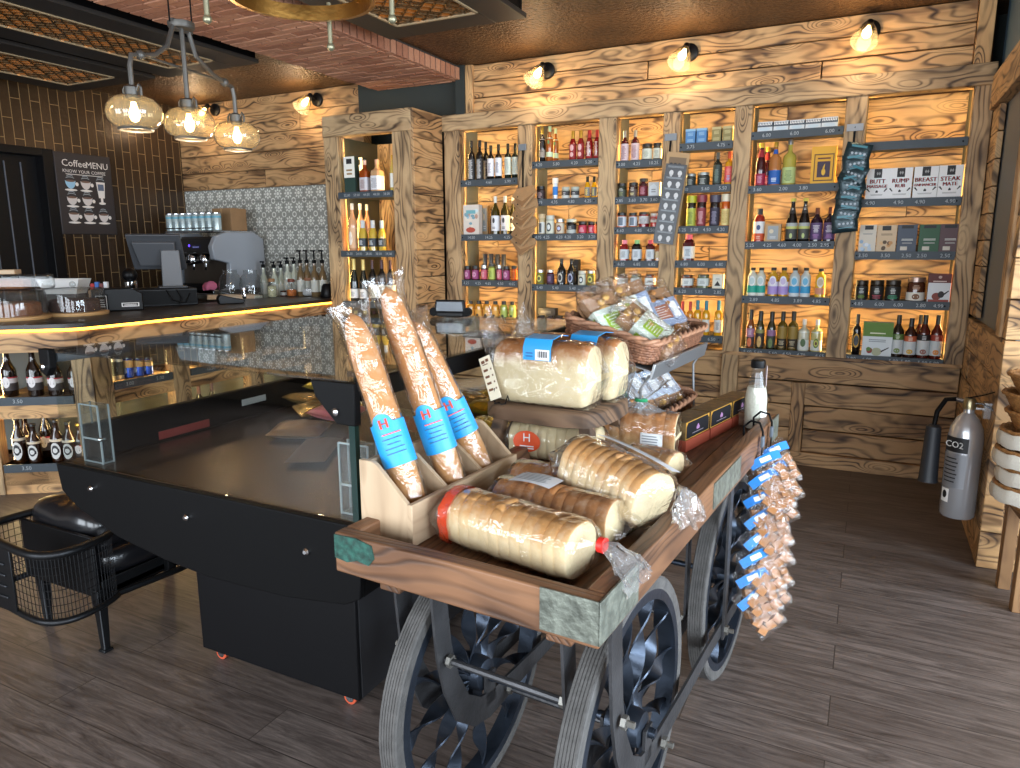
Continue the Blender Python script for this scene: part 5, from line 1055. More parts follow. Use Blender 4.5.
for k in range(5):
    mb = MB(); mb.box(-.075, .075, -.03, .03, 0, .10+.01*(k % 2), pm(((214, 218, 206), (180, 196, 170), (222, 222, 218))[k % 3], .6)); mb.rect(-.05, .05, .03, .07, -.0306, pm((90, 100, 96), .6))
    tag(mb.build('tea_box', M=T(-5.05+k*.155, 5.555, CT+.001), bevel=.002), 'pale tea box, %s from left behind the sweet jars' % ORD[k], 'box', 'tea boxes at the bar end')
p = cz(333, 297); o = thing('kettle', 'small black kettle handle end beside the timber cabinet', 'kettle', (-4.62, 5.35, CT+.001))
mb = MB(); mb.lathe([(.07, 0), (.075, .01), (.06, .1), (.04, .13)], SATIN, 18); mb.build('body', o)
mb = MB(); mb.tube([(.05, 0, .11), (.1, 0, .12), (.11, 0, .06), (.07, 0, .03)], .009, BLACK); mb.build('handle', o)
# menu board on the tiles
y0, y1, z0, z1 = 4.215, 4.765, 1.73, 2.478
o = thing('menu_board', 'black chalk style coffee menu board on the bronze tiles', 'menu board', (XL+.001, (y0+y1)/2, z0), PI/2)
bw, bh = y1-y0, z1-z0
mb = MB(); mb.box(-bw/2, bw/2, -.03, 0, 0, bh, pm((44, 38, 38), .55)); mb.build('board', o, .006)
mb = MB(); cream = pm((222, 214, 206), .7); yy = -.0308
mb.front_text('Coffee', -bw*.17, bh*.87, .088, cream, yy); mb.front_text('MENU', bw*.24, bh*.865, .082, cream, yy); mb.front_text('KNOW YOUR COFFEE', 0, bh*.775, .042, cream, yy)
lines(mb, -bw*.34, bw*.34, bh*.735, bh*.75, yy, cream, 1)
for r_ in range(3):
    for c_ in range(3):
        x, z = -bw*.27+c_*bw*.27, bh*(.60-.2*r_)
        if c_ == 2 and r_ == 1: continue
        for q in range(2): mb.poly([(x+(.046-.012*q)*math.cos(R(150-12*k)), z+.06+.018*q+.022*math.sin(R(150-12*k))) for k in range(11)]+[(x+(.046-.012*q)*math.cos(R(30+12*k)), z+.052+.018*q+.022*math.sin(R(30+12*k))) for k in range(11)], yy, GREY_)
        if c_ == 2 and r_ == 0:
            mb.poly([(x-.045, z+.05), (x+.045, z+.05), (x+.03, z-.10), (x-.03, z-.10)], yy, cream); mb.rect(x-.012, x+.012, z-.14, z-.1, yy, cream); mb.disc(x, z-.15, .035, .012, yy, cream); mb.rect(x-.03, x+.03, z-.03, z+.03, yy-.0004, pm((90, 100, 120), .6)); continue
        cup = pm((150, 190, 214) if (r_, c_) == (0, 0) else (206, 196, 190), .7)
        mb.poly([(x-.05, z+.045)]+[(x-.05+.1*(1-math.cos(PI*k/8))/2, z+.045-.075*math.sin(PI*k/8)) for k in range(1, 8)]+[(x+.05, z+.045)], yy, cup)
        mb.disc(x, z-.04, .06, .010, yy-.0004, cream); mb.disc(x, z+.042, .046, .01, yy-.0004, pm((110, 84, 70), .6)); mb.disc(x+.062, z+.015, .016, .018, yy-.0002, cream, 10)
mb.build('chalk_print', o)

# ================================================================== LIGHT FITTINGS
def lamp(name, loc, power, col, radius=.03):
    l = bpy.data.lights.new(name, 'POINT'); l.energy = power; l.color = col; l.shadow_soft_size = radius
    o = bpy.data.objects.new(name, l); COL.objects.link(o); o.location = loc; return o
WARM = (1., .74, .46)
BULB = emis((255, 214, 146), 16.); SHADE = glass((252, 244, 222), 1.5, .02, gain=2., haze=.10, hazecol=(250, 236, 200))
def bulb_mesh(mb, M, s=1.):
    mb.lathe([(.012*s, 0), (.016*s, .02*s), (.027*s, .055*s), (.027*s, .075*s), (.018*s, .095*s), (.004*s, .102*s)], BULB, 14, M)
SC_P = []
for k, (px, Y, lab) in enumerate((((216, 110), 5.62, 'leftmost, behind the pendant lights'), ((318, 100), 5.62, 'above the spirits cabinet'), ((548, 71), 5.5, 'left end of the shelving'), ((690, 53), 5.5, 'middle of the shelving'), ((870, 31), 5.5, 'right end of the shelving'))):
    q = ony(*px, Y)
    o = thing('wall_light', 'black wall light with cone glass shade, '+lab, 'wall light', (q.x, Y, q.z), 0, 'wall lights')
    def mk(parts):
        b = MB(); b.lathe([(.058, 0), (.062, .006), (.062, .022), (.05, .03)], SATIN, 24, RX(PI/2)); parts.append(('wall_plate', None, b))
        b = MB(); b.tube([(0, -.02, 0), (0, -.07, .02), (0, -.1, .03)], .009, SATIN); b.ball((0, -.1, .03), .016, SATIN); parts.append(('arm', None, b))
        ax = frame((0, -.10, .03), (-.12, -.62, -.72), (0, -1, 1))
        b = MB(); b.lathe([(.018, -.005), (.022, .0), (.022, .045), (.026, .05)], SATIN, 16, ax); parts.append(('lamp_holder', None, b))
        b = MB(); bulb_mesh(b, ax @ T(0, 0, .045)); parts.append(('bulb', None, b))
        b = MB(); b.lathe([(.028, .035), (.036, .05), (.058, .10), (.072, .15), (.082, .185), (.08, .186)], SHADE, 28, ax, False); parts.append(('glass_shade', None, b))
    emit_parts(o, 'sconce', mk)
    d = frame((0, 0, 0), (-.12, -.62, -.72), (0, -1, 1)) @ Vector((0, 0, .235))
    SC_P.append(Vector((q.x, Y-.10, q.z+.03))+d)
# three-arm pendant cluster
PC = [CAM+ray(134.8, 116.7)*3.42, CAM+ray(189.6, 125.8)*3.72, CAM+ray(237, 134)*4.13]
zz = sum(p.z for p in PC)/3
pend = thing('pendant_light', 'grey iron pendant with three amber glass shades over the bar', 'pendant light', (PC[1].x, PC[1].y, zz))
O0 = Vector((PC[1].x, PC[1].y, zz)); IRONG = pm((92, 90, 86), .5, .6)
hub = Vector((0.0, 0.0, .48)); top = CE-.12-zz
mb = MB(); mb.lathe([(.06, .0), (.065, .01), (.065, .03), (.05, .035)], IRONG, 20, T(0, 0, hub.z-.015)); mb.bar([(PC[0]-O0)*.18+Vector((0, 0, hub.z)), (PC[2]-O0)*.18+Vector((0, 0, hub.z))], .05, .02, IRONG, (0, 0, 1)); mb.build('hub', pend)
for s in (-1, 1):
    d = ((PC[2]-PC[0]).normalized())*.08*s
    mb = MB(); mb.tube([(d.x, d.y, hub.z), (d.x, d.y, CE-.01-zz)], .004, BLACK); mb.build('chain', pend)
for k, p in enumerate(PC):
    c = p-O0; c.z = 0
    arm = MB()
    if k != 1:
        d = c.normalized(); L_ = c.length
        arm.tube([d*.05+Vector((0, 0, hub.z)), d*.10+Vector((0, 0, hub.z-.12)), d*L_*.55+Vector((0, 0, .30)), d*L_*.8+Vector((0, 0, .28)), d*L_*.96+Vector((0, 0, .27)), c+Vector((0, 0, .22)), c+Vector((0, 0, .1))], .012, IRONG)
        arm.ball(d*L_*.8+Vector((0, 0, .28)), .024, IRONG)
    else: arm.tube([(0, 0, hub.z), (0, 0, .1)], .012, IRONG)
    arm.build('arm', pend)
    g = MB(); g.lathe([(.035, .085), (.06, .082), (.10, .065), (.124, .03), (.128, 0), (.118, -.035), (.095, -.058), (.07, -.068)], SHADE, 32, T(*c), False); sh = g.build('glass_shade', pend)
    g = MB(); g.lathe([(.03, .07), (.034, .08), (.034, .12), (.02, .13)], IRONG, 18, T(*c))
    for a in (0, PI): g.tube([c+Vector((.028*math.cos(a), .028*math.sin(a), .10)), c+Vector((.05*math.cos(a), .05*math.sin(a), .13)), c+Vector((.062*math.cos(a), .062*math.sin(a), .115)), c+Vector((.062*math.cos(a), .062*math.sin(a), .08))], .006, IRONG)
    g.build('gallery', sh)
    g = MB(); g.tube([c+Vector((.074*math.cos(2*PI*i/24), .074*math.sin(2*PI*i/24), -.07)) for i in range(24)], .007, IRONG, 6, True); g.build('bottom_ring', sh)
    g = MB(); bulb_mesh(g, T(*(c+Vector((0, 0, .055)))) @ RX(PI), .9); g.build('bulb', pend)
    lamp('pendant_bulb_light', p*1.0+Vector((0, 0, zz-p.z-.13)), PEND_P, WARM)
d = PC[2]-PC[0]; d.z = 0
mb = MB(); mb.tube([PC[0]-O0+Vector((0, 0, .285+O0.z-PC[0].z)) + d*.12, PC[2]-O0+Vector((0, 0, .285+O0.z-PC[2].z)) - d*.12], .007, IRONG); mb.build('tie_bar', pend)
# brass hoop chandelier
BRASS = pm((168, 128, 66), .3, .95, bump=.2, bscale=50, var=.25); PALEBR = pm((150, 146, 120), .4, .7)
hc = CAM+ray(301, -1)*2.86
ch = thing('hoop_chandelier', 'aged brass hoop chandelier hanging under the brick beam', 'chandelier', tuple(hc))
mb = MB(); RR = .295
mb.lathe([(RR-.02, .0), (RR, 0), (RR, .06), (RR-.02, .06), (RR-.02, .0)], BRASS, 48, caps=False); mb.build('hoop', ch)
mb = MB(); mb.tube([(RR*.93*math.cos(R(a)), RR*.93*math.sin(R(a)), .01+.012*math.sin(a/4)) for a in range(220, 330, 8)], .005, BLACK, 6); mb.build('cable', ch)
mb = MB(); mb.tube([(0, 0, .1), (0, 0, CE-hc.z-.002)], .01, BRASS); mb.lathe([(.06, CE-hc.z-.03), (.06, CE-hc.z-.002)], BRASS, 20); mb.lathe([(.05, .06), (.07, .08), (.07, .14), (.04, .17)], BRASS, 20); mb.build('hub', ch)
for k in range(3):
    a = R(15)+YAW+2*PI*k/3-PI/2
    mb = MB(); mb.bar([(.05*math.cos(a), .05*math.sin(a), .1), (RR*math.cos(a), RR*math.sin(a), .05)], .02, .008, BRASS); mb.build('spoke', ch)
for px in ((213, 16), (328, 34), (407, 16)):
    w = CAM+ray(*px)*(2.84 if px[0] != 328 else 3.2); c = w-hc; a = math.atan2(c.y, c.x); rr = RR+.075
    cx, cy = rr*math.cos(a), rr*math.sin(a)
    mb = MB(); mb.tube([(cx, cy, .10), (cx, cy, -.075)], .011, PALEBR, 10); mb.ball((cx, cy, -.085), .018, PALEBR)
    t = Vector((math.cos(a), math.sin(a), 0))
    mb.prism([(0, .06), (0, .02), (.075, .055), (.075, .07)], -.004, .004, PALEBR, M=T(RR*math.cos(a), RR*math.sin(a), 0) @ RZ(a)); mb.build('lamp_arm', ch)
# framed fretwork light boxes on the ceiling
def light_box(label, x0, x1, y0, y1, px0, px1, py1):
    zb = 2.965; o = thing('ceiling_light_box', label, 'ceiling light', ((x0+x1)/2, (y0+y1)/2, zb)); ox, oy = (x0+x1)/2, (y0+y1)/2
    fr = pm((30, 27, 25), .5); py0 = y0+.2
    mb = MB()
    for (a, b, c, e) in ((x0, px0, y0, y1), (px1, x1, y0, y1), (px0, px1, y0, py0), (px0, px1, py1, y1)): mb.box(a-ox, b-ox, c-oy, e-oy, 0, .03, fr)
    for (a, b, c, e) in ((x0+.03, x0+.05, y0, y1), (x1-.05, x1-.03, y0, y1), (x0+.03, x1-.03, y0, y0+.02), (x0+.03, x1-.03, y1-.05, y1-.03)): mb.box(a-ox, b-ox, c-oy, e-oy, .03, CE-zb-.001, BLACK)
    mb.build('frame', o, .003)
    mb = MB(); pale = pm((150, 130, 100), .5); t = .015
    for (a, b, c, e) in ((px0, px1, py1-t, py1), (px0, px1, py0, py0+t), (px0, px0+t, py0, py1), (px1-t, px1, py0, py1)): mb.box(a-ox, b-ox, c-oy, e-oy, -.006, .006, pale)
    mb.build('bead', o)
    mb = MB(); s = (px1-px0)/3; br = pm((92, 66, 34), .4, .5)
    ny = int((py1-py0)/s)
    for i in range(3):
        for j in range(ny+1):
            cx, cy = px0+(i+.5)*s-ox, py1-(j+.5)*s-oy
            for q in range(4):
                a = R(45+90*q); b2 = R(90*q)
                mb.bar([(cx, cy, .012), (cx+s*.7*math.cos(a), cy+s*.7*math.sin(a), .012)], .008, .02, br, (-math.sin(a), math.cos(a), 0))
                mb.bar([(cx+s*.5*math.cos(b2), cy+s*.5*math.sin(b2), .012), (cx+s*.5*math.cos(b2+PI/2), cy+s*.5*math.sin(b2+PI/2), .012)], .012, .02, br, (-math.sin(b2+PI/4+PI/2), math.cos(b2+PI/4+PI/2), 0))
                mb.bar([(cx+s*.5*math.cos(b2), cy+s*.5*math.sin(b2), .012), (cx+s*.16*math.cos(b2+PI/4), cy+s*.16*math.sin(b2+PI/4), .012), (cx+s*.5*math.cos(b2+PI/2), cy+s*.5*math.sin(b2+PI/2), .012)], .012, .02, br, (0, 0, 1))
            mb.box(cx-s*.16, cx+s*.16, cy-s*.16, cy+s*.16, .006, .016, br, M=None) if (i+j) % 2 else None
    mb.build('fretwork', o)
    mb = MB()
    for i in (0, 1, 2): mb.box(px0+(i+.38)*s-ox, px0+(i+.62)*s-ox, py0-oy, py1-oy, .07, .08, emis((255, 176, 70), 7.))
    mb.box(px0-ox, px1-ox, py0-oy, py1-oy, .085, .09, pm((70, 46, 20), .6)); mb.build('lamp_strip', o)
light_box('black framed fretwork ceiling light nearest the brick beam over the bar', -5.25, -4.25, 1.4, 4.28, -4.98, -4.48, 4.07)
light_box('black framed fretwork ceiling light beside the tiled wall', -6.5, -5.38, 1.4, 4.26, -6.24, -5.62, 4.08)
light_box('black framed fretwork ceiling light right of the brick beam', -3.0, -1.99, 1.2, 4.22, -2.79, -2.2, 4.0)

# ================================================================== CHILLED DISPLAY CASE
X0, X1, Y0, Y1, DZ, TZ = -2.53, -1.19, 1.45, 3.17, .85, 1.255
DECK = pm((92, 72, 54), .27, .75, bump=.05, bscale=12, var=.2, vscale=3)
case = thing('display_case', 'long black glass-topped display case on castors, beside the cart', 'display case', (0, 0, 0))
pix = [(61, 464), (62, 490), (78, 508), (118, 537), (165, 560), (208, 577), (285, 597), (345, 605), (360, 600), (366, 585), (368, 536)]
prof = [(ony(x, y, Y0).x, ony(x, y, Y0).z) for x, y in pix]
prof[0] = (X0, DZ); prof[-1] = (X1, DZ); prof[-2] = (X1, prof[-2][1])
mb = MB(); mb.prism(prof[::-1], Y0+.02, Y1, BLACK); mb.build('trough_body', case)
mb = MB(); mb.prism(prof[::-1], Y0, Y0+.02, pm((9, 9, 10), .5, spec=.12)); ep = mb.build('end_panel', case, .003)
for px in ((92, 488), (187, 517), (307, 551)):
    q = ony(*px, Y0); mb = MB(); mb.lathe([(.011, 0), (.011, .006), (.006, .012)], CHROME, 14, T(q.x, Y0, q.z) @ RX(PI/2)); mb.build('screw', ep)
mb = MB(); mb.box(X0+.02, X1-.02, Y0+.022, Y1-.02, DZ, DZ+.004, DECK); mb.build('display_deck', case)
mb = MB(); mb.box(-2.23, -1.46, 1.745, 2.95, .052, .70, SATIN); mb.build('pedestal', case, .004)
mb = MB(); mb.box(-1.462, -1.455, 1.76, 2.93, .06, .62, pm((30, 30, 33), .5)); mb.build('side_panel', case)
CAST = pm((196, 84, 54), .5)
for x, y in ((-2.17, 1.79), (-1.53, 1.79), (-2.17, 2.9), (-1.53, 2.9)):
    mb = MB(); mb.lathe([(.018, -.012), (.026, -.012), (.026, .012), (.018, .012)], CAST, 16, T(x, y, .0265) @ RX(PI/2)); c = mb.build('castor', case)
    mb = MB(); mb.lathe([(.017, -.014), (.017, .014)], STEEL, 12, T(x, y, .0265) @ RX(PI/2)); mb.bar([(x, y, .03), (x, y, .055)], .03, .034, STEEL, (1, 0, 0)); mb.build('fork', c)
PT = .006
for nm, (a, b, c, e, f, g) in (('end_glass', (X0+.015, X1-.02, Y0+.02, Y0+.02+PT, DZ+.004, TZ-.006)), ('back_glass', (X0+.015, X1-.02, Y1-.02, Y1-.02+PT, DZ+.004, TZ-.006)),
                               ('side_glass', (X0+.004, X0+.004+PT, Y0+.03, Y1-.03, DZ, TZ-.006)), ('side_glass', (X1-.02, X1-.02+PT, Y0+.03, Y1-.03, DZ, TZ-.006)), ('top_glass', (X0+.005, X1, Y0, Y1, TZ-.004, TZ+.002))):
    mb = MB(); mb.box(a, b, c, e, f, g, PANE); mb.build(nm, case)
RAILM = pm((130, 136, 144), .25, .35)
mb = MB(); mb.tube([(X0+.02, Y0+.03, TZ-.026), (X0+.02, Y1, TZ-.026)], .02, RAILM, 12); mb.build('glass_rail', case)
mb = MB(); mb.box(X1-.045, X1+.004, Y0+.05, Y1, TZ-.065, TZ-.005, BLACK); mb.build('glass_rail', case, .004)
for x, pts in ((X0, [(-.01, .006), (.045, .006), (.045, -.06), (.02, -.09), (-.01, -.075)]), (X1, [(-.135, -.004), (.012, -.004), (.012, -.12), (-.05, -.12), (-.12, -.05)])):
    mb = MB(); mb.prism([(x+a, TZ+b) for a, b in pts][::-1], Y0-.006, Y0+.02, BLACK); br = mb.build('glass_bracket', case, .003)
    mb = MB(); mb.lathe([(.011, 0), (.011, .006), (.005, .01)], CHROME, 14, T(x+(.015 if x == X0 else -.05), Y0-.006, TZ-(.055 if x == X0 else .085)) @ RX(PI/2)); mb.build('screw', br)
mb = MB(); mb.box(X1-.025, X1-.005, Y0+.012, Y0+.03, DZ, TZ-.1, pm((16, 44, 40), .15)); mb.build('corner_post', case)
# upstand inside, along the far side
qa, qb = onz(88, 462, DZ), onz(275, 418, DZ)
mb = MB(); mb.box(X0+.06, X0+.10, Y0+.06, 2.75, DZ+.004, DZ+.135, BLACK); up = mb.build('upstand', case, .008)
q = onx(185, 429, X0+.101); mb = MB(); mb.box(X0+.10, X0+.1025, q.y-.12, q.y+.12, q.z-.016, q.z+.016, pm((120, 44, 40), .5)); mb.build('label_strip', up)
q = onx(254, 400, X0+.101); mb = MB(); mb.box(X0+.10, X0+.103, q.y-.07, q.y+.07, q.z-.014, q.z+.014, pm((170, 172, 172), .4)); mb.build('plate', up, .001)
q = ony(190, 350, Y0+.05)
mb = MB(); mb.prism([(-.09, .02), (.09, .02), (.08, -.045), (-.07, -.03)], 0, .014, pm((110, 114, 118), .3, .8), M=T(onz(195, 352, TZ-.03).x, onz(195, 352, TZ-.03).y, TZ-.03) @ RZ(R(10))); mb.build('reflection_plate', case, .003)  # added grey plate imitating a reflection in the top glass, not a fitting
EDGE = glass((236, 242, 244), 1.5, .02, gain=3., haze=.35, hazecol=(214, 226, 230))
def acrylic(px, label):
    q = onz(*px, DZ+.005); o = thing('acrylic_holder', label, 'ticket holder', (q.x, max(q.y, Y0+.075), DZ+.005))
    mb = MB()
    for (a, b, c, e, f, g) in ((-.05, .05, -.02, -.016, 0, .21), (-.05, .05, .016, .02, 0, .21), (-.05, -.046, -.02, .02, 0, .21), (.046, .05, -.02, .02, 0, .21)): mb.box(a, b, c, e, f, g, ACRYL)
    for sx in (-1, 1):
        for sy in (-1, 1): mb.box(sx*.05-.0025, sx*.05+.0025, sy*.02-.0025, sy*.02+.0025, 0, .21, EDGE)
    mb.box(-.05, .05, -.022, -.0185, .207, .212, EDGE); mb.build('clear_sleeve', o)
    mb = MB(); mb.box(-.046, .046, -.022, .0, .085, .092, EDGE); mb.box(-.05, .05, -.02, .02, 0, .006, EDGE); mb.ball((.048, -.02, .09), .008, CHROME); mb.build('crossbar', o)
acrylic((79, 467), 'clear acrylic ticket holder at the left corner of display case')
acrylic((345, 522), 'clear acrylic ticket holder at the right corner of display case')
def crinkle(mb, w, d, h, m, M=None, seed=0, n=14, amp=.25, fr=9.):
    """closed pillow with creases"""
    top, bot = [], []
    vs = []; fs = []
    for i in range(n+1):
        for j in range(n+1):
            u, v = i/n*2-1, j/n*2-1
            e = max(0, (1-abs(u)**3)*(1-abs(v)**3))**.6
            k = noise.noise(Vector((u*fr*.3+seed, v*fr*.3, seed*1.7)))*amp+abs(noise.noise(Vector((u*fr*.6, v*fr*.6+seed, 3.1))))*amp
            vs.append((u*w/2, v*d/2, h*(.5+.5*e*(1+k))))
    for i in range(n+1):
        for j in range(n+1):
            u, v = i/n*2-1, j/n*2-1; e = max(0, (1-abs(u)**3)*(1-abs(v)**3))**.6
            vs.append((u*w/2, v*d/2, h*(.5-.5*e)))
    W = n+1
    for i in range(n):
        for j in range(n):
            a = i*W+j; fs.append((a, a+W, a+W+1, a+1)); b = W*W+a; fs.append((b, b+1, b+W+1, b+W))
    edge = [i*W for i in range(W)]+[n*W+j for j in range(1, W)]+[i*W+n for i in range(n-1, -1, -1)]+[j for j in range(n-1, 0, -1)]
    for a, b in zip(edge, edge[1:]+edge[:1]): fs.append((a, b, W*W+b, W*W+a))
    return mb.add(vs, fs, m, None, M)
FOIL = [pm((190, 160, 50), .22, .75), pm((176, 146, 90), .25, .7), pm((190, 110, 120), .35, .2), pm((120, 90, 56), .35, .5), pm((214, 190, 80), .25, .6)]
snackpx = [(300, 432, 3, 'brown'), (322, 418, 1, 'bronze foil'), (338, 428, 2, 'pink'), (345, 405, 0, 'gold foil'), (310, 408, 1, 'bronze foil'), (330, 400, 4, 'yellow foil')]
for k, (x, y, c, nm) in enumerate(snackpx):
    q = onz(x, y, DZ+.02); mb = MB(); crinkle(mb, .22, .16, .05, FOIL[c], None, k*3.1)
    tag(mb.build('snack_bag', M=T(min(q.x, X1-.16), q.y, DZ+.008+.03*(k % 3)) @ RZ(R(20+37*k)) @ RX(R(6)), ang=80), '%s snack bag, %s from the front of heap inside display case' % (nm, ORD[k]), 'bag', 'snack bags inside the display case')
for k, (x, y, c, nm) in enumerate(((490, 402, 0, 'gold foil'), (505, 388, 4, 'yellow foil'), (500, 422, 4, 'yellow foil'), (470, 395, 1, 'bronze foil'))):
    q = onz(x, y, DZ+.06); mb = MB(); crinkle(mb, .2, .16, .06, FOIL[c], None, 20+k*3.1)
    tag(mb.build('snack_bag', M=T(min(q.x, X1-.15), min(q.y, Y1-.15), DZ+.008) @ RZ(R(50*k)), ang=80), '%s snack bag behind the rustic stool, inside the display case' % nm, 'bag', 'snack bags by the case end')
q = onz(312, 455, DZ+.005); mb = MB(); crinkle(mb, .14, .32, .03, pm((110, 84, 60), .8, bump=.8, bscale=300), None, 5.5)
tag(mb.build('mesh_bag', M=T(q.x, q.y+.02, DZ+.006) @ RZ(R(28)), ang=80), 'flat brown perforated bag lying across the case deck', 'bag')
o = thing('card_reader', 'small black card reader on top of the display case', 'card reader', (-1.86, 3.06, TZ+.0025), R(14))
mb = MB(); mb.prism([(-.085, .02), (.085, .02), (.075, .085), (-.075, .085)], -.02, .0, SATIN); mb.box(-.07, .07, -.02, .06, .0, .025, SATIN); mb.build('body', o, .006)
mb = MB(); mb.prism([(-.07, .03), (.07, .03), (.064, .075), (-.064, .075)], -.024, -.02, pm((70, 80, 92), .15)); mb.build('screen', o)
mb = MB()
for s in (-1, 1): mb = MB(); mb.lathe([(.022, -.02), (.022, .02)], BLACK, 14, T(s*.085, 0, .024) @ RX(PI/2)); mb.build('hinge', o)

# ================================================================== THE HAND CART
CA = R(-4); CO = Vector((-.398, 1.166, 0)); CM = T(*CO) @ RZ(CA)
def cw(u, v, z): return CM @ Vector((u, v, z))
def CMX(u, v, z, rz=0.): return CM @ T(u, v, z) @ RZ(rz)
CWD, CLN = .67, 1.75
cart = thing('hand_cart', 'old timber market cart on four twisted-spoke iron wheels', 'cart', M=CM)
mb = MB()
for i in range(6): mb.box(-CWD+.02+i*(CWD-.04)/6+.001, -CWD+.02+(i+1)*(CWD-.04)/6-.001, .02, CLN-.02, .872, .898, WOODO, 'y')
mb.build('deck', cart)
for nm, bx, g in (('front_rail', (-CWD, 0, 0, .04, .852, .95), 'x'), ('back_rail', (-CWD, 0, CLN-.04, CLN, .852, .95), 'x'), ('side_rail', (-.045, 0, .041, CLN-.041, .852, .95), 'y'), ('side_rail', (-CWD, -CWD+.045, .041, CLN-.041, .852, .95), 'y')):
    mb = MB(); mb.box(*bx, WOODO, g)
    o = mb.build(nm, cart, .005)
    if nm == 'front_rail':
        p = MB(); pts = [(-CWD+.002, .945), (-.60, .948), (-.555, .94), (-.548, .91), (-.565, .89), (-.60, .894), (-.63, .884), (-CWD+.002, .888)]
        p.prism(pts[::-1], -.0025, .001, pm((30, 72, 62), .7, bump=.6, bscale=40, var=.6, vscale=60)); p.build('paint_patch', o)
ZINC = pm((112, 116, 106), .55, .55, bump=.5, bscale=60, var=.4, vscale=30)
mb = MB(); mb.box(-.125, .003, -.004, .0, .862, .952, ZINC); mb.box(-.125, .003, -.003, .042, .9495, .9525, ZINC) if False else None
mb.box(-.001, .004, -.004, .20, .862, .952, ZINC); mb.build('corner_plate', cart, .001)
mb = MB(); mb.box(-.001, .004, .80, 1.12, .868, .945, ZINC); mb.build('side_plate', cart, .001)
mb = MB(); mb.box(-.001, .004, 1.62, 1.752, .862, .952, ZINC); mb.build('side_plate', cart, .001)
for u in (-.56, -.115):
    mb = MB(); mb.box(u-.03, u+.03, .06, CLN-.06, .80, .871, WOODO, 'y'); mb.build('bearer', cart, .004)
WR = .386
def wheel(u, v):
    """axis along u"""
    M = T(u, v, WR) @ RY(PI/2)
    hb = MB(); hb.lathe([(.03, -.05), (.045, -.045), (.05, -.02), (.05, .02), (.045, .045), (.03, .05)], IRON, 20, M); hb.lathe([(.014, -.075), (.014, .075)], IRON, 10, M)
    w = hb.build('wheel', cart)
    t = MB(); pr = [(.352, -.026), (.380, -.0275)]
    for k in range(6): z = -.024+k*.0082; pr += [(.386, z), (.386, z+.006), (.3835, z+.0065), (.3835, z+.008)]
    pr += [(.380, .0275), (.352, .026)]
    t.lathe(pr, pm((80, 78, 76), .8, bump=.3, bscale=90, var=.3, vscale=20), 64, M, False); t.build('tyre', w)
    r = MB(); r.lathe([(.352, -.026), (.325, -.026), (.325, .026), (.352, .026)], IRON, 64, M, False); r.build('rim', w)
    for k in range(12):
        a = 2*PI*k/12+.13; s = MB(); rings = []
        for i in range(25):
            f = i/24; rr = .045+f*.283; tw = f*PI*1.7+k*.5+.4
            wd = .021; c = Vector((rr*math.cos(a), rr*math.sin(a), 0)); e1 = Vector((-math.sin(a), math.cos(a), 0)); e2 = Vector((0, 0, 1))
            x = e1*math.cos(tw)+e2*math.sin(tw); y = -e1*math.sin(tw)+e2*math.cos(tw)
            rings.append([c+x*wd+y*.0025, c-x*wd+y*.0025, c-x*wd-y*.0025, c+x*wd-y*.0025])
        s.loft(rings, IRON, True, True, True, M); s.build('spoke', w, ang=60)
for u in (-.575, -.10):
    for v in (.43, 1.435): wheel(u, v)
BOLT = pm((130, 128, 122), .45, .7); STRAP = pm((76, 76, 78), .5, .7, bump=.2, bscale=60, var=.25)
for uc in (-.575, -.10):
    for s in (-1, 1):
        u = uc+s*.058
        mb = MB(); P = [(.185, .871), (.195, .72), (.21, .58), (.24, .47), (.29, .37), (.36, .315), (.43, .298), (.52, .30), (.70, .303), (1.0, .308), (1.30, .302), (1.435, .30), (1.52, .32), (1.58, .38), (1.62, .5), (1.64, .68), (1.645, .871)]
        mb.bar([(u, v, z) for v, z in P], [.06, .06, .062, .066, .074, .08, .08, .07, .055]+[.05]*8, .008, STRAP, (0, 1, .4)); mb.build('strap', cart, ang=60)
        mb = MB(); mb.bar([(u+s*.009, 1.17, .871), (u+s*.009, 1.18, .27)], .04, .008, STRAP, (0, 1, 0)); mb.build('strap', cart)
        mb = MB(); mb.bar([(u, .43, .30), (u, .43, .40)], .05, .008, STRAP, (0, 1, 0)); mb.build('axle_hanger', cart); mb = MB(); mb.bar([(u, 1.435, .30), (u, 1.435, .40)], .05, .008, STRAP, (0, 1, 0)); mb.build('axle_hanger', cart)
        for (v, z) in ((.215, .555), (.52, .30), (1.18, .30)):
            mb = MB(); mb.lathe([(.017, 0), (.017, .012)], BOLT, 6, T(u+s*.012, v, z) @ RY(s*PI/2)); mb.lathe([(.008, 0), (.008, .03)], BOLT, 8, T(u+s*.012, v, z) @ RY(s*PI/2)); mb.build('bolt', cart)
for (v, z) in ((.215, .555), (1.18, .30), (.52, .30)):
    mb = MB(); mb.tube([(-.517, v, z), (-.158, v, z)], .009, STRAP, 8); mb.build('cross_rod', cart)
for v in (.43, 1.435):
    mb = MB(); mb.tube([(-.66, v, WR), (-.02, v, WR)], .012, IRON, 10); mb.build('axle', cart)

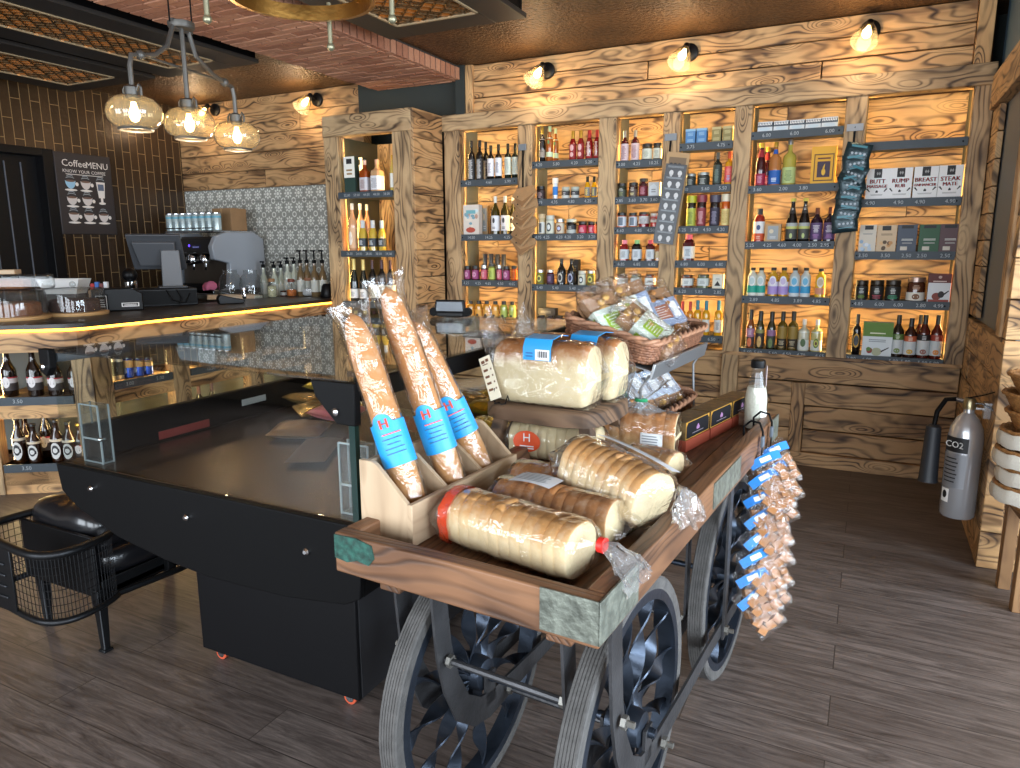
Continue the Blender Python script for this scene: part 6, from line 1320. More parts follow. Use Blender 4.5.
# ------------------------------------------------------------------ bread
CR_W = crust_mat('crust_white', (206, 150, 88), (232, 206, 160), .06, .12)
CR_B = crust_mat('crust_brown', (186, 126, 74), (216, 174, 120), .03, .10, .3)
CR_P = crust_mat('crust_pale', (214, 170, 114), (228, 206, 162), .10, .17, .3)
CR_T = crust_mat('crust_tin', (176, 112, 60), (232, 212, 168), .115, .19, .35)
CRUMB = pm((226, 206, 164), .85, bump=.5, bscale=120, var=.06, vscale=40)
BAG_R = crust_mat('baguette_crust', (190, 126, 68), (204, 148, 90), -.1, .6, .3)
def loaf_ring(x, W, H, s=1., dome=.28, n=28, e=3.2):
    out = []
    for k in range(n):
        a = 2*PI*k/n; c, d = math.cos(a), math.sin(a)
        e = 5.5 if H > .18 else 3.2; q = 1/(abs(c)**e+abs(d)**e)**(1/e)
        y, z = c*q*W/2, d*q
        z = .5+z*.5
        if z > .55: y *= 1+.05*math.sin((z-.55)/.45*PI)
        zz = z*H*(1-dome*.5)+(H*dome*.5*(1-(2*y/W)**2) if z > .6 else 0)
        out.append((x, y*s, H*.5+(zz-H*.5)*s))
    return out
def loaf_mesh(Ln, W, H, crust, slices=0, seed=0, rough=.02):
    mb = MB(); rings = []
    def add(x, s):
        e = 1-.06*abs(2*x/Ln)**4
        r_ = loaf_ring(x, W, H, s*e); out = []
        for (a, b, c) in r_:
            k = 1+rough*noise.noise(Vector((a*9+seed, b*14, c*14))); out.append((a, b*k, H*.02+(c)*k if c > .01 else c))
        rings.append(out)
    if slices:
        for i in range(slices):
            xa, xb = -Ln/2+i*Ln/slices, -Ln/2+(i+1)*Ln/slices; t = (xb-xa)*.10; j = random.uniform(.975, 1.015)
            add(xa, .955); add(xa+t, j); add(xb-t, j)
        add(Ln/2, .955)
    else:
        for i in range(15):
            x = -Ln/2+Ln*i/14; add(x, 1-.07*max(0, abs(2*x/Ln)-.86)/.14)
    mb.loft(rings, crust, True, True, True, None, CRUMB)
    return mb
def film_mesh(Ln, W, H, seed=0, tie=1, tail=.11, flat=.05, m=None, up=0., gap=1.05):
    mb = MB(); rings = []; n = 34; rq = random.Random(seed)
    def add(x, s, sy=1., sz=1., dz=0., amp=.035):
        out = []
        for (a, b, c) in loaf_ring(x, W, H, 1., n=n):
            k = 1+amp*noise.noise(Vector((x*22+seed, b*26, c*26)))+rq.uniform(-amp, amp)*.75
            out.append((x, b*s*sy*k*gap, max(H*.5+dz+(c-H*.5)*s*sz*k*gap, .0015) if s > .5 else H*.5+dz+(c-H*.5)*s*sz*k))
        rings.append(out)
    add(-Ln/2-flat, .9, .9, .10); add(-Ln/2-flat*.5, .95, .96, .6); add(-Ln/2-.004, 1., 1., .98)
    for i in range(1, 15): add(-Ln/2+Ln*i/15, 1.008)
    add(Ln/2+.004, 1., .98, .96)
    if tie:
        add(Ln/2+.02, .72, 1, 1, up*.3); add(Ln/2+.035, .34, 1, 1, up*.8); add(Ln/2+.045, .15, 1, 1, up); add(Ln/2+.055, .15, 1, 1, up)
        add(Ln/2+.055+tail*.35, .34, 1.1, .8, up-.01, .3); add(Ln/2+.055+tail*.7, .5, 1.2, .7, up-.03, .35); add(Ln/2+.055+tail, .5, 1.3, .6, up-.05, .4)
    else: add(Ln/2+flat*.5, .95, .96, .6); add(Ln/2+flat, .9, .9, .1)
    nb = len(rings)-4 if tie else 999
    mb.loft(rings, (lambda i, j: BUNCH if i >= nb else (m or FILM)), True)
    return mb
def loaf(label, M, Ln, W, H, crust, slices, seed, tie=1, **k):
    o = thing('bread_loaf', label, 'bread', M=M)
    loaf_mesh(Ln, W, H, crust, slices, seed).build('bread', o, ang=70)
    film_mesh(Ln, W, H, seed, tie, **k).build('plastic_bag', o, ang=9)
    return o
def label_sheet(o, name, w, d, M, col, art=None, hdr=None):
    """slightly curved paper label lying on the bag; local x-y, facing +z"""
    mb = MB(); n = 6; vs = []; fs = []
    for i in range(n+1):
        x = -w/2+w*i/n
        for y in (-d/2, d/2): vs.append((x, y, -.006*(2*x/w)**2))
    for i in range(n): fs.append((2*i, 2*i+2, 2*i+3, 2*i+1))
    mb.add(vs, fs, pm(col, .45), None, M)
    if art: art(mb, M)
    return mb.build(name, o)
def art_ticket(title, price, w, d, hdr=None):
    def f(mb, M):
        ink = pm((70, 74, 90), .6)
        if hdr: mb.add([(-w*.49, d*.2, .0012), (w*.49, d*.2, .0012), (w*.49, d*.49, .0012), (-w*.49, d*.49, .0012)], [(0, 1, 2, 3)], pm(hdr, .5), None, M)
        mb.text(title, d*.24, ink, M @ T(0, d*.33, .0018))
        for k in range(4 if price else 6):
            z = d*(.34-.13*k); mb.add([(-w*.4, z, .0012), (w*random.uniform(.2, .42), z, .0012), (w*.3, z+d*.05, .0012), (-w*.4, z+d*.05, .0012)], [(0, 1, 2, 3)], GREY_, None, M)
        mb.text(price, d*.24, ink, M @ T(-w*.1, -d*.33, .0018))
    return f
ORANGE = pm((226, 84, 40), .45)
D9 = .899
# front sliced loaf with orange end and red clip
fl = loaf('front white sliced loaf with orange bag end and red clip', CMX(-.295, .195, D9, R(-8)), .36, .13, .128, CR_W, 12, 1.3, tail=.085, up=.025, gap=1.04)
mb = MB(); mb.lathe([(.012, -.006), (.017, -.005), (.017, .008), (.012, .009)], pm((222, 44, 36), .4), 14, T(.18+.05, 0, .064+.025) @ RY(PI/2)); mb.build('red_clip', fl)
mb = MB(); rg = []
for x, s in ((-.182, .99), (-.180, 1.055), (-.165, 1.062), (-.150, 1.062)):
    rg.append([(x+.012*noise.noise(Vector((0, b*40, c*40))), b*s, max(.06+(c-.06)*s, .002)) for (_, b, c) in loaf_ring(x, .13, .128, 1., n=30)])
mb.loft(rg, glass((240, 110, 70), 1.5, .15, .6, 30., 1.3, .55, (226, 80, 40)), True, True, False); mb.build('orange_bag_end', fl)
l2 = loaf('brown-topped sliced loaf directly behind the front loaf', CMX(-.275, .365, D9, R(-3)), .32, .12, .118, CR_B, 11, 4.1, 0, gap=1.04)
label_sheet(l2, 'paper_label', .12, .075, T(-.06, 0, .131), (232, 234, 236), art_ticket('', '', .12, .075))
l3 = loaf('third brown sliced loaf from the cart front', CMX(-.325, .53, D9, R(2)), .30, .13, .115, CR_B, 10, 7.7, 0, gap=1.04)
label_sheet(l3, 'paper_label', .11, .07, T(.02, 0, .129), (232, 234, 236), art_ticket('', '', .11, .07))
big = loaf('large golden sliced loaf tilted against the right cart rail', CM @ T(-.19, .475, D9+.046) @ RZ(R(-18)) @ RY(R(9)) @ RX(R(-16)), .25, .17, .15, CR_W, 10, 11.2, tail=.05, up=.05, gap=1.05)
label_sheet(big, 'long_label', .27, .035, T(.02, .02, .166) @ RZ(R(-6)), (232, 234, 238), art_ticket('', '', .26, .035))
cut = loaf('half loaf with cut white face beyond the tilted loaf', CMX(-.22, .93, D9, R(-10)), .15, .12, .085, CR_B, 0, 15., 0, gap=1.05, flat=.03)
ho = loaf('white loaf with orange round label under the rustic stool', CMX(-.56, .93, D9, R(8)), .30, .13, .125, CR_P, 9, 18., 1, tail=.07)
mb = MB(); mb.add([(0, 0, 0)]+[(.048*math.cos(2*PI*k/24), -.003*math.cos(2*PI*k/24)**2, .036*math.sin(2*PI*k/24)) for k in range(24)], [(0, 1+k, 1+(k+1) % 24) for k in range(24)], ORANGE, None, T(-.08, -.071, .07))
mb.front_text('H', -.08, .082, .04, WHITE, -.0735); lines(mb, -.108, -.052, .045, .06, -.0735, WHITE, 2); mb.build('orange_label', ho)
gr = loaf('upright sliced loaf in clear bag with green tie', CM @ T(-.345, 1.14, D9) @ RZ(R(6)), .26, .13, .15, CR_B, 7, 22., 0, gap=1.04, flat=.004)
mb = MB(); rings = []
for z, r_ in ((.148, .062), (.165, .035), (.18, .015), (.19, .013), (.205, .028), (.235, .055), (.26, .07)):
    rings.append([((r_*1.2*math.cos(2*PI*k/28))*(1+.35*noise.noise(Vector((math.cos(2*PI*k/28)*3, math.sin(2*PI*k/28)*3, z*30)))), r_*.8*math.sin(2*PI*k/28)*(1+.35*noise.noise(Vector((k*.8, z*20, 1)))), z+.02*noise.noise(Vector((k*.9, z*9, 4)))) for k in range(28)])
mb.loft(rings, BUNCH, True); mb.build('bag_top', gr, ang=9)
mb = MB(); mb.tube([(.018*math.cos(2*PI*k/14), .012*math.sin(2*PI*k/14), .186) for k in range(14)], .006, pm((30, 140, 90), .4), 6, True); mb.build('green_tie', gr)
label_sheet(gr, 'price_label', .075, .07, T(.055, -.074, .055) @ RX(PI/2), (236, 238, 240), art_ticket('', '£1.90', .075, .07))
# rustic stool with two bagged loaves
st = thing('rustic_stool', 'small rough-hewn wooden stool standing on the cart', 'stool', M=CM @ T(-.575, .97, D9))
mb = MB(); rings = []
for z, s in ((.145, .93), (.15, 1.), (.19, 1.), (.199, .96)):
    rings.append([((.215+.018*noise.noise(Vector((math.cos(a)*2, math.sin(a)*2, 1)))+.006*noise.noise(Vector((a*6, z*60, 3))))*s*math.copysign(abs(math.cos(a))**.55, math.cos(a)), (.185+.015*noise.noise(Vector((a*2, 7, 1))))*s*math.copysign(abs(math.sin(a))**.55, math.sin(a)), z) for a in [2*PI*k/44 for k in range(44)]])
mb.loft(rings, RUSTIC, True, True, True); mb.build('seat', st, ang=60)
for sx in (-1, 1):
    for sy in (-1, 1):
        mb = MB(); mb.loft([[(sx*(.155+k)+a*.021, sy*(.11+k)+b*.021, z) for a, b in ((1, 1), (-1, 1), (-1, -1), (1, -1))] for k, z in ((.0, .15), (.03, 0.))][::-1], RUSTIC, True, True, True); mb.build('leg', st, .004)
mb = MB(); mb.box(-.15, .15, -.012, .012, .05, .075, RUSTIC); mb.build('stretcher', st, .003)
SZ = D9+.200
def stool_loaf(label, M, seed, lx=0.):
    o = loaf(label, M, .33, .135, .205, CR_T, 0, seed, 0, gap=1.035, flat=.03)
    mb = MB(); mb.bar([(lx, -.0735, .15), (lx, -.0735, .19), (lx, -.058, .216), (lx, 0, .224), (lx, .055, .217)], .098, .002, pm((40, 150, 214), .45), (1, 0, 0)); mb.rect(lx-.005, lx+.045, .152, .185, -.0755, WHITE)
    for k in range(9): mb.rect(lx+.004+k*.004, lx+.004+k*.004+.0016*(1+k % 2), .16, .18, -.0761, INK)
    lines(mb, lx-.04, lx-.012, .16, .18, -.0755, pm((30, 100, 160), .5), 2)
    mb.build('blue_label', o)
    mb = MB(); rings = []
    for x, z, w, t in ((-.165, .11, .10, .065), (-.185, .15, .085, .05), (-.205, .19, .07, .03), (-.225, .225, .075, .02), (-.235, .25, .08, .015)):
        rings.append([(x+w*.25*math.cos(2*PI*k/20)+.012*noise.noise(Vector((k, x*50, 2))), t*math.sin(2*PI*k/20)*(1+.4*noise.noise(Vector((k*1.3, x*40, 1)))), z+w*.75*math.cos(2*PI*k/20)*(1+.2*noise.noise(Vector((k*1.1, x*30, 7))))) for k in range(20)])
    mb.loft(rings, FILM2, True); mb.build('bag_tail', o, ang=9); return o
stool_loaf('tall white tin loaf with blue label, front of two on stool', CM @ T(-.575, .885, SZ) @ RZ(R(1)), 25.)
stool_loaf('tall white tin loaf with blue label, behind its twin on stool', CM @ T(-.545, 1.045, SZ) @ RZ(R(-3)), 29., .06)
o = thing('price_stake', 'slanted wooden price tag in black wire holder on stool', 'price tag', M=CM @ T(-.70, .795, SZ))
mb = MB(); mb.tube([(-.02, 0, .03), (-.02, 0, .002), (-.012, -.015, .002), (0, 0, .004), (.012, -.015, .002), (.02, 0, .002), (.03, .0, .03), (.035, 0, .012)], .0022, BLACK, 6); mb.tube([(-.02, 0, .0), (-.02, 0, .05)], .0022, BLACK, 6); mb.build('wire_holder', o)
mb = MB(); TM = T(-.012, -.004, .015) @ RY(R(-24)) @ RX(R(-8)); mb.box(-.022, .022, -.0015, .0015, 0, .145, pm((238, 226, 200), .6), M=TM)
brn = pm((120, 76, 50), .7); lines(mb, -.014, .014, .118, .136, -.002, brn, 2, .4) if False else None
for a, b, c, e in ((-.016, -.002, .124, .134), (.002, .014, .126, .136), (-.014, .008, .118, .121)): mb.rect(a, b, c, e, -.002, brn, M=TM)
for k in range(4): mb.rect(-.016, .002, .096-k*.022, .104-k*.022, -.002, brn, M=TM); mb.rect(.012, .017, .097-k*.022, .103-k*.022, -.002, brn, M=TM)
mb.build('tag', o)
# baguettes in a slotted oak holder
hold = thing('baguette_holder', 'pale oak slotted baguette holder at front left of cart', 'bread holder', M=CM @ T(0, 0, D9))
ux0, ux1, v0, v1 = -.685, -.525, .11, .60
sidep = [(ux0, .002), (ux1, .002), (ux1, .105), (ux1-.015, .105), (ux0+.055, .187), (ux0+.04, .195), (ux0, .195)]
for a in (v0, v1-.014):
    mb = MB(); mb.prism(sidep, a, a+.014, OAK, 'z'); mb.build('end_panel', hold, .002)
for f in (1/3, 2/3):
    y = v0+(v1-v0)*f; mb = MB(); mb.prism([(ux0+.012, .02), (ux1-.014, .02), (ux1-.014, .10), (ux0+.05, .175), (ux0+.012, .175)], y-.006, y+.006, OAK, 'z'); mb.build('divider', hold)
mb = MB(); mb.box(ux1-.014, ux1+.0005, v0-.001, v1+.001, .0015, .106, OAK, 'y'); mb.build('front_panel', hold, .002)
mb = MB(); mb.box(ux0, ux0+.012, v0+.014, v1-.014, .0015, .188, OAK, 'y'); mb.build('back_panel', hold)
mb = MB(); mb.box(ux0+.012, ux1-.014, v0+.014, v1-.014, .0015, .014, OAK, 'y'); mb.build('base', hold)
def baguette(label, b, t, r, seed, lab, flip):
    p, q = cw(*b), cw(*t); Ln = (q-p).length
    o = thing('baguette', label, 'bread', M=frame(p, q-p, (CAM-p).normalized()), group='bagged baguettes in the oak holder')
    mb = MB(); rings = []; nn = 34
    for i in range(nn+1):
        f = i/nn; z = Ln*f; e = min(1, (max(0, 1-abs(2*f-1)**5))**.5+.02)
        slash = .06*math.sin(f*PI*9)
        rings.append([(r*e*math.cos(a)*(1+.05*noise.noise(Vector((math.cos(a)*1.5, z*20, seed)))), r*e*math.sin(a)*(1+.05*noise.noise(Vector((math.sin(a)*1.5, z*20, seed+3)))+(slash*max(0, -math.sin(a)) if .1 < f < .9 else 0)), z) for a in [2*PI*k/20 for k in range(20)]])
    mb.loft(rings, BAG_R, True, True, True); mb.build('bread', o, ang=80)
    mb = MB(); rings = []
    for i in range(40):
        f = i/39*1.06-.01; z = Ln*f; s = 1.14 if f < .95 else 1.14+(f-.95)*5
        if f < .02: s = 1.0
        rings.append([(r*s*math.cos(a)*(1+.06*noise.noise(Vector((math.cos(a)*3, z*45, seed+9)))+.05*noise.noise(Vector((a*3, z*90, seed)))), r*s*(1. if f < .95 else 1-(f-.95)*6)*math.sin(a)*(1+.06*noise.noise(Vector((math.sin(a)*3, z*45, seed+5)))), z+(.015*noise.noise(Vector((a*2, seed, 1))) if f > 1 else 0)) for a in [2*PI*k/26 for k in range(26)]])
    mb.loft(rings, FILM, True); mb.build('plastic_sleeve', o, ang=9)
    mb = MB(); R2 = r*1.20; z0, z1 = lab; bl = pm((32, 150, 220), .4)
    for k in range(30):
        a0, a1 = -PI/2-1.75+3.5*k/30, -PI/2-1.75+3.5*(k+1)/30
        h0, h1 = [(.024*max(0, 1-((a+PI/2+.32)/.62)**2)**.5) for a in (a0, a1)]
        mb.add([(R2*math.cos(a0), R2*math.sin(a0), z0), (R2*math.cos(a1), R2*math.sin(a1), z0), (R2*math.cos(a1), R2*math.sin(a1), z1+h1), (R2*math.cos(a0), R2*math.sin(a0), z1+h0)], [(0, 1, 2, 3)], bl)
    og = pm((226, 84, 50), .5); y = -R2-.0015
    for dx in (-.0012, 0, .0012): mb.front_text('H', dx-.010, z1-.003, .034, og, y)
    mb.rect(-.022, .026, z1-.030, z1-.0275, y, og)
    for k, w in enumerate((.05, .034, .05, .05)): mb.rect(-w/2, w/2, z1-.042-k*.012, z1-.0405-k*.012, y, INK)
    mb.build('blue_label', o)
baguette('nearest bagged baguette with blue label in oak holder', (-.565, .195, D9+.016), (-.765, .19, 1.44), .036, 1., (.165, .275), 0)
baguette('middle and tallest bagged baguette with blue label in oak holder', (-.553, .355, D9+.016), (-.742, .30, 1.50), .036, 2., (.165, .275), 1)
baguette('farthest bagged baguette with blue label in oak holder', (-.553, .51, D9+.016), (-.745, .41, 1.40), .034, 3., (.185, .285), -1)
# chocolate cartons along the right rail
for k in range(3):
    v = 1.215+k*.215; u = -.205+.028*k
    o = thing('chocolate_carton', 'black fronted chocolate carton on terracotta base, %s from the cart front' % ORD[k], 'box', M=CM @ T(u, v, D9+.0005) @ RZ(PI/2-R(7.5)), group='chocolate cartons along the cart rail')
    def mk(parts):
        b = MB(); b.box(-.0, .205, 0, .085, 0, .04, pm((150, 66, 46), .55)); parts.append(('base', None, b))
        b = MB(); b.box(.0, .205, .004, .085, .0405, .105, pm((96, 76, 44), .45, .2, var=.5, vscale=40)); parts.append(('carton', None, b))
        b = MB(); b.rect(.003, .202, .042, .1035, .0032, pm((190, 140, 50), .4)); b.poly([(.006, .045), (.199, .045), (.199, .088), (.186, .101), (.019, .101), (.006, .088)], .0026, pm((22, 22, 26), .7, spec=.15))
        for dx, dz in ((0, .004), (.006, -.002), (-.006, -.002)): b.disc(.1025+dx, .073+dz, .007, .007, .002, pm((150, 110, 150), .5), 10)
        lines(b, .05, .155, .056, .062, .002, pm((120, 110, 120), .6), 1); parts.append(('printed_front', None, b))
    emit_parts(o, 'choc_carton', mk)
# milk-type bottle
o = put_vessel('cordial', tuple(cw(-.075, 1.66, D9)), .001, .001, 'x', 'x', 'x') if False else None
o = thing('mixing_bottle', 'clear bottle of white powder with black cap at cart end', 'bottle', M=CM @ T(-.075, 1.69, D9))
mb = MB(); PB = [(.036, 0), (.042, .006), (.043, .12), (.038, .16), (.025, .215), (.022, .235), (.024, .24), (.024, .262)]; mb.lathe(PB, CLEAR, 24, caps=False); mb.build('glass_body', o)
mb = MB(); mb.lathe([(.035, .002), (.0405, .01), (.0415, .118), (.037, .15), (.033, .165)], pm((232, 228, 210), .8, bump=.4, bscale=120), 22); mb.build('powder', o)
mb = MB(); mb.lathe([(.026, .24), (.027, .244), (.027, .268), (.022, .272)], SATIN, 20); mb.build('cap', o)
mb = MB(); mb.box(.03, .032, -.02, .02, .17, .25, pm((206, 190, 190), .6), M=RZ(R(20))); mb.build('hang_tag', o)
mb = MB(); mb.patch(.0436, -.5, .4, .05, .075, WHITE); mb.build('label', o)

# ------------------------------------------------------------------ wicker baskets on the wire stand
WICK = pm((126, 84, 60), .6, bump=.3, bscale=90, var=.35, vscale=40); WICKL = pm((160, 116, 88), .6, bump=.3, bscale=90, var=.3, vscale=40)
def rrect(w, d, r, n=96):
    pts = []; per = 2*(w+d-4*r)+2*PI*r
    seq = [((w/2-r, -d/2+r), -PI/2), ((w/2-r, d/2-r), 0), ((-w/2+r, d/2-r), PI/2), ((-w/2+r, -d/2+r), PI)]
    out = []
    for (cx, cy), a0 in seq:
        for k in range(7): a = a0+PI/2*k/6; out.append(Vector((cx+r*math.cos(a), cy+r*math.sin(a))))
    res = []; tot = sum((out[(i+1) % len(out)]-out[i]).length for i in range(len(out))); step = tot/n; i = 0; acc = 0; p = out[0].copy(); res.append(p.copy())
    need = step
    while len(res) < n:
        q = out[(i+1) % len(out)]; d_ = (q-p).length
        if d_ >= need: p = p+(q-p)*(need/d_); res.append(p.copy()); need = step
        else: need -= d_; p = q.copy(); i += 1
    return res
def wicker(label, M, w, d, h):
    o = thing('wicker_basket', label, 'basket', M=M); n = 112
    base = rrect(w, d, .05, n); mb = MB(); rows = 8
    for r_ in range(rows):
        z = .008+(h-.02)*r_/(rows-1); fl_ = 1+.05*r_/rows
        mb.tube([(p.x*fl_+(.005*(1 if (k+r_) % 2 else -1))*(p.x/(p.length+1e-6)), p.y*fl_+(.005*(1 if (k+r_) % 2 else -1))*(p.y/(p.length+1e-6)), z) for k, p in enumerate(base)], .0062, WICK, 5, True)
    for k in range(0, n, 2):
        p = base[k]; mb.tube([(p.x, p.y, .004), (p.x*1.05, p.y*1.05, h)], .004, WICKL, 5)
    mb.build('woven_side', o, ang=80)
    mb = MB()
    for ph in (0, PI):
        mb.tube([(p.x*1.06+.009*math.cos(k*.9+ph)*p.x/p.length, p.y*1.06+.009*math.cos(k*.9+ph)*p.y/p.length, h+.007*math.sin(k*.9+ph)) for k, p in enumerate(base)], .008, WICKL, 6, True)
    mb.build('braided_rim', o, ang=80)
    mb = MB(); mb.add([(p.x, p.y, .004) for p in base], [tuple(range(n))], WICK); mb.add([(p.x, p.y, .0) for p in base], [tuple(range(n))], WICK); mb.build('base', o)
    return o
# both baskets lean towards the aisle: local -y is the low front
BU = CM @ T(-.46, 1.45, 1.225) @ RZ(PI/2) @ RX(R(13))
BL = CM @ T(-.475, 1.44, .955) @ RZ(PI/2) @ RX(R(13))
wicker('upper wicker basket of bagged snack cartons on wire stand', BU @ T(0, .03, .006), .62, .33, .085)
wicker('lower wicker basket of bagged snack cartons on wire stand', BL @ T(0, 0, .006), .56, .27, .075)
std = thing('basket_stand', 'two tier grey wire stand holding the wicker baskets', 'stand', M=CM @ T(-.46, 1.45, D9))
I = (CM @ T(-.46, 1.45, D9)).inverted(); GREYM = pm((150, 154, 158), .35, .7)
for nm, Bm in (('upper_shelf', BU), ('lower_shelf', BL)):
    mb = MB(); Q = I @ Bm
    mb.box(-.32, .32, -.165, -.155, -.03, .025, GREYM, M=Q); mb.box(-.32, .32, -.165, .13, -.006, -.001, GREYM, M=Q); mb.build(nm, std, .002)
for s in (-1, 1):
    a, b = I @ BU @ Vector((s*.31, -.15, -.02)), I @ BU @ Vector((s*.31, .12, -.02)); c, d_ = I @ BL @ Vector((s*.31, -.15, -.02)), I @ BL @ Vector((s*.31, .12, -.02))
    mb = MB(); mb.tube([a, Vector((a.x-.03, a.y, a.z-.05)), c], .005, GREYM, 8); mb.build('front_wire', std)
    mb = MB(); mb.tube([b, d_, Vector((d_.x, d_.y, .005)), Vector((c.x, c.y, .005)), c], .005, GREYM, 8); mb.build('side_wire', std)
FILMP = glass((253, 253, 253), 1.45, .07, 1., 20., 2.2, .006)
KRAFT = pm((150, 112, 78), .7, var=.1); SNK = [pm((206, 160, 90), .8, bump=1., bscale=70, var=.4, vscale=60), pm((190, 130, 70), .8, bump=1., bscale=70, var=.4, vscale=60)]
def packet(label, M, sleeve, patch, snack, seed, grp):
    o = thing('snack_packet', label, 'packet', M=M, group=grp)
    def mk(parts):
        w, d, h = .145, .22, .05
        b = MB(); b.box(-w/2, w/2, -d/2, d/2, 0, h, KRAFT); parts.append(('tray', None, b))
        b = MB()
        for k in range(16): b.ball((random.uniform(-.048, .048), random.uniform(-.10, .10), h+random.uniform(-.002, .008)), .014, SNK[snack], 7, (1.2, 1, .7))
        parts.append(('snacks', None, b))
        b = MB(); b.box(-w/2-.0015, w/2+.0015, -.07, .05, -.001, h+.014, pm(sleeve, .5)); z = h+.0146
        b.add([(-w*.3, -.04, z), (w*.2, -.04, z), (w*.2, .025, z), (-w*.3, .025, z)], [(0, 1, 2, 3)], pm(patch, .5)); b.add([(w*.24, -.045, z), (w*.44, -.045, z), (w*.44, .03, z), (w*.24, .03, z)], [(0, 1, 2, 3)], WHITE)
        for k in range(5): b.add([(-w*.22, -.032+k*.011, z+.0005), (w*(.12-.08*(k % 2)), -.032+k*.011, z+.0005), (w*(.12-.08*(k % 2)), -.0295+k*.011, z+.0005), (-w*.22, -.0295+k*.011, z+.0005)], [(0, 1, 2, 3)], WHITE)
        b.add([(-w/2-.002, -.045, .006), (-w/2-.002, .03, .006), (-w/2-.002, .03, h), (-w/2-.002, -.045, h)], [(0, 1, 2, 3)], pm(patch, .5))
        parts.append(('printed_sleeve', None, b))
        b = MB(); rings = []
        for i in range(17):
            f = i/16; y = -d/2-.03+f*(d+.07); e = 1.0 if .12 < f < .85 else (.55 if f < .12 else max(.12, 1-(f-.85)*6))
            rings.append([((w/2+.006)*(1.03 if f > .85 else 1)*math.copysign(abs(math.cos(a))**.5, math.cos(a))*(1+.06*noise.noise(Vector((a*2, y*40, seed)))), y, (h+.022)/2+((h+.03)/2)*e*math.copysign(abs(math.sin(a))**.6, math.sin(a))*(1+.12*noise.noise(Vector((a*3, y*60, seed+2))))+(.02*(f-.85)*6 if f > .85 else 0)) for a in [2*PI*k/24 for k in range(24)]])
        b.loft(rings, FILMP, True); parts.append(('cellophane_bag', None, b))
    emit_parts(o, ('packet', sleeve, patch, snack, seed), mk)
GRN, LTB, RST, ICE = (206, 214, 200), (150, 164, 190), (176, 110, 80), (190, 200, 216)
# in the upper basket, leaning back; x runs along the basket (towards the far end), y from front to back
def pk(Bm, x, y, z, rz, tilt, roll=0.): return Bm @ T(x, y, z) @ RZ(R(rz)) @ RX(R(tilt)) @ RY(R(roll))
g1 = 'snack packets in the upper basket'
packet('green labelled snack packet at near left of upper basket', pk(BU, -.215, .075, .075, -6, 38, -22), GRN, (150, 184, 40), 0, 1., g1)
packet('green labelled snack packet leaning behind at back of upper basket', pk(BU, -.075, .095, .09, -12, 42, -24), GRN, (150, 184, 40), 0, 2., g1)
packet('green labelled snack packet lying in front of upper basket', pk(BU, -.16, -.045, .065, 12, 24, -20), GRN, (150, 184, 40), 0, 3., g1)
packet('blue sleeved snack packet standing on edge in upper basket', pk(BU, .07, .09, .095, -18, 42, -48), LTB, RST, 1, 4., g1)
packet('blue sleeved snack packet with rust label at front of upper basket', pk(BU, .18, .02, .085, -22, 36, -26), LTB, RST, 1, 5., g1)
g2 = 'snack packets in the lower basket'
packet('pale blue snack packet at near end of lower basket', pk(BL, -.19, .02, .06, 8, 30, -20), ICE, (90, 90, 96), 1, 6., g2)
packet('pale blue snack packet second from near end of lower basket', pk(BL, -.06, .05, .07, -6, 36, -34), ICE, (60, 66, 84), 1, 7., g2)
packet('pale blue snack packet third from near end of lower basket', pk(BL, .065, .04, .07, -12, 36, -30), ICE, (60, 66, 84), 0, 8., g2)
packet('pale blue snack packet at far end of lower basket', pk(BL, .19, .02, .065, -14, 32, -22), ICE, (110, 96, 90), 0, 9., g2)

# ================================================================== HANGING STRIPS
def strip_hook(name, label, top, bot, normal, plate):
    """black strap with a small price plate"""
    o = thing(name, label, 'hanging strip', tuple(top)); d = Vector(bot)-Vector(top)
    mb = MB(); mb.bar([(0, 0, 0), d*.5, d], .014, .003, BLACK, Vector((1, 0, 0)) if abs(normal[1]) > .5 else Vector((0, 1, 0))); mb.build('strap', o)
    return o
def pouch(label, name, cat, M, w, h, t, face, art, group, back=None, seed=0.):
    o = thing(name, label, cat, M=M, group=group)
    def mk(parts):
        b = MB(); crinkle(b, w, h, t, face, RX(PI/2) , seed, 10, .2, 8.); parts.append(('pouch', None, b))
        b = MB(); art(b, w, h, -t-.0012); parts.append(('printed_front', None, b))
    emit_parts(o, (name, w, h, seed), mk); return o
# brown paper pouches on the second stile
KP = pm((176, 140, 100), .8, bump=.5, bscale=60, var=.12)
q0 = ony(523, 148, 5.476)
o = strip_hook('clip_strip', 'black clip strip of brown paper pouches on second timber stile', (q0.x, 5.474, q0.z), (q0.x, 5.474, ony(523, 245, 5.476).z), (0, -1, 0), True)
mb = MB(); mb.box(-.035, .035, -.012, -.004, -.02, .03, pm((110, 118, 126), .4)); mb.build('price_plate', o, .002)
for k in range(6):
    q = ony(524-k*.7, 200+k*9.6, 5.42)
    o = thing('hanging_paper_pouch', 'folded brown paper pouch, %s from top of the strip' % ORD[k], 'pouch', (q.x, 5.44-.006*(5-k), q.z), 0, 'paper pouches on the clip strip')
    def mk(parts):
        b = MB(); b.prism([(-.115, .055), (-.08, .12), (.09, .115), (.12, .045), (0.005, -.075)][::-1], -.012, .008, KP); parts.append(('pouch', None, b))
        b = MB(); b.poly([(-.112, .054), (0, -.02), (.118, .045), (.005, -.073)], -.0132, pm((150, 114, 78), .8)); b.disc(-.055, .035, .007, .007, -.0138, INK, 8); parts.append(('flap', None, b))
    emit_parts(o, 'paperpouch', mk); o.rotation_euler = (R(-30), R(-10+16*(k % 2)), R(-6+10*(k % 2)))
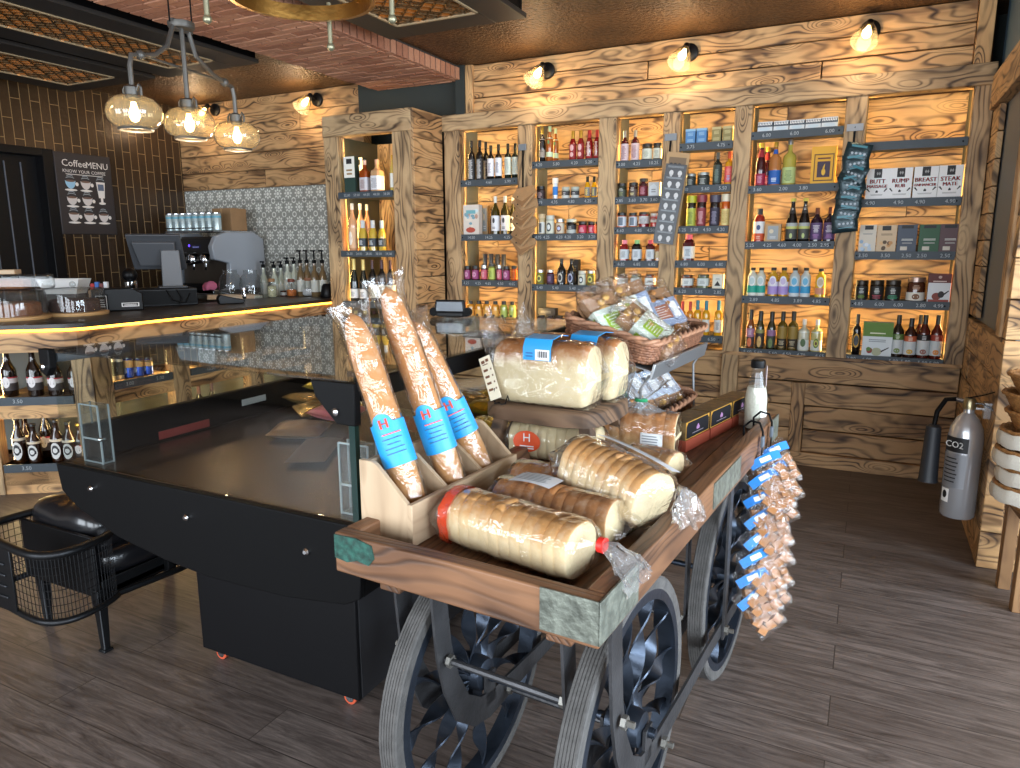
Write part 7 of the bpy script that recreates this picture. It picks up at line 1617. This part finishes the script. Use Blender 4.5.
# dark sachets on a card hanger
q0 = ony(671, 138, 5.476)
o = strip_hook('clip_strip', 'kraft card hanger of dark sachets on fourth timber stile', (q0.x, 5.474, q0.z), tuple(ony(662, 238, 5.42)), (0, -1, 0), True)
mb = MB(); mb.box(-.045, .045, -.012, -.004, -.02, .03, pm((120, 128, 136), .4)); mb.build('price_plate', o, .002)
ta, tb = ony(676, 160, 5.43)-q0, ony(663, 243, 5.43)-q0
mb = MB(); ax = frame(tuple(tb), ta-tb, (.15, -1, 0)); Lh = (ta-tb).length
mb.box(-.07, .095, .005, .009, -.01, Lh+.055, pm((176, 144, 104), .7), M=ax); mb.rect(-.05, .075, Lh-.06, Lh+.02, .0042, pm((120, 100, 78), .7), M=ax)
for x in (-.03, .0, .03): mb.disc(x, Lh-.03, .012, .01, .0036, INK, 10, M=ax)
mb.build('backing_card', o)
SKULL = pm((206, 206, 206), .6)
for k in range(7):
    f = k/6; a, b = Vector(ony(675.5, 172, 5.40)), Vector(ony(664, 237, 5.40)); p = a+(b-a)*f
    Ms = frame(tuple(p), (ta-tb), (.15, -1, .35))
    o = thing('hanging_sachet', 'black sachet with two pale discs, %s from top of card hanger' % ORD[k], 'sachet', M=Ms, group='dark sachets on the card hanger')
    def mk(parts):
        b = MB(); b.box(-.075, .075, -.006, .004, -.05, .055, pm((46, 48, 52), .35)); parts.append(('sachet', None, b))
        b = MB(); lines(b, -.06, .06, .03, .045, -.0066, GREY_, 2)
        for x in (-.028, .034): b.disc(x, -.008, .016, .02, -.0066, SKULL, 12); b.rect(x-.008, x+.008, -.034, -.022, -.0066, SKULL)
        lines(b, -.06, .06, -.045, -.04, -.0066, GREY_, 1); parts.append(('printed_front', None, b))
    emit_parts(o, 'sachet', mk)
# teal snack bags
q0 = ony(855, 128, 5.476)
o = strip_hook('clip_strip', 'black clip strip of teal snack bags on sixth timber stile', (q0.x, 5.474, q0.z), tuple(ony(846, 228, 5.44)), (0, -1, 0), True)
mb = MB(); mb.box(-.05, .05, -.012, -.004, -.02, .025, pm((150, 156, 164), .4)); mb.front_text('4', 0, .002, .02, INK, -.0126); mb.build('price_plate', o, .002)
TEALP = pm((34, 54, 60), .25, .35, bump=.3, bscale=50); TEAL = pm((36, 120, 136), .35)
for k in range(8):
    f = k/7; a, b = Vector(ony(857.5, 153, 5.40)), Vector(ony(844.5, 223, 5.40)); p = a+(b-a)*f
    Ms = frame(tuple(p), (.22*(-1)**k+.12*(k % 3), 0, 1), (.12*(-1)**k, -1, .75))
    o = thing('hanging_snack_bag', 'small teal and black snack bag, %s from top of strip' % ORD[k], 'bag', M=Ms, group='teal snack bags on the clip strip')
    def mk(parts):
        b = MB(); crinkle(b, .16, .125, .03, TEALP, RX(PI/2) @ T(0, 0, -.015), 2.3, 10, .25, 8.); parts.append(('bag', None, b))
        b = MB(); b.rect(-.045, .05, .034, .048, -.0205, TEAL); 
        for x in (-.03, -.005, .02, .045): b.disc(x, -.005, .008, .008, -.0215, pm((176, 186, 196), .5), 8)
        lines(b, -.04, .05, -.035, -.025, -.0205, TEAL, 1); parts.append(('printed_front', None, b))
    emit_parts(o, 'tealbag', mk)
# fudge bags on hooks over the cart rail
FUD = pm((176, 118, 66), .6, var=.15, vscale=30); BLUEC = pm((40, 130, 214), .4)
for s, (v, n_) in enumerate(((1.40, 8), (1.56, 7))):
    o = thing('clip_strip', 'black hook strip of fudge bags over the cart rail, %s' % ('nearer one' if s == 0 else 'farther one'), 'hanging strip', M=CM @ T(0, v, .95), group='hook strips over the cart rail')
    mb = MB(); mb.tube([(-.052, 0, -.02), (-.054, 0, .02), (-.03, 0, .045), (-.0, 0, .04), (.012, 0, .01), (.014, 0, -.03)], .004, BLACK, 8); mb.build('hook', o)
    mb = MB(); mb.box(.008, .018, -.014, .014, -.045, -.005, pm((90, 100, 110), .4)); mb.build('price_plate', o, .002)
    end = Vector((.03, -.20 if s == 0 else -.19, -.53))
    mb = MB(); mb.bar([(.014, 0, -.03), (.02, -.05, -.2), end], .016, .003, BLACK, (0, 1, 0)); mb.build('strap', o)
    for k in range(n_):
        f = (k+.6)/n_; c = Vector((.014, 0, -.03))+(end-Vector((.014, 0, -.03)))*f
        rk = random.Random(s*20+k); axu = Vector((-.62+rk.uniform(-.12, .12), .12+rk.uniform(-.2, .2), .78))
        Mb = CM @ T(.0, v, .95) @ frame(tuple(c-axu.normalized()*.075+Vector((-.004, 0, 0))), axu, (.35+rk.uniform(-.2, .2), -.8, .5))
        b_ = thing('hanging_fudge_bag', 'clear bag of fudge cubes, %s from top of %s hook strip' % (ORD[k], 'nearer' if s == 0 else 'farther'), 'bag', M=Mb, group='fudge bags hanging off the cart')
        def mk(parts):
            b = MB(); rnd = random.Random(4)
            for i in range(3):
                for j in range(3):
                    c = 0.0; Mq = T(-.034+i*.034, rnd.uniform(-.006, .006), -.055+j*.031) @ Matrix.Rotation(rnd.uniform(-.5, .5), 4, 'Y') @ Matrix.Rotation(rnd.uniform(-.4, .4), 4, 'Z')
                    b.box(-.0145, .0145, -.0135, .0135, -.0135, .0135, FUD, M=Mq)
            parts.append(('fudge', None, b))
            b = MB(); crinkle(b, .115, .17, .045, FILM2, RX(PI/2) @ T(0, 0, -.0225), 1.1, 12, .3, 9.); parts.append(('clear_bag', None, b))
            b = MB(); b.bar([(-.055, -.012, .045), (-.02, -.026, .05), (.03, -.024, .052), (.058, -.012, .05)], .03, .0015, BLUEC, (0, 0, 1)); b.rect(-.02, .02, .042, .058, -.0275, WHITE); parts.append(('blue_card', None, b))
        emit_parts(b_, 'fudge', mk)

# ================================================================== FIRE EXTINGUISHER
EX, EY = .512, 4.20
ez = ony(964, 516, EY).z; eh = ony(964, 412, EY).z-ez
ex = thing('fire_extinguisher', 'polished steel CO2 fire extinguisher hanging on the boarded return', 'fire extinguisher', (EX, EY, ez), R(-24))
ALU = pm((196, 198, 202), .24, .6, bump=.02)
r_ = .082
mb = MB(); mb.lathe([(r_*.9, 0), (r_, .012), (r_, eh*.76), (r_*.9, eh*.86), (r_*.6, eh*.95), (r_*.3, eh), (r_*.28, eh+.03)], ALU, 36); mb.build('cylinder', ex)
mb = MB(); mb.lathe([(.03, eh+.02), (.03, eh+.06), (.022, eh+.075)], pm((150, 140, 110), .3, .9), 16); mb.tube([(0, 0, eh+.05), (-.06, 0, eh+.06)], .012, STEEL); mb.build('valve', ex)
mb = MB(); mb.bar([(-.02, 0, eh+.07), (.06, 0, eh+.10), (.12, 0, eh+.13)], .024, .006, BLACK, (0, 1, 0)); mb.bar([(-.02, 0, eh+.05), (.06, 0, eh+.055), (.13, 0, eh+.02)], .024, .006, STEEL, (0, 1, 0)); mb.build('handle', ex)
mb = MB(); mb.tube([(-.06, 0, eh+.06), (-.11, 0, eh+.05), (-.145, 0, eh-.02), (-.15, -.01, eh-.10)], .012, BLACK, 10); mb.build('hose', ex)
mb = MB(); mb.lathe([(.05, -.30), (.046, -.29), (.036, -.0), (.02, .01)], pm((36, 40, 46), .5), 20, T(-.15, -.01, eh-.10)); mb.build('horn', ex)
mb = MB(); bk = pm((24, 24, 26), .5); af = -PI/2-.25; mb.patch(r_+.0012, af, .75, eh*.64, eh*.78, bk, 12); mb.patch(r_+.0012, af, .75, eh*.30, eh*.62, pm((140, 142, 146), .4, .4), 12)
for k in range(7): mb.patch(r_+.002, af-.15, .35+.1*(k % 3)*.5, eh*(.35+.037*k), eh*(.362+.037*k), INK, 6)
mb.patch(r_+.002, af-.3, .28, eh*.15, eh*.28, WHITE, 6); mb.patch(r_+.0026, af-.3, .16, eh*.185, eh*.26, bk, 12, oval=True)
Mx = RZ(af+PI/2); 
for dx in (-.0008, .0008): mb.front_text('CO2', dx, eh*.71, .046, WHITE, -r_-.003, M=Mx)
mb.build('label', ex)
mb = MB(); mb.box(XR-EX-.03, XR-EX-.0005, -.03, .03, eh-.02, eh+.06, STEEL, M=RZ(R(24))); mb.box(.0, XR-EX-.01, -.012, .012, eh+.02, eh+.03, STEEL, M=RZ(R(24))); mb.build('wall_bracket', ex)

# ================================================================== BASKETS AT THE RIGHT EDGE
BX, BY = .80, 3.75
o = thing('display_stand', 'plain timber stand carrying the lined baskets at right edge', 'stand', (BX, BY, 0), R(5))
PINE = burnt_wood('plain_timber', (150, 112, 72), (120, 84, 52), (90, 60, 36), freq=20, burn=.6, knot=1., band=.4)
for sx in (-1, 1):
    for sy in (-1, 1): mb = MB(); mb.box(sx*.10-.025, sx*.10+.025, sy*.12-.025, sy*.12+.025, 0, .42, PINE, 'z'); mb.build('leg', o, .003)
mb = MB(); mb.box(-.13, .13, -.15, .15, .42, .44, PINE, 'y'); mb.build('shelf_board', o, .002)
LIN = pm((214, 208, 194), .9, bump=.3, bscale=120)
CANE = pm((150, 104, 56), .6, bump=.7, bscale=110, var=.3, vscale=60)
zb = [.38, .505, .575, .645, .715]
for k in range(7):
    z = .441+k*.083; rr = .14-.004*abs(k-1)
    o = thing('lined_basket', '%s basket in the stack at right edge, %s from bottom' % ('cloth-lined wicker' if k < 4 else 'plain wicker', ORD[k]), 'basket', (BX-.062+.012*math.sin(k*2.1), BY+.01*math.cos(k*1.7), z), 0, 'stacked wicker baskets')
    def mk(parts, lined=k < 4):
        b = MB(); n = 40; rings = []
        for i in range(9):
            f = i/8; q = .085+.06*f**.8; rings.append([((q+.004*(1 if (j+i) % 2 else -1))*math.cos(2*PI*j/n), (q+.004*(1 if (j+i) % 2 else -1))*math.sin(2*PI*j/n), .001+.10*f) for j in range(n)])
        b.loft(rings, CANE, True, True); parts.append(('woven_bowl', None, b))
        b = MB(); b.tube([(.149*math.cos(2*PI*j/40), .149*math.sin(2*PI*j/40), .104+.004*(j % 2)) for j in range(40)], .009, CANE, 6, True); parts.append(('rim', None, b))
        if lined:
            b = MB(); rings = []
            for f, q, z_ in ((0, .150, .10), (.3, .158, .098), (.5, .163, .075), (.8, .160, .05), (1, .155, .035)): rings.append([(q*(1+.02*math.sin(j*2.3))*math.cos(2*PI*j/36), q*(1+.02*math.sin(j*2.3))*math.sin(2*PI*j/36), z_+.004*math.sin(j*1.7)) for j in range(36)])
            b.loft(rings, LIN, True); parts.append(('cloth_liner', None, b))
    emit_parts(o, ('linedbasket', k < 4), mk)

# ================================================================== LEATHER CHAIR AT THE LEFT
LEA = pm((22, 22, 25), .28, 0, .5, bump=.15, bscale=14); BIR = pm((34, 35, 37), .4, .7)
chr_ = thing('lounge_chair', 'black iron basket-arm lounge chair with leather cushions', 'chair', (-2.86, 1.9, 0))
def CH(x, y, z): return (x+2.86, y-1.9, z)
for (x, y, sx, sy) in ((-2.64, 1.615, 1, -1), (-3.06, 1.64, -1, -1), (-2.64, 2.25, 1, 1), (-3.06, 2.25, -1, 1)):
    mb = MB(); c = CH(x, y, 0)
    mb.loft([[(c[0]+a*w, c[1]+b*w, z) for a, b in ((1, 1), (-1, 1), (-1, -1), (1, -1))] for w, z in ((.021, 0), (.019, .012), (.013, .012), (.021, .27))], BIR, True, True, True); mb.build('leg', chr_, .003)
arm = [(-3.10, 1.66), (-3.11, 1.54), (-3.07, 1.46), (-2.97, 1.425), (-2.80, 1.40), (-2.65, 1.395), (-2.58, 1.43), (-2.555, 1.50), (-2.565, 1.60), (-2.59, 1.66)]
def smooth(pts, n=6):
    P = [Vector(p) for p in pts]; out = []
    for i in range(len(P)-1):
        a, b, c, d = P[max(i-1, 0)], P[i], P[i+1], P[min(i+2, len(P)-1)]
        for k in range(n):
            t = k/n; out.append(.5*((2*b)+(c-a)*t+(2*a-5*b+4*c-d)*t*t+(3*b-a-3*c+d)*t**3))
    return out+[P[-1]]
AP = smooth([(x+2.86, y-1.9) for x, y in arm])
mb = MB(); mb.tube([(p.x, p.y, .50) for p in AP], .016, BIR, 10); mb.build('arm_rail', chr_)
mb = MB(); mb.tube([(p.x, p.y, .235) for p in AP], .013, BIR, 10); mb.build('lower_rail', chr_)
mb = MB()
for k in range(1, len(AP)-1, 1): p = AP[k]; mb.tube([(p.x, p.y, .235), (p.x, p.y, .50)], .0016, BIR, 4)
for z in (.27, .30, .33, .36, .39, .42, .45, .48): mb.tube([(p.x, p.y, z) for p in AP], .0016, BIR, 4)
mb.build('wire_mesh', chr_)
mb = MB(); mb.box(-.10, .07, -.512, -.506, .235, .50, BIR)
for z in (.29, .335, .38, .425): mb.box(-.07, .03, -.518, -.511, z, z+.008, pm((70, 72, 76), .35, .8))
mb.build('louvred_plate', chr_, .002)
mb = MB(); mb.box(-.235, .235, -.29, .36, .235, .262, BIR); mb.box(-.245, -.235, -.29, .36, .235, .45, BIR); mb.box(-.235, .235, -.30, -.285, .235, .49, BIR); mb.box(.225, .235, -.28, .36, .225, .30, BIR); mb.build('seat_frame', chr_, .003)
def cushion(name, c, sx, sy, sz, split=0):
    mb = MB(); rings = []
    for i in range(15):
        t = -1+2*i/14; z = math.copysign(abs(math.sin(t*PI/2))**.7, t); s = max(.02, (1-abs(z)**3.2))**.32
        ring = []
        for k in range(48):
            a = 2*PI*k/48; x = math.copysign(abs(math.cos(a))**.5, math.cos(a)); y = math.copysign(abs(math.sin(a))**.5, math.sin(a))
            dz = (-.16*math.exp(-(x*s/.1)**2) if split and z > 0 else 0)+.05*noise.noise(Vector((x*2, y*2, z)))
            ring.append((c[0]+x*s*sx, c[1]+y*s*sy, c[2]+(z+dz)*sz))
        rings.append(ring)
    mb.loft(rings, LEA, True, True, True); return mb.build(name, chr_, ang=80)
cushion('seat_cushion', (0, .04, .345), .235, .32, .08)
cushion('back_cushion', (-.03, -.13, .475), .23, .15, .105, 1)
mb = MB(); mb.tube([CH(-2.63, 1.62, .225), CH(-2.585, 1.94, .225), CH(-2.6, 2.25, .225)], .014, BIR, 8); mb.build('stretcher', chr_)
mb = MB(); mb.box(.23, .262, .0, .03, .205, .36, BIR); mb.build('upright', chr_, .002)

# ================================================================== LIGHT
def area(name, loc, rot, sx, sy, power, col):
    l = bpy.data.lights.new(name, 'AREA'); l.shape = 'RECTANGLE'; l.size = sx; l.size_y = sy; l.energy = power; l.color = col
    o = bpy.data.objects.new(name, l); COL.objects.link(o); o.location = loc; o.rotation_euler = rot; return o
LEDC = (1., .64, .23)
def led_frame(p, d):
    z = -Vector(d).normalized(); y = Vector((0, 0, 1)); x = y.cross(z)
    return Matrix(((x.x, y.x, z.x, p[0]), (x.y, y.y, z.y, p[1]), (x.z, y.z, z.z, p[2]), (0, 0, 0, 1)))
for i, (a, b) in enumerate(BAYS):   # LED tape behind the edge of each stile
    for s, x in ((1, a+.001), (-1, b-.001)):
        l = area('shelf_led_tape', (x+s*.004, 5.525, 1.70), (0, 0, 0), .016, 1.72, LED_P, LEDC); l.matrix_world = T(x+s*.004, 5.55, 1.70) @ Matrix(((0, 0, 0, 0),)*4) if False else led_frame((x+s*.004, 5.55, 1.70), (s*.75, .66, 0))
for s, x in ((1, -4.16), (-1, -3.605)):
    l = area('cabinet_led_tape', (x, 5.11, 1.7), (0, 0, 0), .018, 1.6, LED_P*1.5, LEDC); l.matrix_world = led_frame((x, 5.11, 1.7), (s*.75, .66, 0))
B1n = Vector((math.sin(A36), -math.cos(A36), 0))
for (x, M) in ((-.595, M1), (-.105, M1), (.155, M2), (.615, M2), (.765, M2), (1.335, M2), (1.485, M2), (2.055, M2)):
    p = M @ Vector((x, .05, .55)); ang = (A36 if M is M1 else PI/2)
    s = 1 if x in (-.595, .155, .765, 1.485) else -1
    l = area('bar_led_tape', tuple(p), (0, 0, 0), .75, .014, BAR_P, (1., .72, .32)); l.matrix_world = T(*p) @ RZ(ang) @ RY(-s*PI/2)
for p in SC_P: lamp('wall_light_glow', tuple(p), SCONCE_P, WARM, .035)
# daylight through the shop front and the side windows
for u0, u1 in ((-5.6, -3.2), (-2.6, -.2), (.4, 3.0)):
    area('daylight_front', ((u0+u1)/2, YF-.16, 1.48), (PI/2, 0, 0), u1-u0-.1, 2.3, DAY_F*(u1-u0), (.86, .93, 1.))
for u0, u1 in ((-1.6, .9), (1.3, 3.5)):
    area('daylight_side', (XW+.16, (u0+u1)/2, 1.48), (0, PI/2, 0), 2.3, u1-u0-.1, DAY_S*(u1-u0), (.76, .88, 1.))
W = bpy.data.worlds.new('daylight_world'); SC.world = W; W.use_nodes = True
bg = W.node_tree.nodes['Background']; bg.inputs[0].default_value = (.72, .82, 1., 1); bg.inputs[1].default_value = 1.2
SC.view_settings.view_transform = 'Standard'; SC.view_settings.look = 'None'; SC.view_settings.gamma = 1.; SC.view_settings.exposure = EXPO
SC.view_settings.use_curve_mapping = False
cy = SC.cycles
cy.max_bounces = 8; cy.diffuse_bounces = 4; cy.glossy_bounces = 4; cy.transmission_bounces = 4; cy.transparent_max_bounces = 24
cy.sample_clamp_indirect = 6.; cy.use_denoising = True; cy.caustics_reflective = False; cy.caustics_refractive = False
bpy.context.view_layer.update()
